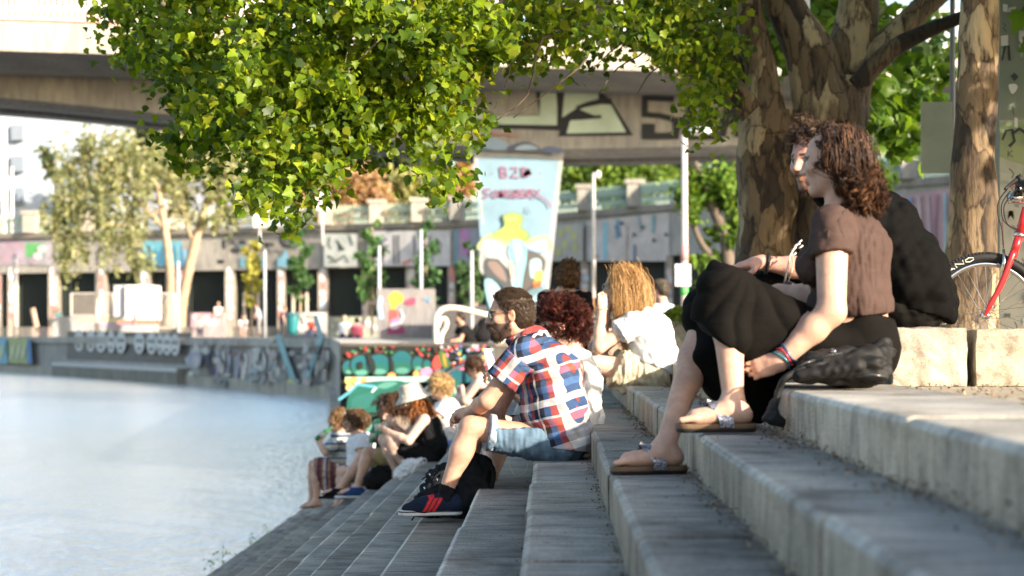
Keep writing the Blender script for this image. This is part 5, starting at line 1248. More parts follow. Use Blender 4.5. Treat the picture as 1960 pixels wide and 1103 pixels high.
# ------------------------------------------------ 1. the man in the plaid shirt
def plaid_man():
    J = conv(neck=(1013, 648, 9.5), chest=(1050, 712, 9.5), waist=(1061, 785, 9.5), pelvis=(1068, 843, 9.5), shL=(1004, 672, 9.325), shR=(1010, 668, 9.67), elL=(931, 768, 9.31), elR=(950, 792, 9.68), wrL=(898, 790, 9.52), wrR=(900, 797, 9.6),
             hipL=(1062, 848, 9.41), hipR=(1062, 848, 9.6), knL=(900, 818, 9.33), knR=(908, 820, 9.72), anL=(851, 948, 9.31), anR=(868, 952, 9.72), toL=(768, 990, 9.27), toR=(790, 985, 9.75))
    H = Head(P(975, 603, 9.5), (-1, .0, -.05), sc=1.04)
    skin = (.52, .29, .20)
    hands = {'L': ((-.8, .6, -.1), (.2, .6, -.7), (-.2, .3, .9), .7), 'R': ((-.85, -.5, -.1), (.2, -.6, -.7), (-.2, -.3, .9), .7)}
    me = make_body('man in red, white and blue plaid shirt and denim shorts, wearing sunglasses', J, H, .0058, skin, P(1068, 879, 9.5), hands=hands, r=(.130, .142, .132), wide=1.28, toes=False, stubble=(.16, .095, .07), eyes=False, leg=.98, feet=False)
    # shirt
    sp = nrm(J['neck'] - J['pelvis']); pp = nrm(np.cross([0, 1, 0], sp))
    armd = nrm(J['elL'] - J['shL']); armp = nrm(np.cross([0, 1, 0], armd))
    el = J['shL'] + (J['elL'] - J['shL']) * .62; er = J['shR'] + (J['elR'] - J['shR']) * .62
    tr = torso(J, .014, .05, (.140, .150, .138), 1.27)
    tr[2] = cone(J['chest'], J['neck'] * .8 + J['chest'] * .2, .152, .085, .05, nrm(J['shR'] - J['shL']), 1.2)
    pr = tr + [cone(J['shL'], el, .072, .083, .035), cone(J['shR'], er, .072, .083, .035), cone(J['pelvis'], P(1092, 852, 9.5), .135, .12, .06, (0, 1, 0), 1.4), cone(J['neck'] + [.01, 0, -.02], H.W((-.035, 0, -.10)), .082, .070, .02)]
    # the torso is cut at the hem, the sleeves at their ends
    def pat(V):
        a = (V - J['pelvis']) @ sp; b = (V - J['pelvis']) @ pp * -1 + (V[:, 1] - 9.5) * .75
        dl = np.linalg.norm(np.cross(V - J['shL'], armd), axis=1); tl = (V - J['shL']) @ armd
        m = (tl > .05) & (dl < .1) & (V[:, 1] < 9.40)
        a2 = tl; b2 = (V - J['shL']) @ armp + (V[:, 1] - 9.3) * .6
        w = Waves(5, 5); j = .0018 * w(V)
        return np.stack([np.where(m, a2 + .03, a + .05) + j, np.where(m, b2 + .05, b + .02) + j * .8, np.zeros(len(V))], 1)
    body = cloth('shirt', me, tr + pr[6:8] + [cone(J['shL'], J['shL'] * .75 + el * .25, .074, .078, .035), cone(J['shR'], J['shR'] * .75 + er * .25, .074, .078, .035)], .0058, (1, 1, 1), [(P(1085, 858, 9.5), (-.15, 0, -1)), (H.W((-.04, 0, -.088)), H.u * 1.0 + H.f * .55)], .0055, 6, 4, 'plaid', None, pat, 2, (2.2, .7, .8))
    for sh, e in ((J['shL'], el), (J['shR'], er)):
        cloth('sleeve', me, [cone(sh + (e - sh) * .1, e + nrm(e - sh) * .06, .076, .090, .03)], .0058, (1, 1, 1), [(e, nrm(e - sh))], .003, 9, 8, 'plaid', None, pat, 2)
    # collar
    cl = cloth('collar', me, [cone(P(1006, 640, 9.42), P(1030, 634, 9.5), .018, .022, .02), cone(P(1030, 634, 9.5), P(1010, 640, 9.58), .022, .018, .02), cone(P(1006, 640, 9.42), P(992, 655, 9.43), .016, .008, .02)], .005, (1, 1, 1), (), .002, 12, 3, 'plaid', None, pat)
    # denim shorts with turned-up hems
    DN, DL = np.array((.105, .165, .23)), np.array((.30, .36, .42))
    hemL, hemR = P(934, 828, 9.34), P(934, 828, 9.7)
    def dcol(V):
        w = Waves(6, 14)(V); return DN[None] * (1 + .18 * w)[:, None]
    for hp, hm, sd in ((J['hipL'], hemL, 'L'), (J['hipR'], hemR, 'R')):
        ax = nrm(hm - hp)
        cloth('shorts', me, [cone(J['pelvis'] + [.02, 0, -.015], J['pelvis'] + [-.06, 0, .0], .128, .115, .05, (0, 1, 0), 1.42), cone(hp, hm + ax * .05, .107, .088, .05)], .006, DN, [(hm, ax), (J['pelvis'] + [0, 0, .07], (0, 0, 1))] + ([(P(1060, 850, 9.505), (0, 1, 0))] if sd == 'L' else [(P(1060, 850, 9.495), (0, -1, 0))]), .0035, 9, 14, 'cloth', dcol, None, 2, (.6, 1, 2.2))
        cloth('hem', me, [cone(hm - ax * .035, hm + ax * .03, .0935, .0935, .01)], .005, DL, [(hm + ax * .004, ax), (hm - ax * .03, -ax)], .002, 12, 15)
    # sock and shoe, near foot; far foot behind the rucksack
    for an, to in ((J['anL'], J['toL']), (J['anR'], J['toR'])):
        cloth('sock', me, [cone(an - [0, 0, .03], an + nrm(J['knL'] - J['anL']) * .045, .040, .041, .02)], .006, (.012, .012, .014), [(an + nrm(J['knL'] - J['anL']) * .05, nrm(J['knL'] - J['anL']))], .002, 14, 3)
        d = nrm((to - an) * [1, 1, 0]); t_ = np.cross([0, 0, 1], d); z0 = an[2] - .098
        base = np.array([an[0], an[1], z0]); L = ((to - an) @ d)
        hl, tp = base - d * .048, base + d * (L + .012)
        up = [cone(hl + [0, 0, .045], hl + [0, 0, .075], .036, .033, .02), cone(hl + [0, 0, .038], base + d * .10 + [0, 0, .042], .040, .044, .03, t_, 1.1), cone(base + d * .03 + [0, 0, .07], base + d * .13 + [0, 0, .045], .040, .035, .03), cone(base + d * .11 + [0, 0, .036], tp - d * .045 + [0, 0, .030], .040, .031, .03, t_, 1.3)]
        NV = np.array((.012, .018, .035))
        def scol(V):
            C = np.tile(NV, (len(V), 1)); q = V - base; a = q @ d; z = q[:, 2]
            for k in range(3):
                cc = .045 + .024 * k; m = (np.abs(a - cc - (z - .05) * .62 * -1) < .0085) & (z < .088) & (z > .022); C[m] = (.55, .035, .035)
            m = (a > .055) & (a < .085) & (z > .088); C[m] = (.5, .03, .05)
            return C
        sho = cloth('shoe', me, up, .0048, NV, [(base + [0, 0, .105], (0, 0, 1))], .0, 10, 3, 'cloth', scol)
        cloth('sole', sho, [cone(hl + [0, 0, .012], tp - d * .04 + [0, 0, .012], .040, .040, .01, t_, 1.12), cone(base + d * .1 + [0, 0, .012], tp - d * .038 + [0, 0, .012], .046, .040, .01, t_, 1.12)], .0045, (.62, .60, .57), [(base + [0, 0, .028], (0, 0, 1)), (base + [0, 0, .0], (0, 0, -1))], 0, 10, 3, 'leather', lambda V: np.where((np.abs(V[:, 2:3] - z0 - .021) < .003), np.array([[.03, .03, .05]]), np.array([[.62, .6, .57]])))
        for k in range(4):
            mb = MB(); c = base + d * (.055 + .02 * k) + [0, 0, .105 - .013 * k]; mb.tube([c - t_ * .022, c + [0, 0, .004], c + t_ * .022], .003, 5, (.02, .025, .05)); mb.build('lace', M['cloth'], sho, True)
    # short brown hair and beard
    hc = [H.e((-.018, 0, .040), (.103, .081, .090), .01), H.e((-.06, 0, -.01), (.062, .073, .075), .03)]
    o, V, Nn = haircap(me, hc, .005, (.05, .029, .017), [(H.W((.058, 0, .072)), H.f * 1 - H.u * .55), (H.W((.022, 0, .012)), H.f * .85 - H.u * .6), (H.W((-.05, 0, -.075)), -H.u * 1.0)], .0012, 40)
    rt, nn = pick(V, Nn, 6000, 3); lz = H.L(rt); top = lz[:, 2] > .07
    tang = np.where(top[:, None], H.f * .5 + H.u * .35, -H.u * .9 - H.f * .35); tang = tang - nn * (tang * nn).sum(1)[:, None]
    for m, cs, sd in ((top, [(.045, .026, .015), (.034, .019, .011), (.06, .035, .021)], 4), (~top, [(.075, .043, .026), (.055, .031, .019), (.095, .057, .035)], 5)):
        strands('hair', me, rt[m], nn[m] * .28 + tang[m], .014, 3, .0010, cs, sd, 0, .06)
    bc = [H.k((-.002, .052, -.050), (.058, .018, -.102), .0215, .0205, .03), H.k((-.002, -.052, -.050), (.058, -.018, -.102), .0215, .0205, .03), H.e((.073, 0, -.101), (.020, .024, .020), .03), H.k((.096, .022, -.054), (.104, 0, -.050), .0065, .0065, .01), H.k((.096, -.022, -.054), (.104, 0, -.050), .0065, .0065, .01), H.k((.07, .035, -.09), (.088, .02, -.06), .012, .01, .02), H.k((.07, -.035, -.09), (.088, -.02, -.06), .012, .01, .02)]
    o, V, Nn = haircap(me, bc, .005, (.055, .031, .02), (), .001, 60, name='beard')
    rt, nn = pick(V, Nn, 1800, 5); strands('beard', me, rt, nn * .6 - H.u * .7, .011, 3, .001, [(.062, .034, .02), (.04, .022, .013), (.09, .055, .035)], 6, .1, .2)
    # sunglasses
    gl = MB()
    for y in (1, -1):
        c = H.W((.094, .033 * y, -.004)); a = H.l * .9 + H.f * -.25 * y; a = nrm(a)
        lensdisc(gl, c, a * H.s, nrm(H.u + H.f * .12) * H.s, .027, .022, (.05, .055, .05))
    gl.build('sunglass_lenses', M['shiny'], me)
    gf = MB()
    for y in (1, -1):
        c = H.W((.095, .033 * y, -.004)); a = nrm(H.l * .9 + H.f * -.25 * y); th = np.linspace(0, 6.283, 15)
        gf.tube([c + (a * .027 * math.cos(t) + nrm(H.u + H.f * .12) * .022 * math.sin(t)) * H.s for t in th], .0017, 5, (.5, .45, .36))
        gf.tube([H.W((.088, .060 * y, .006)), H.W((.04, .077 * y, .010)), H.W((.0, .083 * y, .012)), H.W((-.022, .085 * y, -.004))], .0016, 5, (.3, .26, .2))
    gf.tube([H.W((.103, .008, .003)), H.W((.106, 0, .006)), H.W((.103, -.008, .003))], .0016, 5, (.5, .45, .36)); gf.build('sunglass_frame', M['chrome'], me, True)
    return me
plaid_man()

# ------------------------------------------------ 2. the woman in the brown shirt
def sandal(me, an, to, s=.95):
    d = nrm((to - an) * [1, 1, 0]); t_ = np.cross([0, 0, 1], d); z0 = an[2] - .100; base = np.array([an[0], an[1], z0]); L = (to - an) @ d
    hl, tp = base - d * .042, base + d * (L + .012)
    pr = [cone(hl + [0, 0, .02], tp - d * .04 + [0, 0, .02], .036, .038, .01, t_, 1.05), cone(base + d * .08 + [0, 0, .02], tp - d * .04 + [0, 0, .02], .042, .038, .01, t_, 1.1)]
    so = cloth('sandal', me, pr, .004, (.2, .12, .07), [(base + [0, 0, .030], (0, 0, 1)), (base, (0, 0, -1))], 0, 9, 2, 'leather', lambda V: np.where(V[:, 2:3] < z0 + .014, np.array([[.02, .017, .015]]), np.array([[.14, .085, .048]])))
    mb = MB()
    def ribbon(pts, w):
        p = spline(pts, 5); T = nrm(d); V = []
        for q in p: V += [q - d * w, q + d * w]
        mb.add(V, [(2 * i, 2 * i + 1, 2 * i + 3, 2 * i + 2) for i in range(len(p) - 1)])
    fz = lambda a, b, z: base + d * a + t_ * b + [0, 0, z]
    ribbon([fz(.03, .047, .018), fz(.036, .045, .05), fz(.064, .026, .092), fz(.074, 0, .104), fz(.064, -.026, .092), fz(.036, -.045, .05), fz(.03, -.047, .018)], .024)
    mb.build('strap', M['glitter'], so, True)
    mb = MB(); mb.tube([fz(.075, 0, .094), fz(.11, .008, .072), fz(.145, .014, .046), fz(.165, .016, .030)], [.011, .009, .007, .006], 6, (.06, .06, .075)); mb.build('strap', M['leather'], so, True)
    mb = MB(); c = fz(.078, 0, .100); mb.tube([c, c + d * .012 + [0, 0, .006]], .007, 8, (.7, .68, .65)); mb.build('buckle', M['chrome'], so)

def brown_woman():
    J = conv(neck=(1614, 408, 6.5), chest=(1634, 478, 6.5), waist=(1628, 570, 6.5), pelvis=(1642, 662, 6.5), shL=(1592, 430, 6.34), shR=(1600, 420, 6.66), elL=(1592, 596, 6.27), elR=(1560, 575, 6.74), wrL=(1492, 692, 6.28), wrR=(1490, 560, 6.78),
             hipL=(1630, 690, 6.41), hipR=(1628, 678, 6.60), knL=(1388, 545, 6.32), knR=(1358, 600, 6.68), anL=(1404, 770, 6.26), anR=(1274, 852, 6.48), toL=(1300, 792, 6.24), toR=(1174, 878, 6.44))
    H = Head(P(1591, 309, 6.5), (-.88, .43, -.06), sc=.965)
    skin = (.52, .315, .235)
    hands = {'L': ((-.93, .15, -.33), (-.15, .95, -.2), (-.45, 0, .85), .75), 'R': ((-.9, -.3, -.1), (0, -.3, -.9), (-.2, 0, .9), .6)}
    me = make_body('woman in brown short-sleeved top and wide black trousers with curly auburn hair and glitter sandals', J, H, .0056, skin, P(1642, 740, 6.5), fem=True, hands=hands, r=(.135, .120, .105), wide=1.3, arm=1.12, leg=1.0)
    BR = np.array((.066, .043, .038))
    pr = torso(J, .004, .05, (.135, .128, .112), 1.28)[1:]
    for y in (6.41, 6.58): pr.append(ell(P(1556, 508, y), (.062, .072, .068), None, .05))
    pr += [cone(P(1606, 592, 6.5), P(1634, 592, 6.5), .09, .128, .05, (0, 1, 0), 1.3)]
    el = J['shL'] + (J['elL'] - J['shL']) * .36; er = J['shR'] + (J['elR'] - J['shR']) * .36
    pr += [cone(J['shL'], J['shL'] * .5 + el * .5, .070, .072, .035), cone(J['shR'], er, .068, .072, .035)]
    cuts = [(P(1640, 606, 6.5), (.12, 0, -1)), (P(1596, 413, 6.5), (-.75, 0, .66))]
    cloth('top', me, pr, .0056, BR, cuts, .0030, 13, 5, 'cloth', None, None, 2, (.5, 1, 2.0))
    cloth('sleeve', me, [cone(J['shL'], el + (el - J['shL']) * .4, .0705, .0745, .03)], .0056, BR, [(el, nrm(el - J['shL']) + [.12, 0, 0])], .002, 10, 6)
    # wide-leg trousers: hip, raised near leg, far leg with its long hem
    BK = np.array((.006, .0054, .005))
    def drape(kn, k, am):
        w9 = Waves(31, 3)
        def f(V):
            q = V - kn; th = np.arctan2(q[:, 2], q[:, 0]); r_ = np.hypot(q[:, 0], q[:, 2])
            return am * (np.abs(np.sin(th * k + w9(V) * 1.1 + q[:, 1] * 6)) - .6) * np.clip((r_ - .05) / .15, 0, 1) * np.clip((1.0 - r_ / .62), .25, 1)
        return f
    fL = [cone(J['pelvis'], J['pelvis'] + [0, 0, .09], .150, .122, .05, (0, 1, 0), 1.28), cone(J['hipL'] + [0, 0, -.01], J['knL'] + [.0, 0, -.012], .092, .076, .05), cone(J['knL'] + [.006, 0, -.01], P(1392, 640, 6.31), .084, .088, .05), cone(J['knL'], P(1362, 618, 6.33), .07, .075, .05), cone(P(1480, 610, 6.36), P(1400, 640, 6.33), .075, .075, .06), cone(P(1560, 665, 6.38), P(1440, 662, 6.35), .08, .055, .06)]
    cloth('trousers', me, fL, .006, BK, [(P(1395, 668, 6.31), (-.62, 0, -.8)), (P(1640, 592, 6.5), (.3, 0, .95)), (P(1600, 741, 6.5), (0, 0, -1)), (P(1600, 660, 6.52), (0, 1, 0))], .004, 4, 9, 'cloth', None, None, 2, (2.6, 1, 1.2), drape(P(1430, 490, 6.3), 8.5, .018))
    fR = [cone(J['pelvis'], J['pelvis'] + [0, 0, .09], .150, .122, .05, (0, 1, 0), 1.28), cone(J['hipR'], J['knR'], .12, .085, .06), cone(J['knR'] + [-.0, 0, 0], P(1385, 720, 6.62), .088, .082, .06), cone(J['knR'] + [.03, 0, -.03], P(1362, 690, 6.58), .08, .062, .05), cone(P(1500, 640, 6.6), P(1420, 720, 6.6), .13, .105, .06), cone(P(1440, 690, 6.6), P(1445, 780, 6.6), .085, .05, .06), cone(P(1362, 672, 6.56), P(1338, 683, 6.55), .045, .018, .04)]
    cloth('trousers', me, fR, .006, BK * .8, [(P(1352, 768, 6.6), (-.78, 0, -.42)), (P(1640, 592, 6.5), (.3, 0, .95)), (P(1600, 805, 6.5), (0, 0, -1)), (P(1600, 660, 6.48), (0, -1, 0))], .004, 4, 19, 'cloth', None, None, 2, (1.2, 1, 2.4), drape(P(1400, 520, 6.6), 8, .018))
    for an, to in ((J['anL'], J['toL']), (J['anR'], J['toR'])): sandal(me, an, to)
    w = J['wrL']; ad = nrm(J['elL'] - J['wrL'])
    for k, c in ((.012, (.03, .16, .2)), (.026, (.45, .04, .06)), (.040, (.05, .08, .16))):
        mb = MB(); a, b = basis(ad, (0, 0, 1))[1:]; th = np.linspace(0, 6.283, 20)
        mb.tube([w + ad * k + (a * math.cos(t) + b * math.sin(t)) * .037 + ad * .006 * math.sin(t * 2 + k * 90) for t in th], .0042, 5, c); mb.build('bracelet', M['shiny'], me, True)
    # curly auburn hair to the shoulders
    DK = (.030, .014, .008)
    mass = [H.e((-.020, 0, .034), (.101, .086, .087), .02), ell(P(1625, 315, 6.5), (.070, .095, .10), None, .05), ell(P(1646, 354, 6.49), (.070, .104, .058), None, .05), ell(P(1622, 345, 6.41), (.030, .026, .06), None, .04)]
    o, V, Nn = haircap(me, mass, .0056, DK, [(H.W((.050, 0, .03)), H.f - H.u * .62), (P(1572, 330, 6.5), (-1, 0, 0.1))], .005, 18, 5)
    L = H.L(V)
    mk = (L[:, 2] > .0) & (L[:, 0] < np.where(L[:, 2] > .06, .07, .018))
    rt, nn = pick(V, Nn, 2300, 7, mk)
    coll = [(H.c, np.array([.106, .09, .108]), H.B), (P(1625, 315, 6.5), np.array([.072, .097, .102]), np.eye(3)), (P(1646, 354, 6.49), np.array([.072, .106, .060]), np.eye(3)), (P(1622, 345, 6.41), np.array([.032, .028, .062]), np.eye(3))]
    AU = [(.10, .036, .014), (.07, .024, .010), (.17, .064, .022), (.045, .017, .008), (.24, .095, .034)]
    def back(x):
        fr_ = np.clip((P(1604, 0, 6.5)[0] + (P(0, 330, 6.5)[2] - x[:, 2]) * .35 - x[:, 0]) * 14, 0, 1) * (x[:, 2] < P(0, 318, 6.5)[2])
        return np.clip(((x - H.c) @ H.f + .012) * 14, 0, 1.2)[:, None] * -H.f[None] * .9 + fr_[:, None] * np.array([.9, 0, .25])
    rt, nn = rt[:520], nn[:520]
    AU = [(.062, .026, .013), (.040, .017, .009), (.095, .042, .019), (.026, .012, .007), (.032, .014, .008), (.15, .068, .030)]
    strands('hair', me, rt, nn * .2 - H.u * .7 - H.f * .25, .172, 22, .0013, AU, 8, .42, .05, .0095, 2.2, coll, 1, back, clump=11, cj=.0048, ramp0=1.3)
    low = (V[:, 2] < P(0, 318, 6.5)[2]) & (V[:, 0] > P(1612, 0, 6.5)[0])
    rt, nn = pick(V, Nn, 230, 9, low); strands('hair', me, rt, nn * .5 - H.u * .6, .075, 16, .0013, AU, 10, .25, .08, .0105, 1.7, (), clump=11, cj=.004)
    return me
brown_woman()

# ------------------------------------------------ 3. the man in black behind her
def black_man():
    J = conv(neck=(1622, 392, 7.25), chest=(1680, 445, 7.25), waist=(1728, 530, 7.25), pelvis=(1745, 576, 7.25), shL=(1640, 420, 7.05), shR=(1618, 410, 7.45), elL=(1548, 516, 6.98), elR=(1560, 520, 7.5), wrL=(1458, 503, 6.98), wrR=(1470, 560, 7.4),
             hipL=(1735, 578, 7.16), hipR=(1735, 578, 7.36), knL=(1470, 560, 7.1), knR=(1455, 570, 7.42), anL=(1470, 730, 7.1), anR=(1450, 740, 7.4), toL=(1400, 745, 7.1), toR=(1390, 755, 7.4))
    H = Head(P(1558, 306, 7.2), (-.74, -.66, -.10), (-.06, 0, 1), sc=1.0)
    skin = (.50, .27, .21)
    hands = {'L': ((-.95, -.1, -.12), (-.1, .1, -1), (-.2, -.9, .2), .22), 'R': ((-.9, -.3, -.1), (0, -.3, -.9), (-.2, 0, .9), .6)}
    me = make_body('curly-haired man in loose black shirt leaning in behind the brown-shirted woman', J, H, .006, skin, P(1745, 626, 7.25), hands=hands, r=(.13, .125, .125), wide=1.35, brow=(.05, .028, .018), stubble=(.24, .12, .08), arm=.95)
    BK = np.array((.0038, .0037, .0037))
    pr = torso(J, .02, .06, (.135, .135, .135), 1.35) + [cone(J['shL'], J['shL'] * .45 + J['elL'] * .55, .075, .082, .04), cone(J['shR'], J['shR'] * .45 + J['elR'] * .55, .075, .082, .04), cone(J['waist'], P(1772, 580, 7.25), .135, .10, .08, (0, 1, 0), 1.4), cone(P(1782, 560, 7.2), P(1802, 606, 7.2), .05, .018, .06, (0, 1, 0), 2.2), cone(J['neck'], H.W((-.03, 0, -.1)), .075, .06, .02)]
    cloth('shirt', me, pr, .0065, BK, [(P(1800, 613, 7.25), (-.25, 0, -1)), (H.W((-.02, 0, -.095)), H.u + H.f * .4), (J['shL'] * .42 + J['elL'] * .58, nrm(J['elL'] - J['shL']) * [1, 1, 1])], .008, 6, 23, 'cloth', None, None, 2)
    GR = (.008, .0075, .007)
    cloth('trousers', me, [cone(J['pelvis'], J['pelvis'] + [.0, 0, .02], .135, .13, .05, (0, 1, 0), 1.4), cone(J['hipL'], J['knL'], .105, .085, .05), cone(J['hipR'], J['knR'], .105, .085, .05), cone(J['knL'], J['anL'], .08, .07, .04), cone(J['knR'], J['anR'], .08, .07, .04)], .0075, GR, (), .007, 8, 27)
    for an, to in ((J['anL'], J['toL']), (J['anR'], J['toR'])):
        cloth('shoe', me, foot(an, to, 1.25, toes=False), .008, (.015, .015, .015), (), 0)
    # wrist band, cord and print
    w, ad = J['wrL'], nrm(J['elL'] - J['wrL']); a, b = basis(ad, (0, 0, 1))[1:]; th = np.linspace(0, 6.283, 20)
    mb = MB(); mb.tube([w + ad * .02 + (a * math.cos(t) + b * math.sin(t)) * .034 for t in th], .007, 6, (.012, .012, .012)); mb.build('wristband', M['leather'], me, True)
    mb = MB(); mb.tube([P(1525, 468, 6.9), P(1512, 490, 6.88), P(1506, 520, 6.86), P(1501, 545, 6.86)], .0035, 6, (.6, .52, .44)); mb.build('cord', M['cloth'], me, True)
    mb = MB(); mb.tube([P(1516, 486, 6.9), P(1519, 505, 6.88), P(1513, 530, 6.86), P(1505, 546, 6.86)], .0025, 6, (.5, .4, .32)); mb.build('cord', M['cloth'], me, True)
    mb = MB(); mb.tube([P(1498, 546, 6.86), P(1510, 544, 6.85), P(1524, 549, 6.87)], [.009, .012, .009], 8, (.015, .015, .018)); mb.build('pendant', M['shiny'], me, True)
    mb = MB()
    for i, (u, v, l) in enumerate(((1514, 480, 10), (1520, 472, 12), (1527, 466, 8), (1517, 490, 7), (1529, 476, 8))): mb.tube([P(u, v, 6.90), P(u + l, v - 6, 6.90)], .003, 5, (.6, .62, .66))
    mb.build('print', M['cloth'], me, True)
    # curly hair and a trimmed beard
    DK = (.04, .022, .014)
    o, V, Nn = haircap(me, [H.e((-.026, 0, .042), (.100, .088, .086), .02), H.e((-.06, 0, -.005), (.07, .08, .08), .03), H.e((.040, 0, .092), (.045, .065, .03), .02)], .006, DK, [(H.W((.070, 0, .06)), H.f - H.u * .35), (H.W((.02, 0, .0)), H.f - H.u * .4)], .008, 24, 6)
    rt, nn = pick(V, Nn, 1500, 13); rt, nn = rt[:420], nn[:420]; strands('hair', me, rt, nn + H.u * .1, .042, 14, .0011, [(.075, .042, .026), (.05, .03, .018), (.12, .075, .05)], 14, .10, .2, .010, 1.6, clump=6, cj=.005)
    o, V, Nn = haircap(me, [H.k((.0, .052, -.058), (.058, .016, -.108), .023, .021, .03), H.k((.0, -.052, -.058), (.058, -.016, -.108), .023, .021, .03), H.k((.095, .024, -.054), (.103, 0, -.051), .0045, .0045, .01), H.k((.095, -.024, -.054), (.103, 0, -.051), .0045, .0045, .01)], .005, (.085, .045, .028), (), .002, 50, name='beard')
    rt, nn = pick(V, Nn, 700, 15); strands('beard', me, rt, nn - H.u * .5, .016, 5, .001, [(.10, .055, .035), (.06, .035, .02)], 16, .1, .3, .003, 1)
    return me
black_man()

# ------------------------------------------------ 4. the red-haired reader
def red_woman():
    J = conv(neck=(1094, 668, 10.12), chest=(1102, 728, 10.12), waist=(1096, 800, 10.12), pelvis=(1088, 850, 10.12), shL=(1098, 702, 9.97), shR=(1084, 690, 10.3), elL=(1030, 765, 9.97), elR=(1020, 770, 10.36), wrL=(965, 735, 10.05), wrR=(958, 738, 10.2),
             hipL=(1080, 852, 10.04), hipR=(1080, 852, 10.22), knL=(960, 815, 10.0), knR=(955, 812, 10.3), anL=(930, 950, 10.0), anR=(925, 950, 10.3), toL=(880, 985, 10.0), toR=(875, 985, 10.3))
    H = Head(P(1067, 626, 10.12), (-.88, -.10, -.55), (-.5, 0, .85), sc=1.0)
    skin = (.66, .42, .33)
    hands = {'L': ((-.8, .3, .45), (.2, .95, .1), (-.3, 0, .9), .55), 'R': ((-.8, -.3, .45), (.2, -.9, .1), (-.3, 0, .9), .55)}
    me = make_body('woman with spiky dark red hair in white sleeveless top reading with her head bent', J, H, .0065, skin, P(1088, 878, 10.12), fem=True, hands=hands, r=(.135, .125, .118), wide=1.3, toes=False)
    WT = (.64, .62, .60)
    pr = torso(J, .012, .05, (.14, .135, .125), 1.28)[:2] + [cone(J['chest'], J['neck'] * .55 + J['chest'] * .45 + [.015, 0, 0], .135, .075, .05, (0, 1, 0), 1.15), cone(J['waist'], P(1105, 838, 10.12), .14, .13, .05, (0, 1, 0), 1.3)]
    for s in ('shL', 'shR'): pr.append(sub(ell(J[s] + [-.02, -.02 if s == 'shL' else .02, -.02], (.085, .07, .115), None, .02)))
    cloth('tank_top', me, pr, .0065, WT, [(P(1090, 850, 10.12), (0, 0, -1)), (P(1075, 676, 10.12), (-.5, 0, .8))], .006, 8, 33)
    cloth('shorts', me, [cone(J['pelvis'], J['pelvis'] + [0, 0, .05], .135, .13, .05, (0, 1, 0), 1.35), cone(J['hipL'], J['knL'] * .7 + J['hipL'] * .3, .1, .085, .05), cone(J['hipR'], J['knR'] * .7 + J['hipR'] * .3, .1, .085, .05)], .008, (.03, .03, .04), (), .005)
    for an, to in ((J['anL'], J['toL']), (J['anR'], J['toR'])): cloth('shoe', me, foot(an, to, 1.2, toes=False), .009, (.05, .05, .06), (), 0)
    RD = [(.085, .019, .014), (.055, .013, .010), (.13, .034, .022), (.038, .011, .009)]
    o, V, Nn = haircap(me, [ell(P(1084, 606, 10.12), (.092, .092, .068), None, .02), ell(P(1102, 625, 10.12), (.055, .08, .06), None, .03), H.e((-.03, 0, .05), (.1, .09, .085), .02)], .0065, (.045, .010, .008), [(H.W((.058, 0, .045)), H.f - H.u * .25), (H.W((.01, 0, -.03)), H.f * .8 - H.u * .6)], .007, 20, 9)
    rt, nn = pick(V, Nn, 620, 17); strands('hair', me, rt, nn + np.array([.35, 0, .25]), .058, 8, .0012, RD, 18, -.02, .2, .007, 1.1, clump=8, cj=.006)
    rt, nn = pick(V, Nn, 110, 19, V[:, 2] < P(0, 625, 10.12)[2]); strands('hair', me, rt, nn * .8 - [0, 0, .4], .06, 8, .0016, RD, 20, .1, .2, .007, 1.1, clump=5, cj=.005)
    # the sheets she reads, held in her hand
    t = mesh('booklet', [P(925, 668, 9.98), P(934, 669, 10.1), P(951, 716, 10.1), P(943, 735, 9.98)] + [q + np.array([.012, 0, .003]) for q in (P(925, 668, 9.98), P(934, 669, 10.1), P(951, 716, 10.1), P(943, 735, 9.98))], [(0, 1, 2, 3), (7, 6, 5, 4), (0, 4, 5, 1), (1, 5, 6, 2), (2, 6, 7, 3), (3, 7, 4, 0)], M['plain'], None, False, np.array((.78, .78, .80)), base=P(940, 725, 10.0))
    tag(t, 'white booklet held up in front of the plaid-shirted man', 'booklet')
red_woman()

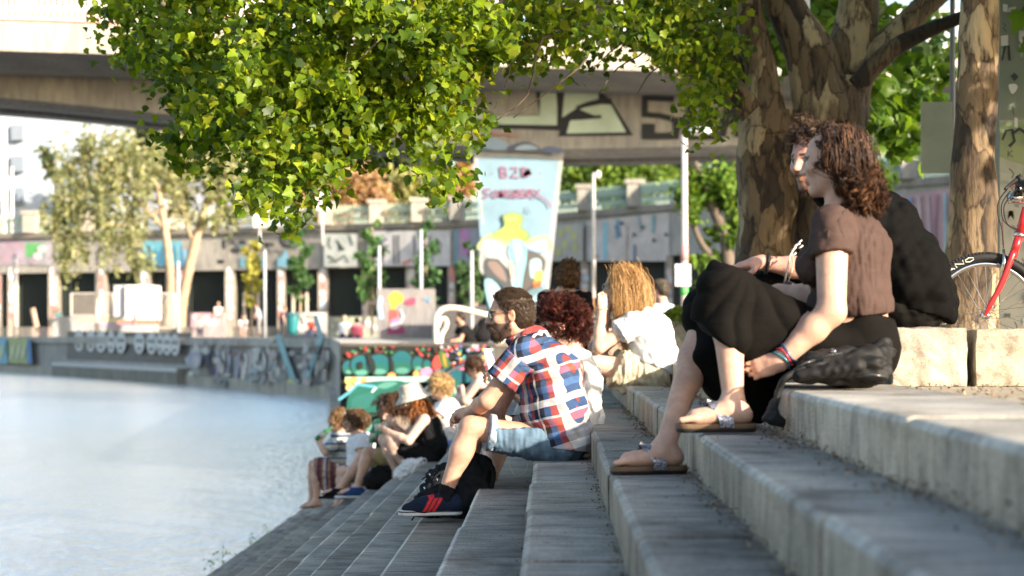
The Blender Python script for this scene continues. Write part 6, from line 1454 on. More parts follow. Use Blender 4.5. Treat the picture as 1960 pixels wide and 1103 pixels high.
# ------------------------------------------------ 5. the blonde woman
def blonde():
    J = conv(neck=(1224, 600, 12.2), chest=(1240, 636, 12.2), waist=(1250, 690, 12.2), pelvis=(1252, 712, 12.2), shL=(1214, 618, 12.02), shR=(1214, 614, 12.38), elL=(1147, 664, 12.0), elR=(1150, 668, 12.36), wrL=(1152, 592, 12.08), wrR=(1160, 596, 12.25),
             hipL=(1248, 716, 12.1), hipR=(1248, 716, 12.3), knL=(1125, 694, 12.05), knR=(1115, 690, 12.35), anL=(1115, 800, 12.05), anR=(1105, 800, 12.35), toL=(1070, 822, 12.0), toR=(1060, 822, 12.4))
    H = Head(P(1188, 548, 12.2), (-1, .05, -.05), sc=1.0)
    skin = (.66, .43, .33)
    hands = {'L': ((.05, .05, 1), (-.4, .8, .2), (.9, 0, .1), 1.0), 'R': ((-.1, -.1, 1), (-.4, -.8, .2), (.9, 0, .1), 1.0)}
    me = make_body('woman with long strawberry-blonde hair in white t-shirt and beige shorts, hand at her mouth', J, H, .0075, skin, P(1250, 745, 12.2), fem=True, hands=hands, r=(.14, .13, .12), wide=1.35, toes=False)
    WT = (.60, .60, .63)
    el = J['shL'] + (J['elL'] - J['shL']) * .42; er = J['shR'] + (J['elR'] - J['shR']) * .42
    pr = torso(J, .018, .06, (.145, .14, .13), 1.32) + [cone(J['waist'], P(1262, 700, 12.2), .145, .13, .06, (0, 1, 0), 1.35), cone(J['shL'], J['shL'] * .4 + el * .6, .075, .08, .03), cone(J['shR'], J['shR'] * .4 + er * .6, .075, .08, .03)]
    cloth('shirt', me, pr, .0075, WT, [(P(1262, 704, 12.2), (-.35, 0, -1)), (P(1212, 603, 12.2), (-.4, 0, .9))], .007, 7, 43)
    for s, e in ((J['shL'], el), (J['shR'], er)): cloth('sleeve', me, [cone(s, e + (e - s) * .3, .077, .09, .03)], .0075, WT, [(e, nrm(e - s))], .004, 9, 44)
    BG = (.50, .43, .31)
    hm = J['hipL'] * .42 + J['knL'] * .58; hr = J['hipR'] * .42 + J['knR'] * .58
    cloth('shorts', me, [cone(J['pelvis'], J['pelvis'] + [0, 0, .03], .145, .145, .05, (0, 1, 0), 1.35), cone(J['hipL'], hm, .112, .12, .06), cone(hm, P(1198, 742, 12.06), .08, .05, .05), cone(J['hipR'], hr, .112, .12, .06)], .0075, BG, [(hm, nrm(J['knL'] - J['hipL']) + [0, 0, .3]), (P(1200, 752, 12.2), (0, 0, -1))], .010, 8, 45, 'cloth', None, None, 2, (.5, 1, 2.5))
    for an, to in ((J['anL'], J['toL']), (J['anR'], J['toR'])): cloth('shoe', me, foot(an, to, 1.2, toes=False), .01, (.05, .05, .06), (), 0)
    o, V, Nn = haircap(me, [H.e((-.02, 0, .040), (.106, .088, .090), .02), ell(P(1210, 572, 12.2), (.08, .10, .12), None, .05), ell(P(1228, 590, 12.22), (.06, .10, .07), None, .04)], .007, (.40, .22, .085), [(H.W((.068, 0, .05)), H.f - H.u * .12)], .004, 25, 12)
    Lc = H.L(V); rt, nn = pick(V, Nn, 800, 21, (Lc[:, 2] > -.02) & (Lc[:, 0] < .035))
    coll = [(H.c, np.array([.11, .092, .115]), H.B), (P(1240, 640, 12.2), np.array([.15, .24, .17]), np.eye(3)), (P(1210, 572, 12.2), np.array([.082, .102, .12]), np.eye(3))]
    BL = [(.58, .35, .14), (.68, .45, .21), (.46, .25, .09), (.74, .53, .29), (.34, .17, .06)]
    strands('hair', me, rt, nn * .3 - H.u * .5 - H.f * .3, .29, 14, .0013, BL, 22, .4, .05, .006, .9, coll, clump=8, cj=.012)
    rt, nn = pick(V, Nn, 260, 23, (Lc[:, 0] > -.05) & (Lc[:, 0] < .01) & (Lc[:, 1] > .02)); strands('hair', me, rt, nn * .3 - H.u, .25, 12, .0013, BL, 24, .5, .06, .004, 1.2, coll[:1], clump=4, cj=.008)
    mb = MB(); th = np.linspace(0, 6.283, 13); c = H.W((.098, .034, -.0)); mb.tube([c + H.f * -.02 * math.cos(t) + H.l * .024 * math.cos(t) + H.u * .02 * math.sin(t) for t in th], .003, 5, (.3, .28, .26)); mb.tube([H.W((.09, .06, .004)), H.W((.02, .084, .008))], .0025, 5, (.3, .28, .26)); mb.build('glasses', M['chrome'], me, True)
    mb = MB(); w = J['wrL']; mb.tube([w + [0.034 * math.cos(t), .034 * math.sin(t), .0] for t in th], .005, 5, (.55, .4, .2)); mb.build('wristband', M['leather'], me, True)
blonde()
# ------------------------------------------------ people further along the steps
def figure(label, J, H, h, skin, base, shirt=None, sleeve=.45, bottom=None, legfrac=.9, hair=(), haircol=(.05, .03, .02), hairlen=0, shoe=None, group=None, shirtfn=None, grav=.5, strandcols=None, fem=True, bareback=False, hands=None, r=(.13, .12, .12), tube_top=False, nstr=420, curl=.006, hatted=False):
    me = make_body(label, J, H, h, skin, base, group, fem=fem, hands=hands, r=r, toes=h < .011, wide=1.32)
    if shirt is not None:
        t = torso(J, .014, .05, (r[0] + .006, r[1] + .01, r[2] + .006), 1.3)
        top = J['neck'] * .9 + J['chest'] * .1
        cuts = [(J['pelvis'] - [0, 0, .02], (0, 0, -1)), (top, J['neck'] - J['chest'])]
        if tube_top: t = t[:2]; cuts = [(J['pelvis'], (0, 0, -1)), (J['chest'] + (J['neck'] - J['chest']) * .12, J['neck'] - J['chest'])]
        if sleeve:
            for sd in 'LR':
                e = J['sh' + sd] + (J['el' + sd] - J['sh' + sd]) * sleeve
                cloth('sleeve', me, [cone(J['sh' + sd], e + (e - J['sh' + sd]) * .25, .07, .078, .03)], h, shirt, [(e, nrm(e - J['sh' + sd]))], .003, 9, 3, colfn=shirtfn)
        cloth('shirt', me, t, h, shirt, cuts, .005, 8, 5, colfn=shirtfn)
    if bottom is not None:
        pr = [cone(J['pelvis'], J['pelvis'] + [0, 0, .05], r[0] + .012, r[0], .05, (0, 1, 0), 1.3)]; cu = []
        for sd in 'LR':
            hp, kn, an = J['hip' + sd], J['kn' + sd], J['an' + sd]
            e = hp + (kn - hp) * min(legfrac, 1)
            pr.append(cone(hp, e, .105, .085, .05))
            if legfrac > 1: pr.append(cone(kn, kn + (an - kn) * (legfrac - 1), .08, .07, .04))
        cloth('trousers' if legfrac > 1 else 'shorts', me, pr, h, bottom, cu, .005, 8, 7)
    if shoe is not None:
        for sd in 'LR': cloth('shoe', me, foot(J['an' + sd], J['to' + sd], 1.2, toes=False), h, shoe, (), 0)
    hp = [H.e((-.022, 0, .040), (.106, .088, .090), .02), H.e((-.055, 0, -.01), (.07, .08, .08), .03)] + list(hair)
    o, V, Nn = haircap(me, hp, h, haircol, [(H.W((.062, 0, .045)), H.f - H.u * .25), (H.W((.03, 0, -.02)), H.f * .8 - H.u * .6)], .003, 22, 4)
    if hairlen:
        rt, nn = pick(V, Nn, nstr, 3, (H.L(V)[:, 2] < .0) if hatted else None); c = np.array(haircol)
        strands('hair', me, rt, nn - H.f * .2, hairlen, 8, .0042, strandcols or [c * 1.6, c * 1.1, c * 2.1], 5, grav, .15, curl, 1.5, [(H.c, np.array([.108, .09, .1]), H.B)])
    return me, H
SK = (.62, .38, .29)
GP = 'people sitting on the steps towards the water'
def bottle(name, label, a, b, r, col, mat='shiny', neck=True, cat='bottle'):
    a, b = np.asarray(a, float), np.asarray(b, float); t = empty(name, a, label, cat); d = b - a
    pts = [a, a + d * .05, a + d * .55, a + d * .7, a + d * .97, b] if neck else [a, a + d * .05, a + d * .5, a + d * .8, a + d * .95, b]
    rs = [r * .9, r, r, r * .45, r * .36, r * .36] if neck else [r * .8, r, r, r, r, r * .8]
    mb = MB(); mb.tube(pts, rs, 14, col); mb.build('glass' if neck else 'body', M[mat], t, True)
    mb = MB()
    if neck: mb.tube([a + d * .2, a + d * .45], r * 1.04, 14, (.5, .55, .45)); mb.build('paper_band', M['plain'], t, True)
    else: mb.tube([a + d * .25, a + d * .7], r * 1.04, 14, (.6, .62, .55)); mb.build('paper_band', M['plain'], t, True)
    return t
# the one drinking, striped knit and striped wrap
J = conv(neck=(655, 826, 20.1), chest=(657, 845, 20.1), waist=(654, 872, 20.1), pelvis=(652, 896, 20.1), shL=(650, 838, 19.92), shR=(652, 836, 20.28), elL=(624, 866, 19.85), elR=(635, 880, 20.3), wrL=(610, 846, 19.95), wrR=(612, 890, 20.2), hipL=(650, 900, 20.0), hipR=(650, 900, 20.2), knL=(607, 893, 20.0), knR=(600, 890, 20.25), anL=(606, 958, 20.0), anR=(597, 960, 20.25), toL=(585, 974, 19.95), toR=(572, 978, 20.2))
def stripes(cols, per, ax=2, tilt=0.0):
    cols = np.array(cols)
    def f(V): return cols[(np.floor((V[:, ax] + V[:, 0] * tilt) / per).astype(int)) % len(cols)]
    return f
me, H = figure('person drinking from a green bottle, in striped knit top and striped wrap, barefoot', J, Head(P(648, 804, 20.1), (-.95, -.1, .12)), .0095, SK, P(652, 915, 20.1), (.4, .42, .42), .9, None, hair=[], haircol=(.22, .13, .06), hairlen=.05, group=GP, shirtfn=stripes([(.42, .46, .44), (.06, .07, .12), (.34, .36, .36), (.5, .46, .38), (.08, .12, .28), (.4, .42, .4)], .026), hands={'L': ((.1, .2, 1), (.6, .6, 0), (1, 0, 0), 1.2)})
cloth('wrap', me, [cone(J['pelvis'], J['pelvis'] + [0, 0, .03], .15, .13, .05, (0, 1, 0), 1.3), cone(J['hipL'], J['knL'], .11, .095, .06), cone(J['hipR'], J['knR'], .11, .095, .06), cone(P(640, 905, 20.05), P(634, 932, 20.05), .13, .09, .06), cone(P(618, 900, 20.0), P(622, 925, 20.0), .09, .07, .06)], .0095, (.2, .1, .1), [(J['knL'] + [-.02, 0, 0], (-1, 0, -.1))], .006, 8, 9, 'cloth', stripes([(.14, .06, .08), (.32, .15, .07), (.5, .46, .52), (.10, .05, .10), (.36, .2, .12), (.12, .05, .09)], .03, 0, .25))
bottle('bottle', 'green bottle lifted to the mouth of the drinker by the water', P(605, 842, 19.93), P(638, 815, 20.05), .03, (.015, .13, .03))
# brown-haired one in a white t-shirt
J = conv(neck=(684, 830, 19.5), chest=(690, 850, 19.5), waist=(692, 880, 19.5), pelvis=(694, 905, 19.5), shL=(690, 842, 19.33), shR=(688, 840, 19.67), elL=(694, 880, 19.25), elR=(680, 880, 19.7), wrL=(668, 898, 19.35), wrR=(664, 895, 19.6), hipL=(690, 908, 19.4), hipR=(690, 908, 19.6), knL=(660, 905, 19.4), knR=(655, 902, 19.65), anL=(662, 955, 19.4), anR=(650, 958, 19.65), toL=(645, 968, 19.4), toR=(635, 970, 19.65))
me, H = figure('brown-haired person in plain white t-shirt with sunglasses pushed up, next to the drinker', J, Head(P(676, 806, 19.5), (-1, -.05, -.05)), .0095, SK, P(694, 925, 19.5), (.74, .75, .80), .5, (.2, .15, .1), .6, hair=[ell(P(690, 802, 19.5), (.09, .085, .08), None, .04)], haircol=(.10, .055, .03), hairlen=.05, group=GP, strandcols=[(.2, .11, .05), (.12, .07, .035), (.36, .22, .11)])
mb = MB(); mb.tube([H.W((.075, .07, .085)), H.W((.085, 0, .10)), H.W((.075, -.07, .085))], .009, 6, (.4, .35, .25)); mb.build('sunglasses', M['shiny'], me, True)
# brunette in khaki shorts with blue canvas shoes
J = conv(neck=(754, 800, 18.95), chest=(764, 822, 18.95), waist=(770, 856, 18.95), pelvis=(770, 878, 18.95), shL=(758, 812, 18.78), shR=(756, 810, 19.1), elL=(735, 845, 18.72), elR=(735, 845, 19.15), wrL=(735, 812, 18.85), wrR=(728, 815, 19.0), hipL=(766, 884, 18.85), hipR=(766, 884, 19.05), knL=(704, 866, 18.75), knR=(690, 880, 19.1), anL=(684, 932, 18.7), anR=(652, 934, 19.1), toL=(646, 952, 18.65), toR=(612, 955, 19.1))
me, H = figure('brunette in khaki shorts and blue canvas shoes, partly hidden behind the bucket hat', J, Head(P(745, 778, 18.95), (-1, .0, -.1)), .0095, SK, P(770, 900, 18.95), (.2, .16, .13), .3, (.40, .32, .16), .62, hair=[ell(P(752, 790, 18.95), (.075, .08, .1), None, .05)], haircol=(.07, .035, .02), hairlen=.12, shoe=None, group=GP)
for an, to, c in ((J['anL'], J['toL'], (.03, .07, .20)), (J['anR'], J['toR'], (.012, .012, .015))):
    sh = cloth('shoe', me, foot(an, to, 1.25, toes=False), .009, c, [(an + [0, 0, .0], (0, 0, 1))], 0)
    d = nrm((to - an) * [1, 1, 0]); b = an + [0, 0, -.098]; cloth('sole', sh, [cone(b - d * .05, b + d * .185, .042, .045, .01)], .009, (.6, .62, .68) if c[2] > .1 else (.02, .02, .02), [(b + [0, 0, .015], (0, 0, 1)), (b - [0, 0, .012], (0, 0, -1))], 0)
# woman with the bucket hat
J = conv(neck=(800, 792, 18.3), chest=(818, 815, 18.3), waist=(826, 850, 18.3), pelvis=(824, 872, 18.3), shL=(812, 803, 18.13), shR=(806, 800, 18.45), elL=(782, 844, 18.06), elR=(775, 838, 18.5), wrL=(742, 826, 18.15), wrR=(752, 810, 18.4), hipL=(820, 876, 18.2), hipR=(820, 876, 18.4), knL=(743, 846, 18.15), knR=(735, 842, 18.45), anL=(782, 900, 18.25), anR=(760, 905, 18.5), toL=(755, 918, 18.2), toR=(735, 920, 18.5))
me, H = figure('woman in cream bucket hat and black strappy top holding a drink, long ginger hair', J, Head(P(788, 768, 18.3), (-.95, -.05, -.28)), .009, (.70, .47, .38), P(824, 892, 18.3), (.012, .012, .014), 0, (.012, .012, .014), .62, hair=[ell(P(800, 778, 18.3), (.075, .095, .10), None, .04), ell(P(806, 790, 18.3), (.08, .1, .06), None, .04)], haircol=(.30, .10, .025), hairlen=.16, hatted=True, group=GP, tube_top=True, hands={'L': ((-1, .1, .1), (-.1, .9, 0), (0, 0, 1), .8), 'R': ((-.8, -.1, .7), (-.1, -.9, .1), (0, 0, 1), .6)}, strandcols=[(.42, .15, .04), (.3, .10, .03), (.5, .22, .07)])
hat = (.56, .52, .46)
ht = cloth('bucket_hat', me, [H.k((-.02, 0, .07), (-.02, 0, .125), .128, .110, .02)], .008, hat, [(H.W((-.02, 0, .172)), H.u), (H.W((-.02, 0, .045)), -H.u)], .002, 9, 5)
br = MB(); n = 28; th = np.arange(n) * 2 * math.pi / n
V = [H.W((-.02 + .126 * math.cos(t), .122 * math.sin(t), .066)) for t in th] + [H.W((-.02 + .19 * math.cos(t), .18 * math.sin(t), .008)) for t in th] + [H.W((-.02 + .189 * math.cos(t), .179 * math.sin(t), .003)) for t in th] + [H.W((-.02 + .124 * math.cos(t), .12 * math.sin(t), .058)) for t in th]
br.add(V, [(k * n + i, k * n + (i + 1) % n, (k + 1) * n + (i + 1) % n, (k + 1) * n + i) for k in range(3) for i in range(n)], hat); br.build('brim', M['cloth'], ht, True)
for y in (-.07, .07):
    mb = MB(); mb.tube([J['chest'] + [-.09, y, .0], J['neck'] * .6 + J['chest'] * .4 + [-.05, y, .04], J['chest'] + [.10, y, .01]], .004, 5, (.01, .01, .01)); mb.build('strap', M['cloth'], me, True)
bottle('drink_can', 'white and green can in the hand of the woman in the bucket hat', P(724, 832, 18.12), P(722, 802, 18.12), .032, (.05, .3, .15), 'shiny', False, 'can')
bottle('bottle', 'green bottle standing below the hand of the woman in the bucket hat', P(712, 848, 18.6), P(716, 806, 18.6), .034, (.02, .16, .05))
bottle('drink_glass', 'small glass of yellow drink between the two seated women', P(742, 826, 18.5), P(744, 800, 18.5), .034, (.65, .36, .03), 'shiny', False, 'glass')
# blond curls and blue shorts
J = conv(neck=(850, 765, 20.4), chest=(856, 787, 20.4), waist=(862, 822, 20.4), pelvis=(862, 848, 20.4), shL=(852, 776, 20.22), shR=(850, 774, 20.58), elL=(828, 812, 20.15), elR=(822, 812, 20.6), wrL=(800, 800, 20.2), wrR=(798, 800, 20.5), hipL=(860, 852, 20.3), hipR=(860, 852, 20.5), knL=(792, 842, 20.3), knR=(788, 840, 20.55), anL=(790, 905, 20.3), anR=(786, 905, 20.55), toL=(765, 918, 20.3), toR=(760, 918, 20.55))
figure('blond curly-haired person in white t-shirt and light blue shorts', J, Head(P(840, 742, 20.4), (-1, .05, -.15)), .0095, SK, P(862, 868, 20.4), (.76, .76, .78), .5, (.20, .30, .58), .75, hair=[ell(P(842, 736, 20.4), (.12, .105, .10), None, .03)], haircol=(.55, .36, .16), hairlen=.05, group=GP, fem=False, strandcols=[(.66, .45, .22), (.5, .32, .13), (.7, .52, .3)], grav=.1, curl=.012)
# the one with the bun leaning forward
J = conv(neck=(918, 722, 23), chest=(926, 745, 23), waist=(934, 772, 23), pelvis=(934, 792, 23), shL=(916, 732, 22.82), shR=(914, 730, 23.15), elL=(890, 768, 22.8), elR=(884, 765, 23.2), wrL=(884, 740, 22.9), wrR=(878, 742, 23.1), hipL=(932, 796, 22.9), hipR=(932, 796, 23.1), knL=(884, 764, 22.9), knR=(878, 762, 23.15), anL=(884, 810, 22.9), anR=(876, 812, 23.15), toL=(862, 822, 22.9), toR=(855, 824, 23.15))
figure('bare-shouldered person with dark bun hunched over drawn-up knees below the handrail', J, Head(P(906, 704, 23), (-.9, .1, -.4), (-.4, 0, .9)), .0105, (.66, .45, .36), P(934, 812, 23), (.02, .02, .022), 0, (.02, .02, .025), .5, hair=[ell(P(912, 692, 23), (.05, .05, .05), None, .03)], haircol=(.06, .03, .018), hairlen=.03, group=GP, tube_top=True)
# woman with top knot and open-backed black top, seen from behind
J = conv(neck=(1082, 556, 15.5), chest=(1079, 592, 15.5), waist=(1080, 642, 15.5), pelvis=(1082, 684, 15.5), shL=(1046, 566, 15.55), shR=(1116, 566, 15.45), elL=(1038, 625, 15.5), elR=(1124, 625, 15.4), wrL=(1042, 670, 15.65), wrR=(1120, 670, 15.6), hipL=(1062, 692, 15.5), hipR=(1102, 692, 15.5), knL=(1060, 700, 15.95), knR=(1105, 700, 15.95), anL=(1060, 742, 15.6), anR=(1105, 742, 15.6), toL=(1060, 755, 15.8), toR=(1105, 755, 15.8))
me, H = figure('woman with a top knot seen from behind in an open-backed black top', J, Head(P(1084, 532, 15.5), (-.4, .9, 0)), .0095, SK, P(1082, 720, 15.5), None, 0, (.03, .03, .035), .9, hair=[ell(P(1089, 506, 15.52), (.058, .055, .05), None, .02)], haircol=(.13, .065, .03), hairlen=.02, grav=0)
tt = torso(J, .014, .05, (.135, .13, .125), 1.28)
for sg in (-1, 1):
    cloth('top', me, tt + [cone(J['shL' if sg < 0 else 'shR'], J['shL' if sg < 0 else 'shR'] * .6 + J['elL' if sg < 0 else 'elR'] * .4, .07, .075, .03)], .009, (.012, .012, .014), [(P(1079 + sg * (10 if sg < 0 else 4), 600, 15.5), (-sg, 0, 0)), (J['neck'] * .92 + J['chest'] * .08, (0, 0, 1)), (J['pelvis'], (0, 0, -1))], .004, 9, 5)

def sitter(u, v, Y, label, shirt, pants, haircol, s=1.0, f=(-1, 0, 0), h=.016, skin=SK, group=None, stand=False, lean=.1, hat=None, hairx=(), sleeve=.45, zb=None):
    """(u, v) = top of the head"""
    t = P(u, v, Y); f = nrm(f); l = np.cross([0, 0, 1], f); k = s; z = np.array([0, 0, 1.0])
    hd = t - z * .12 * k; nk = hd - z * .165 * k - f * .05 * k; ch = nk - z * .14 * k - f * lean * .35 * k; wa = ch - z * .22 * k - f * lean * .5 * k; pe = wa - z * .15 * k - f * lean * .2 * k
    J = dict(neck=nk, chest=ch, waist=wa, pelvis=pe, shL=nk + l * .175 * k - z * .06, shR=nk - l * .175 * k - z * .06)
    for sd, q in (('L', 1), ('R', -1)):
        J['el' + sd] = J['sh' + sd] - z * .26 * k + f * .10 * k + l * q * .04; J['hip' + sd] = pe + l * q * .09 * k - z * .03
        if stand:
            J['wr' + sd] = J['el' + sd] - z * .22 * k + f * .06; J['kn' + sd] = J['hip' + sd] - z * .4 * k + f * .03; J['an' + sd] = J['kn' + sd] - z * .40 * k - f * .04
        else:
            J['wr' + sd] = J['el' + sd] + f * .22 * k - z * .02; J['kn' + sd] = J['hip' + sd] + f * .40 * k + z * .08; J['an' + sd] = J['kn' + sd] - z * .40 * k + f * .03
        J['to' + sd] = J['an' + sd] + f * .13 * k - z * .04
    me, H = figure(label, J, Head(hd, f + np.array([0, 0, -.08]), sc=k), h, skin, pe - z * .12, shirt, sleeve, pants, 1.8, hair=list(hairx), haircol=haircol, shoe=(.05, .05, .06), group=group)
    if hat: cloth('cap', me, [H.e((-.01, 0, .075), (.105, .09, .06), .02), H.k((.08, .03, .07), (.14, .02, .06), .02, .01, .03), H.k((.08, -.03, .07), (.14, -.02, .06), .02, .01, .03)], h * .7, hat, [(H.W((0, 0, .05)), -H.u)], 0)
    return me, H, J
sitter(1262, 536, 22, 'man in dark cap and pale shirt sitting behind the bush', (.60, .62, .70), (.05, .06, .09), (.05, .04, .03), hat=(.07, .06, .045), f=(-.8, .5, 0), h=.013)
sitter(1124, 566, 24, 'brown-haired person behind the red-haired reader, seen from behind', (.10, .08, .08), (.04, .04, .05), (.20, .10, .045), f=(-.2, 1, 0), h=.013, hairx=[ell(P(1124, 590, 24.0), (.10, .10, .14), None, .04)])
sitter(1160, 590, 18, 'dark-haired person mostly hidden behind the strawberry-blonde woman', (.30, .22, .17), (.03, .03, .04), (.025, .018, .015), f=(-.7, .6, 0), h=.013)
sitter(1146, 570, 27, 'dark-haired person in dark clothes far back between the two women', (.05, .05, .06), (.04, .04, .05), (.04, .025, .02), f=(-.8, .3, 0), h=.015)
me, H, J = sitter(880, 598, 41, 'dark-bearded man in black hunched behind the cream railing', (.012, .012, .013), (.02, .02, .025), (.03, .02, .015), f=(-.8, -.3, 0), h=.014, skin=(.42, .25, .18), lean=.2, sleeve=.5)
cloth('beard', me, [H.e((.06, 0, -.09), (.05, .05, .05))], .014, (.03, .02, .015), (), 0)
t = empty('rucksack', P(925, 652, 41.2), 'bulky black rucksack next to the man hunched behind the cream railing', 'rucksack'); V, Q4 = implicit([cone(P(922, 640, 41.2), P(928, 622, 41.2), .22, .16, .1)], .03); mesh('body', V, Q4, M['cloth'], t, True, np.array((.014, .014, .016))); V, Q4 = implicit([cone(P(908, 640, 41.1), P(912, 626, 41.1), .08, .06, .1)], .02); mesh('pocket', V, Q4, M['cloth'], t, True, np.array((.02, .02, .022)))
FG = 'people on the far promenade'
sitter(465, 602, 97, 'person in white sitting on the edge of the far quay by the yellow sapling', (.76, .74, .72), (.4, .25, .22), (.06, .04, .03), f=(.1, -1, 0), h=.03, group=FG)
sitter(660, 604, 73, 'person in white sitting at the quay edge with their back turned', (.78, .78, .80), (.05, .05, .07), (.55, .45, .35), f=(.3, 1, 0), h=.025, group=FG)
sitter(683, 608, 73, 'black-haired person in a pink top sitting at the quay edge', (.62, .14, .20), (.05, .05, .07), (.015, .012, .012), f=(-.3, 1, 0), h=.025, group=FG, hairx=[ell(P(683, 618, 73.05), (.13, .13, .2), None, .04)])
sitter(418, 578, 104, 'person in a bright white top standing under the barred openings', (.78, .74, .70), (.03, .03, .035), (.5, .35, .22), f=(.2, -1, 0), h=.03, group=FG, stand=True)
sitter(490, 580, 98, 'person in a blue-grey top standing beside the yellow sapling', (.38, .42, .52), (.30, .28, .28), (.06, .04, .03), f=(-.8, -.3, 0), h=.03, group=FG, stand=True)
sitter(852, 384, 121, 'pedestrian in a white top up at the balustrade', (.80, .72, .68), (.05, .05, .07), (.06, .04, .03), f=(.8, -.3, 0), h=.03, group='people on the street above', stand=True)
sitter(1318, 430 + 140, 60, 'person in a pale top near the foot of the street lamp', (.5, .5, .55), (.04, .04, .05), (.05, .04, .03), f=(-.8, .2, 0), h=.025, group=FG, stand=True)
sitter(545, 586, 96, 'person in dark clothes walking past the teal litter bin', (.06, .06, .08), (.04, .04, .05), (.05, .03, .02), f=(.9, -.3, 0), h=.03, group=FG, stand=True)
sitter(383, 604, 100, 'person in a grey top sitting at the pink low wall', (.34, .34, .36), (.06, .06, .08), (.16, .09, .05), f=(.2, -1, 0), h=.03, group=FG)
sitter(596, 604, 86, 'person in a red top sitting near the white scrawled wall', (.42, .08, .07), (.06, .07, .12), (.06, .04, .03), f=(-.3, -1, 0), h=.028, group=FG)
sitter(112, 590, 114, 'person in a teal top by the quay parapet under the willow', (.08, .25, .27), (.06, .07, .10), (.05, .04, .03), f=(.6, -.8, 0), h=.03, group=FG, stand=True)
# ------------------------------------------------------------------ bags
def blobmesh(name, parent, prims, h, col, amp, freq, seed, mat='leather', cuts=(), stretch=(1, 1, 1)): return cloth(name, parent, prims, h, col, cuts, amp, freq, seed, mat, None, None, 1, stretch)
BKK = (.014, .015, .017)
t = empty('backpack', P(870, 992, 9.55), 'slouched black backpack with drawcord between the feet of the plaid-shirted man', 'backpack')
blobmesh('body', t, [cone(P(905, 960, 9.56), P(915, 895, 9.56), .105, .075, .05, (0, 1, 0), 1.1), cone(P(880, 985, 9.56), P(920, 985, 9.56), .05, .06, .05)], .006, BKK, .008, 9, 3, 'cloth')
blobmesh('pouch', t, [cone(P(826, 962, 9.58), P(846, 912, 9.58), .085, .055, .05, (0, 1, 0), 1.1), cone(P(846, 915, 9.58), P(862, 896, 9.57), .05, .035, .04)], .006, (.016, .018, .022), .009, 12, 5, 'cloth')
for a, b, c in (((808, 918), (822, 908), (836, 900)), ((812, 928), (826, 918), (842, 905)), ((800, 968), (795, 985), (788, 996))):
    mb = MB(); mb.tube(spline([P(*a, 9.50), P(*b, 9.48), P(*c, 9.5)], 4), .004, 5, (.02, .02, .022)); mb.build('drawcord', M['cloth'], t, True)
for u, v in ((822, 906), (836, 915), (812, 932)):
    mb = MB(); mb.tube([P(u, v, 9.47), P(u + 3, v + 7, 9.47)], .0045, 6, (.45, .46, .48)); mb.build('toggle', M['chrome'], t, True)
mb = MB(); mb.tube(spline([P(930, 880, 9.5), P(945, 905, 9.48), P(935, 950, 9.48), P(915, 985, 9.5)], 5), .014, 6, (.012, .012, .013)); mb.build('strap', M['cloth'], t, True)

t = empty('shoulder_bag', P(1590, 737, 6.15), 'black slouchy shoulder bag lying on the ledge beside the woman in brown', 'bag')
blobmesh('body', t, [cone(P(1545, 712, 6.17), P(1665, 706, 6.2), .038, .050, .04, (0, 1, 0), 1.6), cone(P(1560, 697, 6.17), P(1625, 683, 6.2), .028, .035, .05, (0, 1, 0), 1.4), cone(P(1670, 700, 6.2), P(1692, 668, 6.26), .05, .035, .05, (0, 1, 0), 1.4)], .005, (.008, .0078, .008), .008, 12, 7, 'leather', [(P(1590, 739, 6.15), (0, 0, -1))], (2, 1, 1))
blobmesh('flap', t, [cone(P(1530, 718, 6.10), P(1640, 700, 6.08), .018, .03, .03, (0, 1, 0), 1.3)], .005, (.011, .0105, .011), .004, 12, 9, 'leather')
mb = MB(); mb.tube(spline([P(1540, 705, 6.12), P(1505, 722, 6.10), P(1492, 745, 6.12), P(1482, 785, 6.12), P(1478, 806, 6.12)], 6), .011, 6, (.014, .014, .015)); mb.build('strap', M['leather'], t, True)
blobmesh('strap', t, [cone(P(1470, 800, 6.12), P(1494, 808, 6.13), .018, .02, .02), cone(P(1482, 770, 6.12), P(1480, 800, 6.12), .014, .018, .02)], .005, (.014, .014, .015), .003, 14, 11, 'leather')
for a, b in (((1520, 708), (1560, 690)), ((1560, 692), (1612, 676)), ((1640, 720), (1700, 722))):
    mb = MB(); mb.tube([P(*a, 6.07), P((a[0] + b[0]) / 2, (a[1] + b[1]) / 2 - 4, 6.06), P(*b, 6.07)], .004, 6, (.03, .03, .032)); mb.build('zip', M['shiny'], t, True)
mb = MB(); mb.tube([P(1592, 672, 6.07), P(1600, 674, 6.06)], .008, 8, (.4, .4, .42)); mb.build('buckle', M['chrome'], t, True)

t = empty('tote_bag', P(780, 922, 17.9), 'crumpled white cloth bag on the steps below the woman in the bucket hat', 'bag')
blobmesh('body', t, [cone(P(768, 910, 17.9), P(785, 895, 17.9), .07, .08, .05), cone(P(785, 895, 17.9), P(805, 884, 17.9), .06, .03, .05)], .008, (.66, .66, .70), .012, 9, 3, 'cloth')
mb = MB(); mb.tube(spline([P(800, 888, 17.85), P(812, 878, 17.83), P(816, 884, 17.85), P(806, 890, 17.85)], 4), .008, 5, (.64, .64, .68)); mb.build('handle', M['cloth'], t, True)
t = empty('day_bag', P(726, 935, 18.55), 'soft black bag on the steps under the khaki shorts', 'bag')
blobmesh('body', t, [cone(P(712, 922, 18.55), P(744, 914, 18.55), .09, .10, .05), cone(P(720, 905, 18.55), P(738, 902, 18.55), .06, .06, .05)], .009, (.014, .014, .015), .006, 8, 3, 'cloth')
mb = MB(); mb.tube(spline([P(712, 905, 18.45), P(726, 892, 18.42), P(742, 902, 18.45)], 4), .01, 5, (.012, .012, .012)); mb.build('handle', M['cloth'], t, True)
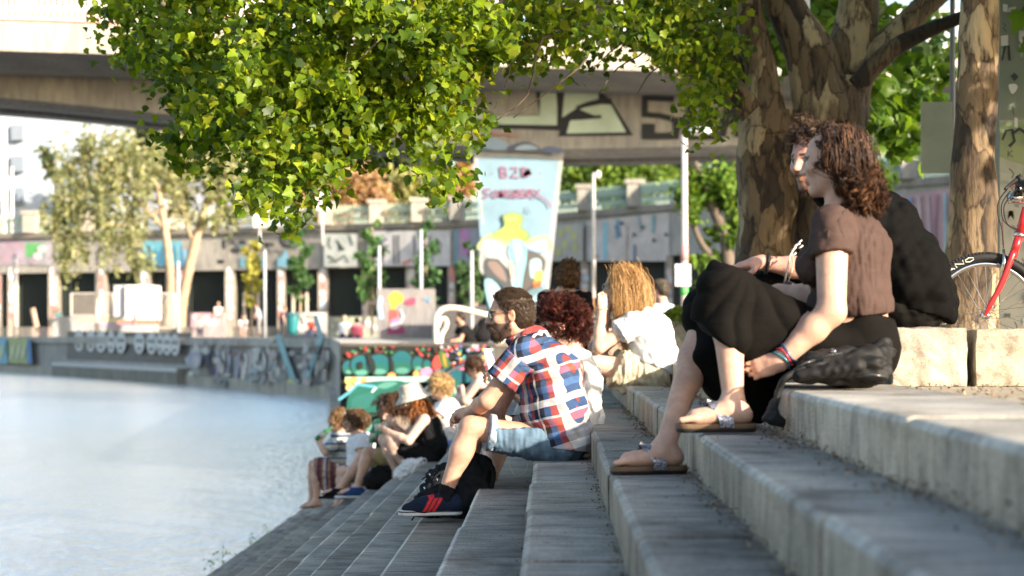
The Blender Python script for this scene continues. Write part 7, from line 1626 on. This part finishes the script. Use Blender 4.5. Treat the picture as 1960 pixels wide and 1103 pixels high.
mb = MB(); mb.tube(spline([P(976, 882, 9.36), P(977, 897, 9.34), P(986, 911, 9.34), P(1000, 908, 9.34), P(1009, 893, 9.36), P(1008, 880, 9.38)], 6), .0014, 5, (.45, .36, .2))
tag(mb.build('earphone_cord', M['cloth'], None, True, base=P(992, 885, 9.35)), 'thin tan cord looping below the denim shorts', 'cord')

# ------------------------------------------------------------------ bicycle
def bicycle():
    Y = 8.4; k = Y / F
    t = empty('bicycle', P(2000, 720, Y), 'red bicycle leaning by the sticker-covered pillar with its front wheel toward us', 'bicycle')
    t['label'] = 'red bicycle parked behind the stone blocks in front of the sticker-covered pillar'
    RED, BLK_, ALU = (.55, .018, .02), (.014, .014, .015), (.62, .62, .63)
    def wheel(u, v, yy):
        c = P(u, v, yy); w = empty('wheel', c); w.parent = t; w.location = [float(x) for x in (c - wloc(t))]
        def ring(name, R_, r, col, mat, flat=1.0, n=64, m=10):
            V = []
            for i in range(n):
                a = i * 2 * math.pi / n
                for j in range(m):
                    b = j * 2 * math.pi / m; rr = R_ + r * math.cos(b)
                    V.append(c + [rr * math.cos(a), r * flat * math.sin(b), rr * math.sin(a)])
            return mesh(name, V, [(i * m + j, i * m + (j + 1) % m, ((i + 1) % n) * m + (j + 1) % m, ((i + 1) % n) * m + j) for i in range(n) for j in range(m)], M[mat], w, True, np.array(col))
        Ro = 121 * k
        ty = ring('tyre', Ro - .022, .022, BLK_, 'leather')
        ring('rim', Ro - .052, .011, ALU, 'chrome', .9)
        mb = MB()
        for i in range(32):
            a = i * 2 * math.pi / 32; b = a + (.9 if i % 2 else -.9); s = .018 if i % 4 < 2 else -.018
            mb.tube([c + [.02 * math.cos(b), s, .02 * math.sin(b)], c + [(Ro - .06) * math.cos(a), 0, (Ro - .06) * math.sin(a)]], .0011, 4, (.6, .6, .6))
        mb.build('spokes', M['chrome'], w)
        mb = MB(); mb.tube([c + [0, -.045, 0], c + [0, -.03, 0], c + [0, .03, 0], c + [0, .045, 0]], [.008, .018, .018, .008], 12, ALU); mb.build('hub', M['chrome'], w, True)
        mb = MB()
        for i in range(110):                                      # tread knobs
            a = i * 2 * math.pi / 110
            for q in (-.010, .010):
                a2 = a + (.012 if q > 0 else 0); e = np.array([math.cos(a2), 0, math.sin(a2)]); tt = np.array([-math.sin(a2), 0, math.cos(a2)])
                p = c + e * (Ro - .003) + [0, q, 0]
                mb.add([p + tt * s1 * .005 + np.array([0, s2 * .007, 0]) + e * s3 * .004 for s1 in (-1, 1) for s2 in (-1, 1) for s3 in (-1, 1)], [(0, 1, 3, 2), (4, 6, 7, 5), (0, 4, 5, 1), (2, 3, 7, 6), (1, 5, 7, 3)], BLK_)
        mb.build('tread', M['leather'], ty)
        return w, c, Ro, ty
    w, c, Ro, ty = wheel(1886, 604, Y)
    # tyre lettering ...CANO
    L = {'C': [[(1, .9), (.3, 1), (0, .5), (.3, 0), (1, .1)]], 'A': [[(0, 0), (.5, 1), (1, 0)], [(.22, .38), (.78, .38)]], 'N': [[(0, 0), (0, 1), (1, 0), (1, 1)]], 'O': [[(.5, 0), (0, .3), (0, .7), (.5, 1), (1, .7), (1, .3), (.5, 0)]]}
    mb = MB(); a0 = R(143); dl = R(10.6)
    for i, chh in enumerate('CANO'):
        for pl in L[chh]:
            pts = []
            for x, y in pl:
                a = a0 - i * dl - x * dl * .78; rr = Ro - .033 + y * .019
                pts.append(c + [rr * math.cos(a), -.0235 + abs(y - .5) * .004, rr * math.sin(a)])
            mb.tube(pts, .0020, 4, (.72, .70, .64))
    mb.build('lettering', M['plain'], ty)
    H0, H1 = P(1952, 448, Y), P(1966, 398, Y); cr = P(1938, 492, Y)
    def tb(name, pts, r, col=RED, mat='shiny', n=12, par=t):
        mb = MB(); mb.tube(pts, r, n, col); return mb.build(name, M[mat], par, True)
    for s in (-.048, .048):
        tb('fork', spline([P(1886, 604, Y + s * .9), P(1892, 590, Y + s), P(1916, 545, Y + s), P(1938, 488, Y + s * .9), cr + [0, s * .3, .008]], 4), [.009] * 4 + [.012] * 4 + [.014] * 9)
    tb('fork_crown', [cr, H0], .019); tb('head_tube', [H0, H1], .022); tb('headset', [H0 - (H1 - H0) * .10, H0 + (H1 - H0) * .02], .0245, ALU, 'chrome')
    bb, st, rw = P(2115, 612, Y), P(2085, 395, Y), P(2262, 604, Y)
    tb('frame', [H0 + (H1 - H0) * .35, bb], .019); tb('frame', [H1 - (H1 - H0) * .15, st], .017); tb('frame', [bb, st + (st - bb) * .05], .016)
    for s in (-.03, .03): tb('frame', [bb + [0, s, 0], rw + [0, s * 2, 0]], .009); tb('frame', [st + [0, s * .4, 0], rw + [0, s * 2, 0]], .008)
    wheel(2262, 604, Y)
    tb('seat_post', [st, st + (st - bb) * .3], .013, ALU, 'chrome')
    blobmesh('saddle', t, [cone(st + (st - bb) * .31 + [-.13, 0, 0], st + (st - bb) * .31 + [.10, 0, .01], .025, .06, .03, (0, 1, 0), 1.3)], .008, BLK_, 0, 9, 3)
    tb('stem', spline([H1, H1 + (H1 - H0) * .5, P(1962, 365, Y), P(1950, 352, Y)], 4), .013, BLK_, 'leather')
    tb('handlebar', spline([P(1985, 362, Y - .30), P(1958, 352, Y - .22), P(1948, 352, Y), P(1958, 352, Y + .22), P(1985, 362, Y + .30)], 5), .0135, BLK_, 'leather')
    for s in (-1, 1):
        tb('grip', [P(1960, 352, Y + s * .20), P(1990, 364, Y + s * .31)], .018, BLK_, 'leather')
        tb('brake_lever', [P(1945, 345, Y + s * .16), P(1930, 356, Y + s * .19), P(1924, 362, Y + s * .26)], [.011, .007, .006], BLK_, 'leather')
    tb('shifter', [P(1948, 336, Y - .12), P(1956, 348, Y - .12)], .014, BLK_, 'leather'); tb('shifter', [P(1952, 350, Y - .05), P(1948, 375, Y - .05)], [.016, .022], (.05, .05, .055), 'chrome')
    tb('lamp', [P(1930, 380, Y - .02), P(1955, 378, Y - .02)], [.024, .03], (.45, .46, .48), 'chrome')
    for pts in ([(1928, 362), (1912, 385), (1910, 410), (1918, 440), (1921, 476)], [(1934, 366), (1918, 390), (1920, 420), (1938, 437), (1955, 440)], [(1940, 370), (1922, 395), (1928, 428), (1950, 440)]):
        tb('cable', spline([P(u, v, Y - .06) for u, v in pts], 6), .0028, BLK_, 'leather', 6)
    for s in (-.05, .05): tb('brake_caliper', [P(1918, 520, Y + s), P(1922, 500, Y + s * 1.1), P(1921, 478, Y + s * .4)], [.009, .008, .006], ALU, 'chrome'); tb('brake_pad', [P(1908, 506, Y + s * .8), P(1922, 513, Y + s * .8)], .007, (.2, .2, .2), 'leather')
    tb('crank', [bb + [0, -.07, 0], bb + [.10, -.07, -.12]], .009, ALU, 'chrome'); tb('crank', [bb + [0, .07, 0], bb + [-.10, .07, .12]], .009, ALU, 'chrome')
    for q in (bb + [.10, -.12, -.12], bb + [-.10, .12, .12]):
        mb = MB(); mb.box(q - [.045, .045, .01], q + [.045, .045, .01], BLK_); mb.build('pedal', M['leather'], t)
    mb = MB(); th = np.linspace(0, 6.283, 33); mb.tube([bb + [.085 * math.cos(a), -.055, .085 * math.sin(a)] for a in th], .006, 6, (.1, .1, .1)); mb.build('chainring', M['chrome'], t, True)
bicycle()

# ------------------------------------------------------------------ dry litter in the corners of the steps
def litter():
    g = np.random.RandomState(6); pos = []; sz = []
    for kk, n, s in ((0, 2600, .045), (1, 1500, .03), (2, 650, .018), (3, 300, .014), (4, 200, .012), (5, 150, .01)):
        x = edge_x(kk); y = g.uniform(2.6, 13, n) if kk < 3 else g.uniform(5, 20, n)
        cl = .5 + .5 * np.sin(y * 5.3 + kk) * np.sin(y * 2.1); keep = g.rand(n) < cl + .25
        d = np.abs(g.normal(size=n)) * s; z = -RISE * (kk + 1) + .003 + np.abs(g.normal(size=n)) * np.maximum(.002, (s * .45 - d * .4))
        pos.append(np.stack([x - .004 - d, y, z], 1)[keep]); sz.append(g.uniform(.006, .015, keep.sum()))
    for kk in range(1, 9):
        n = 60; x = edge_x(kk) + g.uniform(.03, .26, n); pos.append(np.stack([x, g.uniform(3.5, 16, n), np.full(n, -RISE * kk + .004)], 1)); sz.append(g.uniform(.004, .011, n))
    n = 500; pos.append(np.stack([g.uniform(1.2, 2.2, n), g.uniform(4.2, 7, n), np.full(n, .0)], 1)); sz.append(g.uniform(.008, .02, n))
    pos = np.vstack(pos); sz = np.concatenate(sz)
    V, Fc = leaf_geo(pos, g.normal(size=(len(pos), 3)) * .45 + [0, 0, 1], g.normal(size=(len(pos), 3)), sz, DIAM, g, .5)
    cs = np.array([(.24, .17, .10), (.16, .10, .055), (.32, .25, .16), (.10, .065, .04)]); c = cs[g.randint(0, 4, len(pos))]
    o = mesh('leaf_litter', V, Fc, M['plain'], None, False, np.repeat(c, len(DIAM), axis=0), base=(0, 0, 0)); tag(o, 'dry brown leaf crumbs gathered along the foot of the steps', 'leaf litter', kind='stuff')
litter()
# ------------------------------------------------------------------ light, sky, camera
SUN_EL = R(18.3); to_sun = np.array([.78 * math.cos(SUN_EL), -.626 * math.cos(SUN_EL), math.sin(SUN_EL)])
w = bpy.data.worlds.new('World'); SC.world = w; w.use_nodes = True; nt = w.node_tree
sky = nt.nodes.new('ShaderNodeTexSky'); sky.sky_type = 'NISHITA'; sky.sun_disc = False
sky.sun_elevation = SUN_EL; sky.sun_rotation = math.atan2(to_sun[0], to_sun[1]); sky.air_density = 1.2; sky.dust_density = 2.0; sky.ozone_density = 1.0
nt.links.new(sky.outputs[0], nt.nodes['Background'].inputs['Color']); nt.nodes['Background'].inputs['Strength'].default_value = .14
sl = bpy.data.lights.new('sun', 'SUN'); sl.energy = 5.0; sl.angle = R(.55); sl.color = (1.0, .86, .68)
so = bpy.data.objects.new('sun', sl); COL.objects.link(so); so.rotation_euler = Vector(to_sun).to_track_quat('Z', 'Y').to_euler(); so.location = (20, -20, 30)
cd = bpy.data.cameras.new('camera'); cam = bpy.data.objects.new('camera', cd); COL.objects.link(cam); SC.camera = cam
cam.location = (0, 0, ZC); cam.rotation_euler = (R(90), 0, 0)
cd.sensor_width = 36; cd.lens = F / 1960 * 36; cd.shift_x = (980 - U0) / 1960; cd.shift_y = (V0 - 551.5) / 1960
cd.clip_start = .05; cd.clip_end = 3000
cd.dof.use_dof = True; cd.dof.focus_distance = 8.7; cd.dof.aperture_fstop = 3.0; cd.dof.aperture_blades = 0
vs = SC.view_settings; vs.view_transform = 'Standard'; vs.look = 'None'; vs.gamma = 1; vs.exposure = 1.42
SC.render.engine = 'CYCLES'; cy = SC.cycles; cy.use_denoising = True
try: cy.denoiser = 'OPENIMAGEDENOISE'
except Exception: pass
cy.max_bounces = 8; cy.transparent_max_bounces = 8; cy.caustics_reflective = False; cy.caustics_refractive = False; cy.sample_clamp_indirect = 6
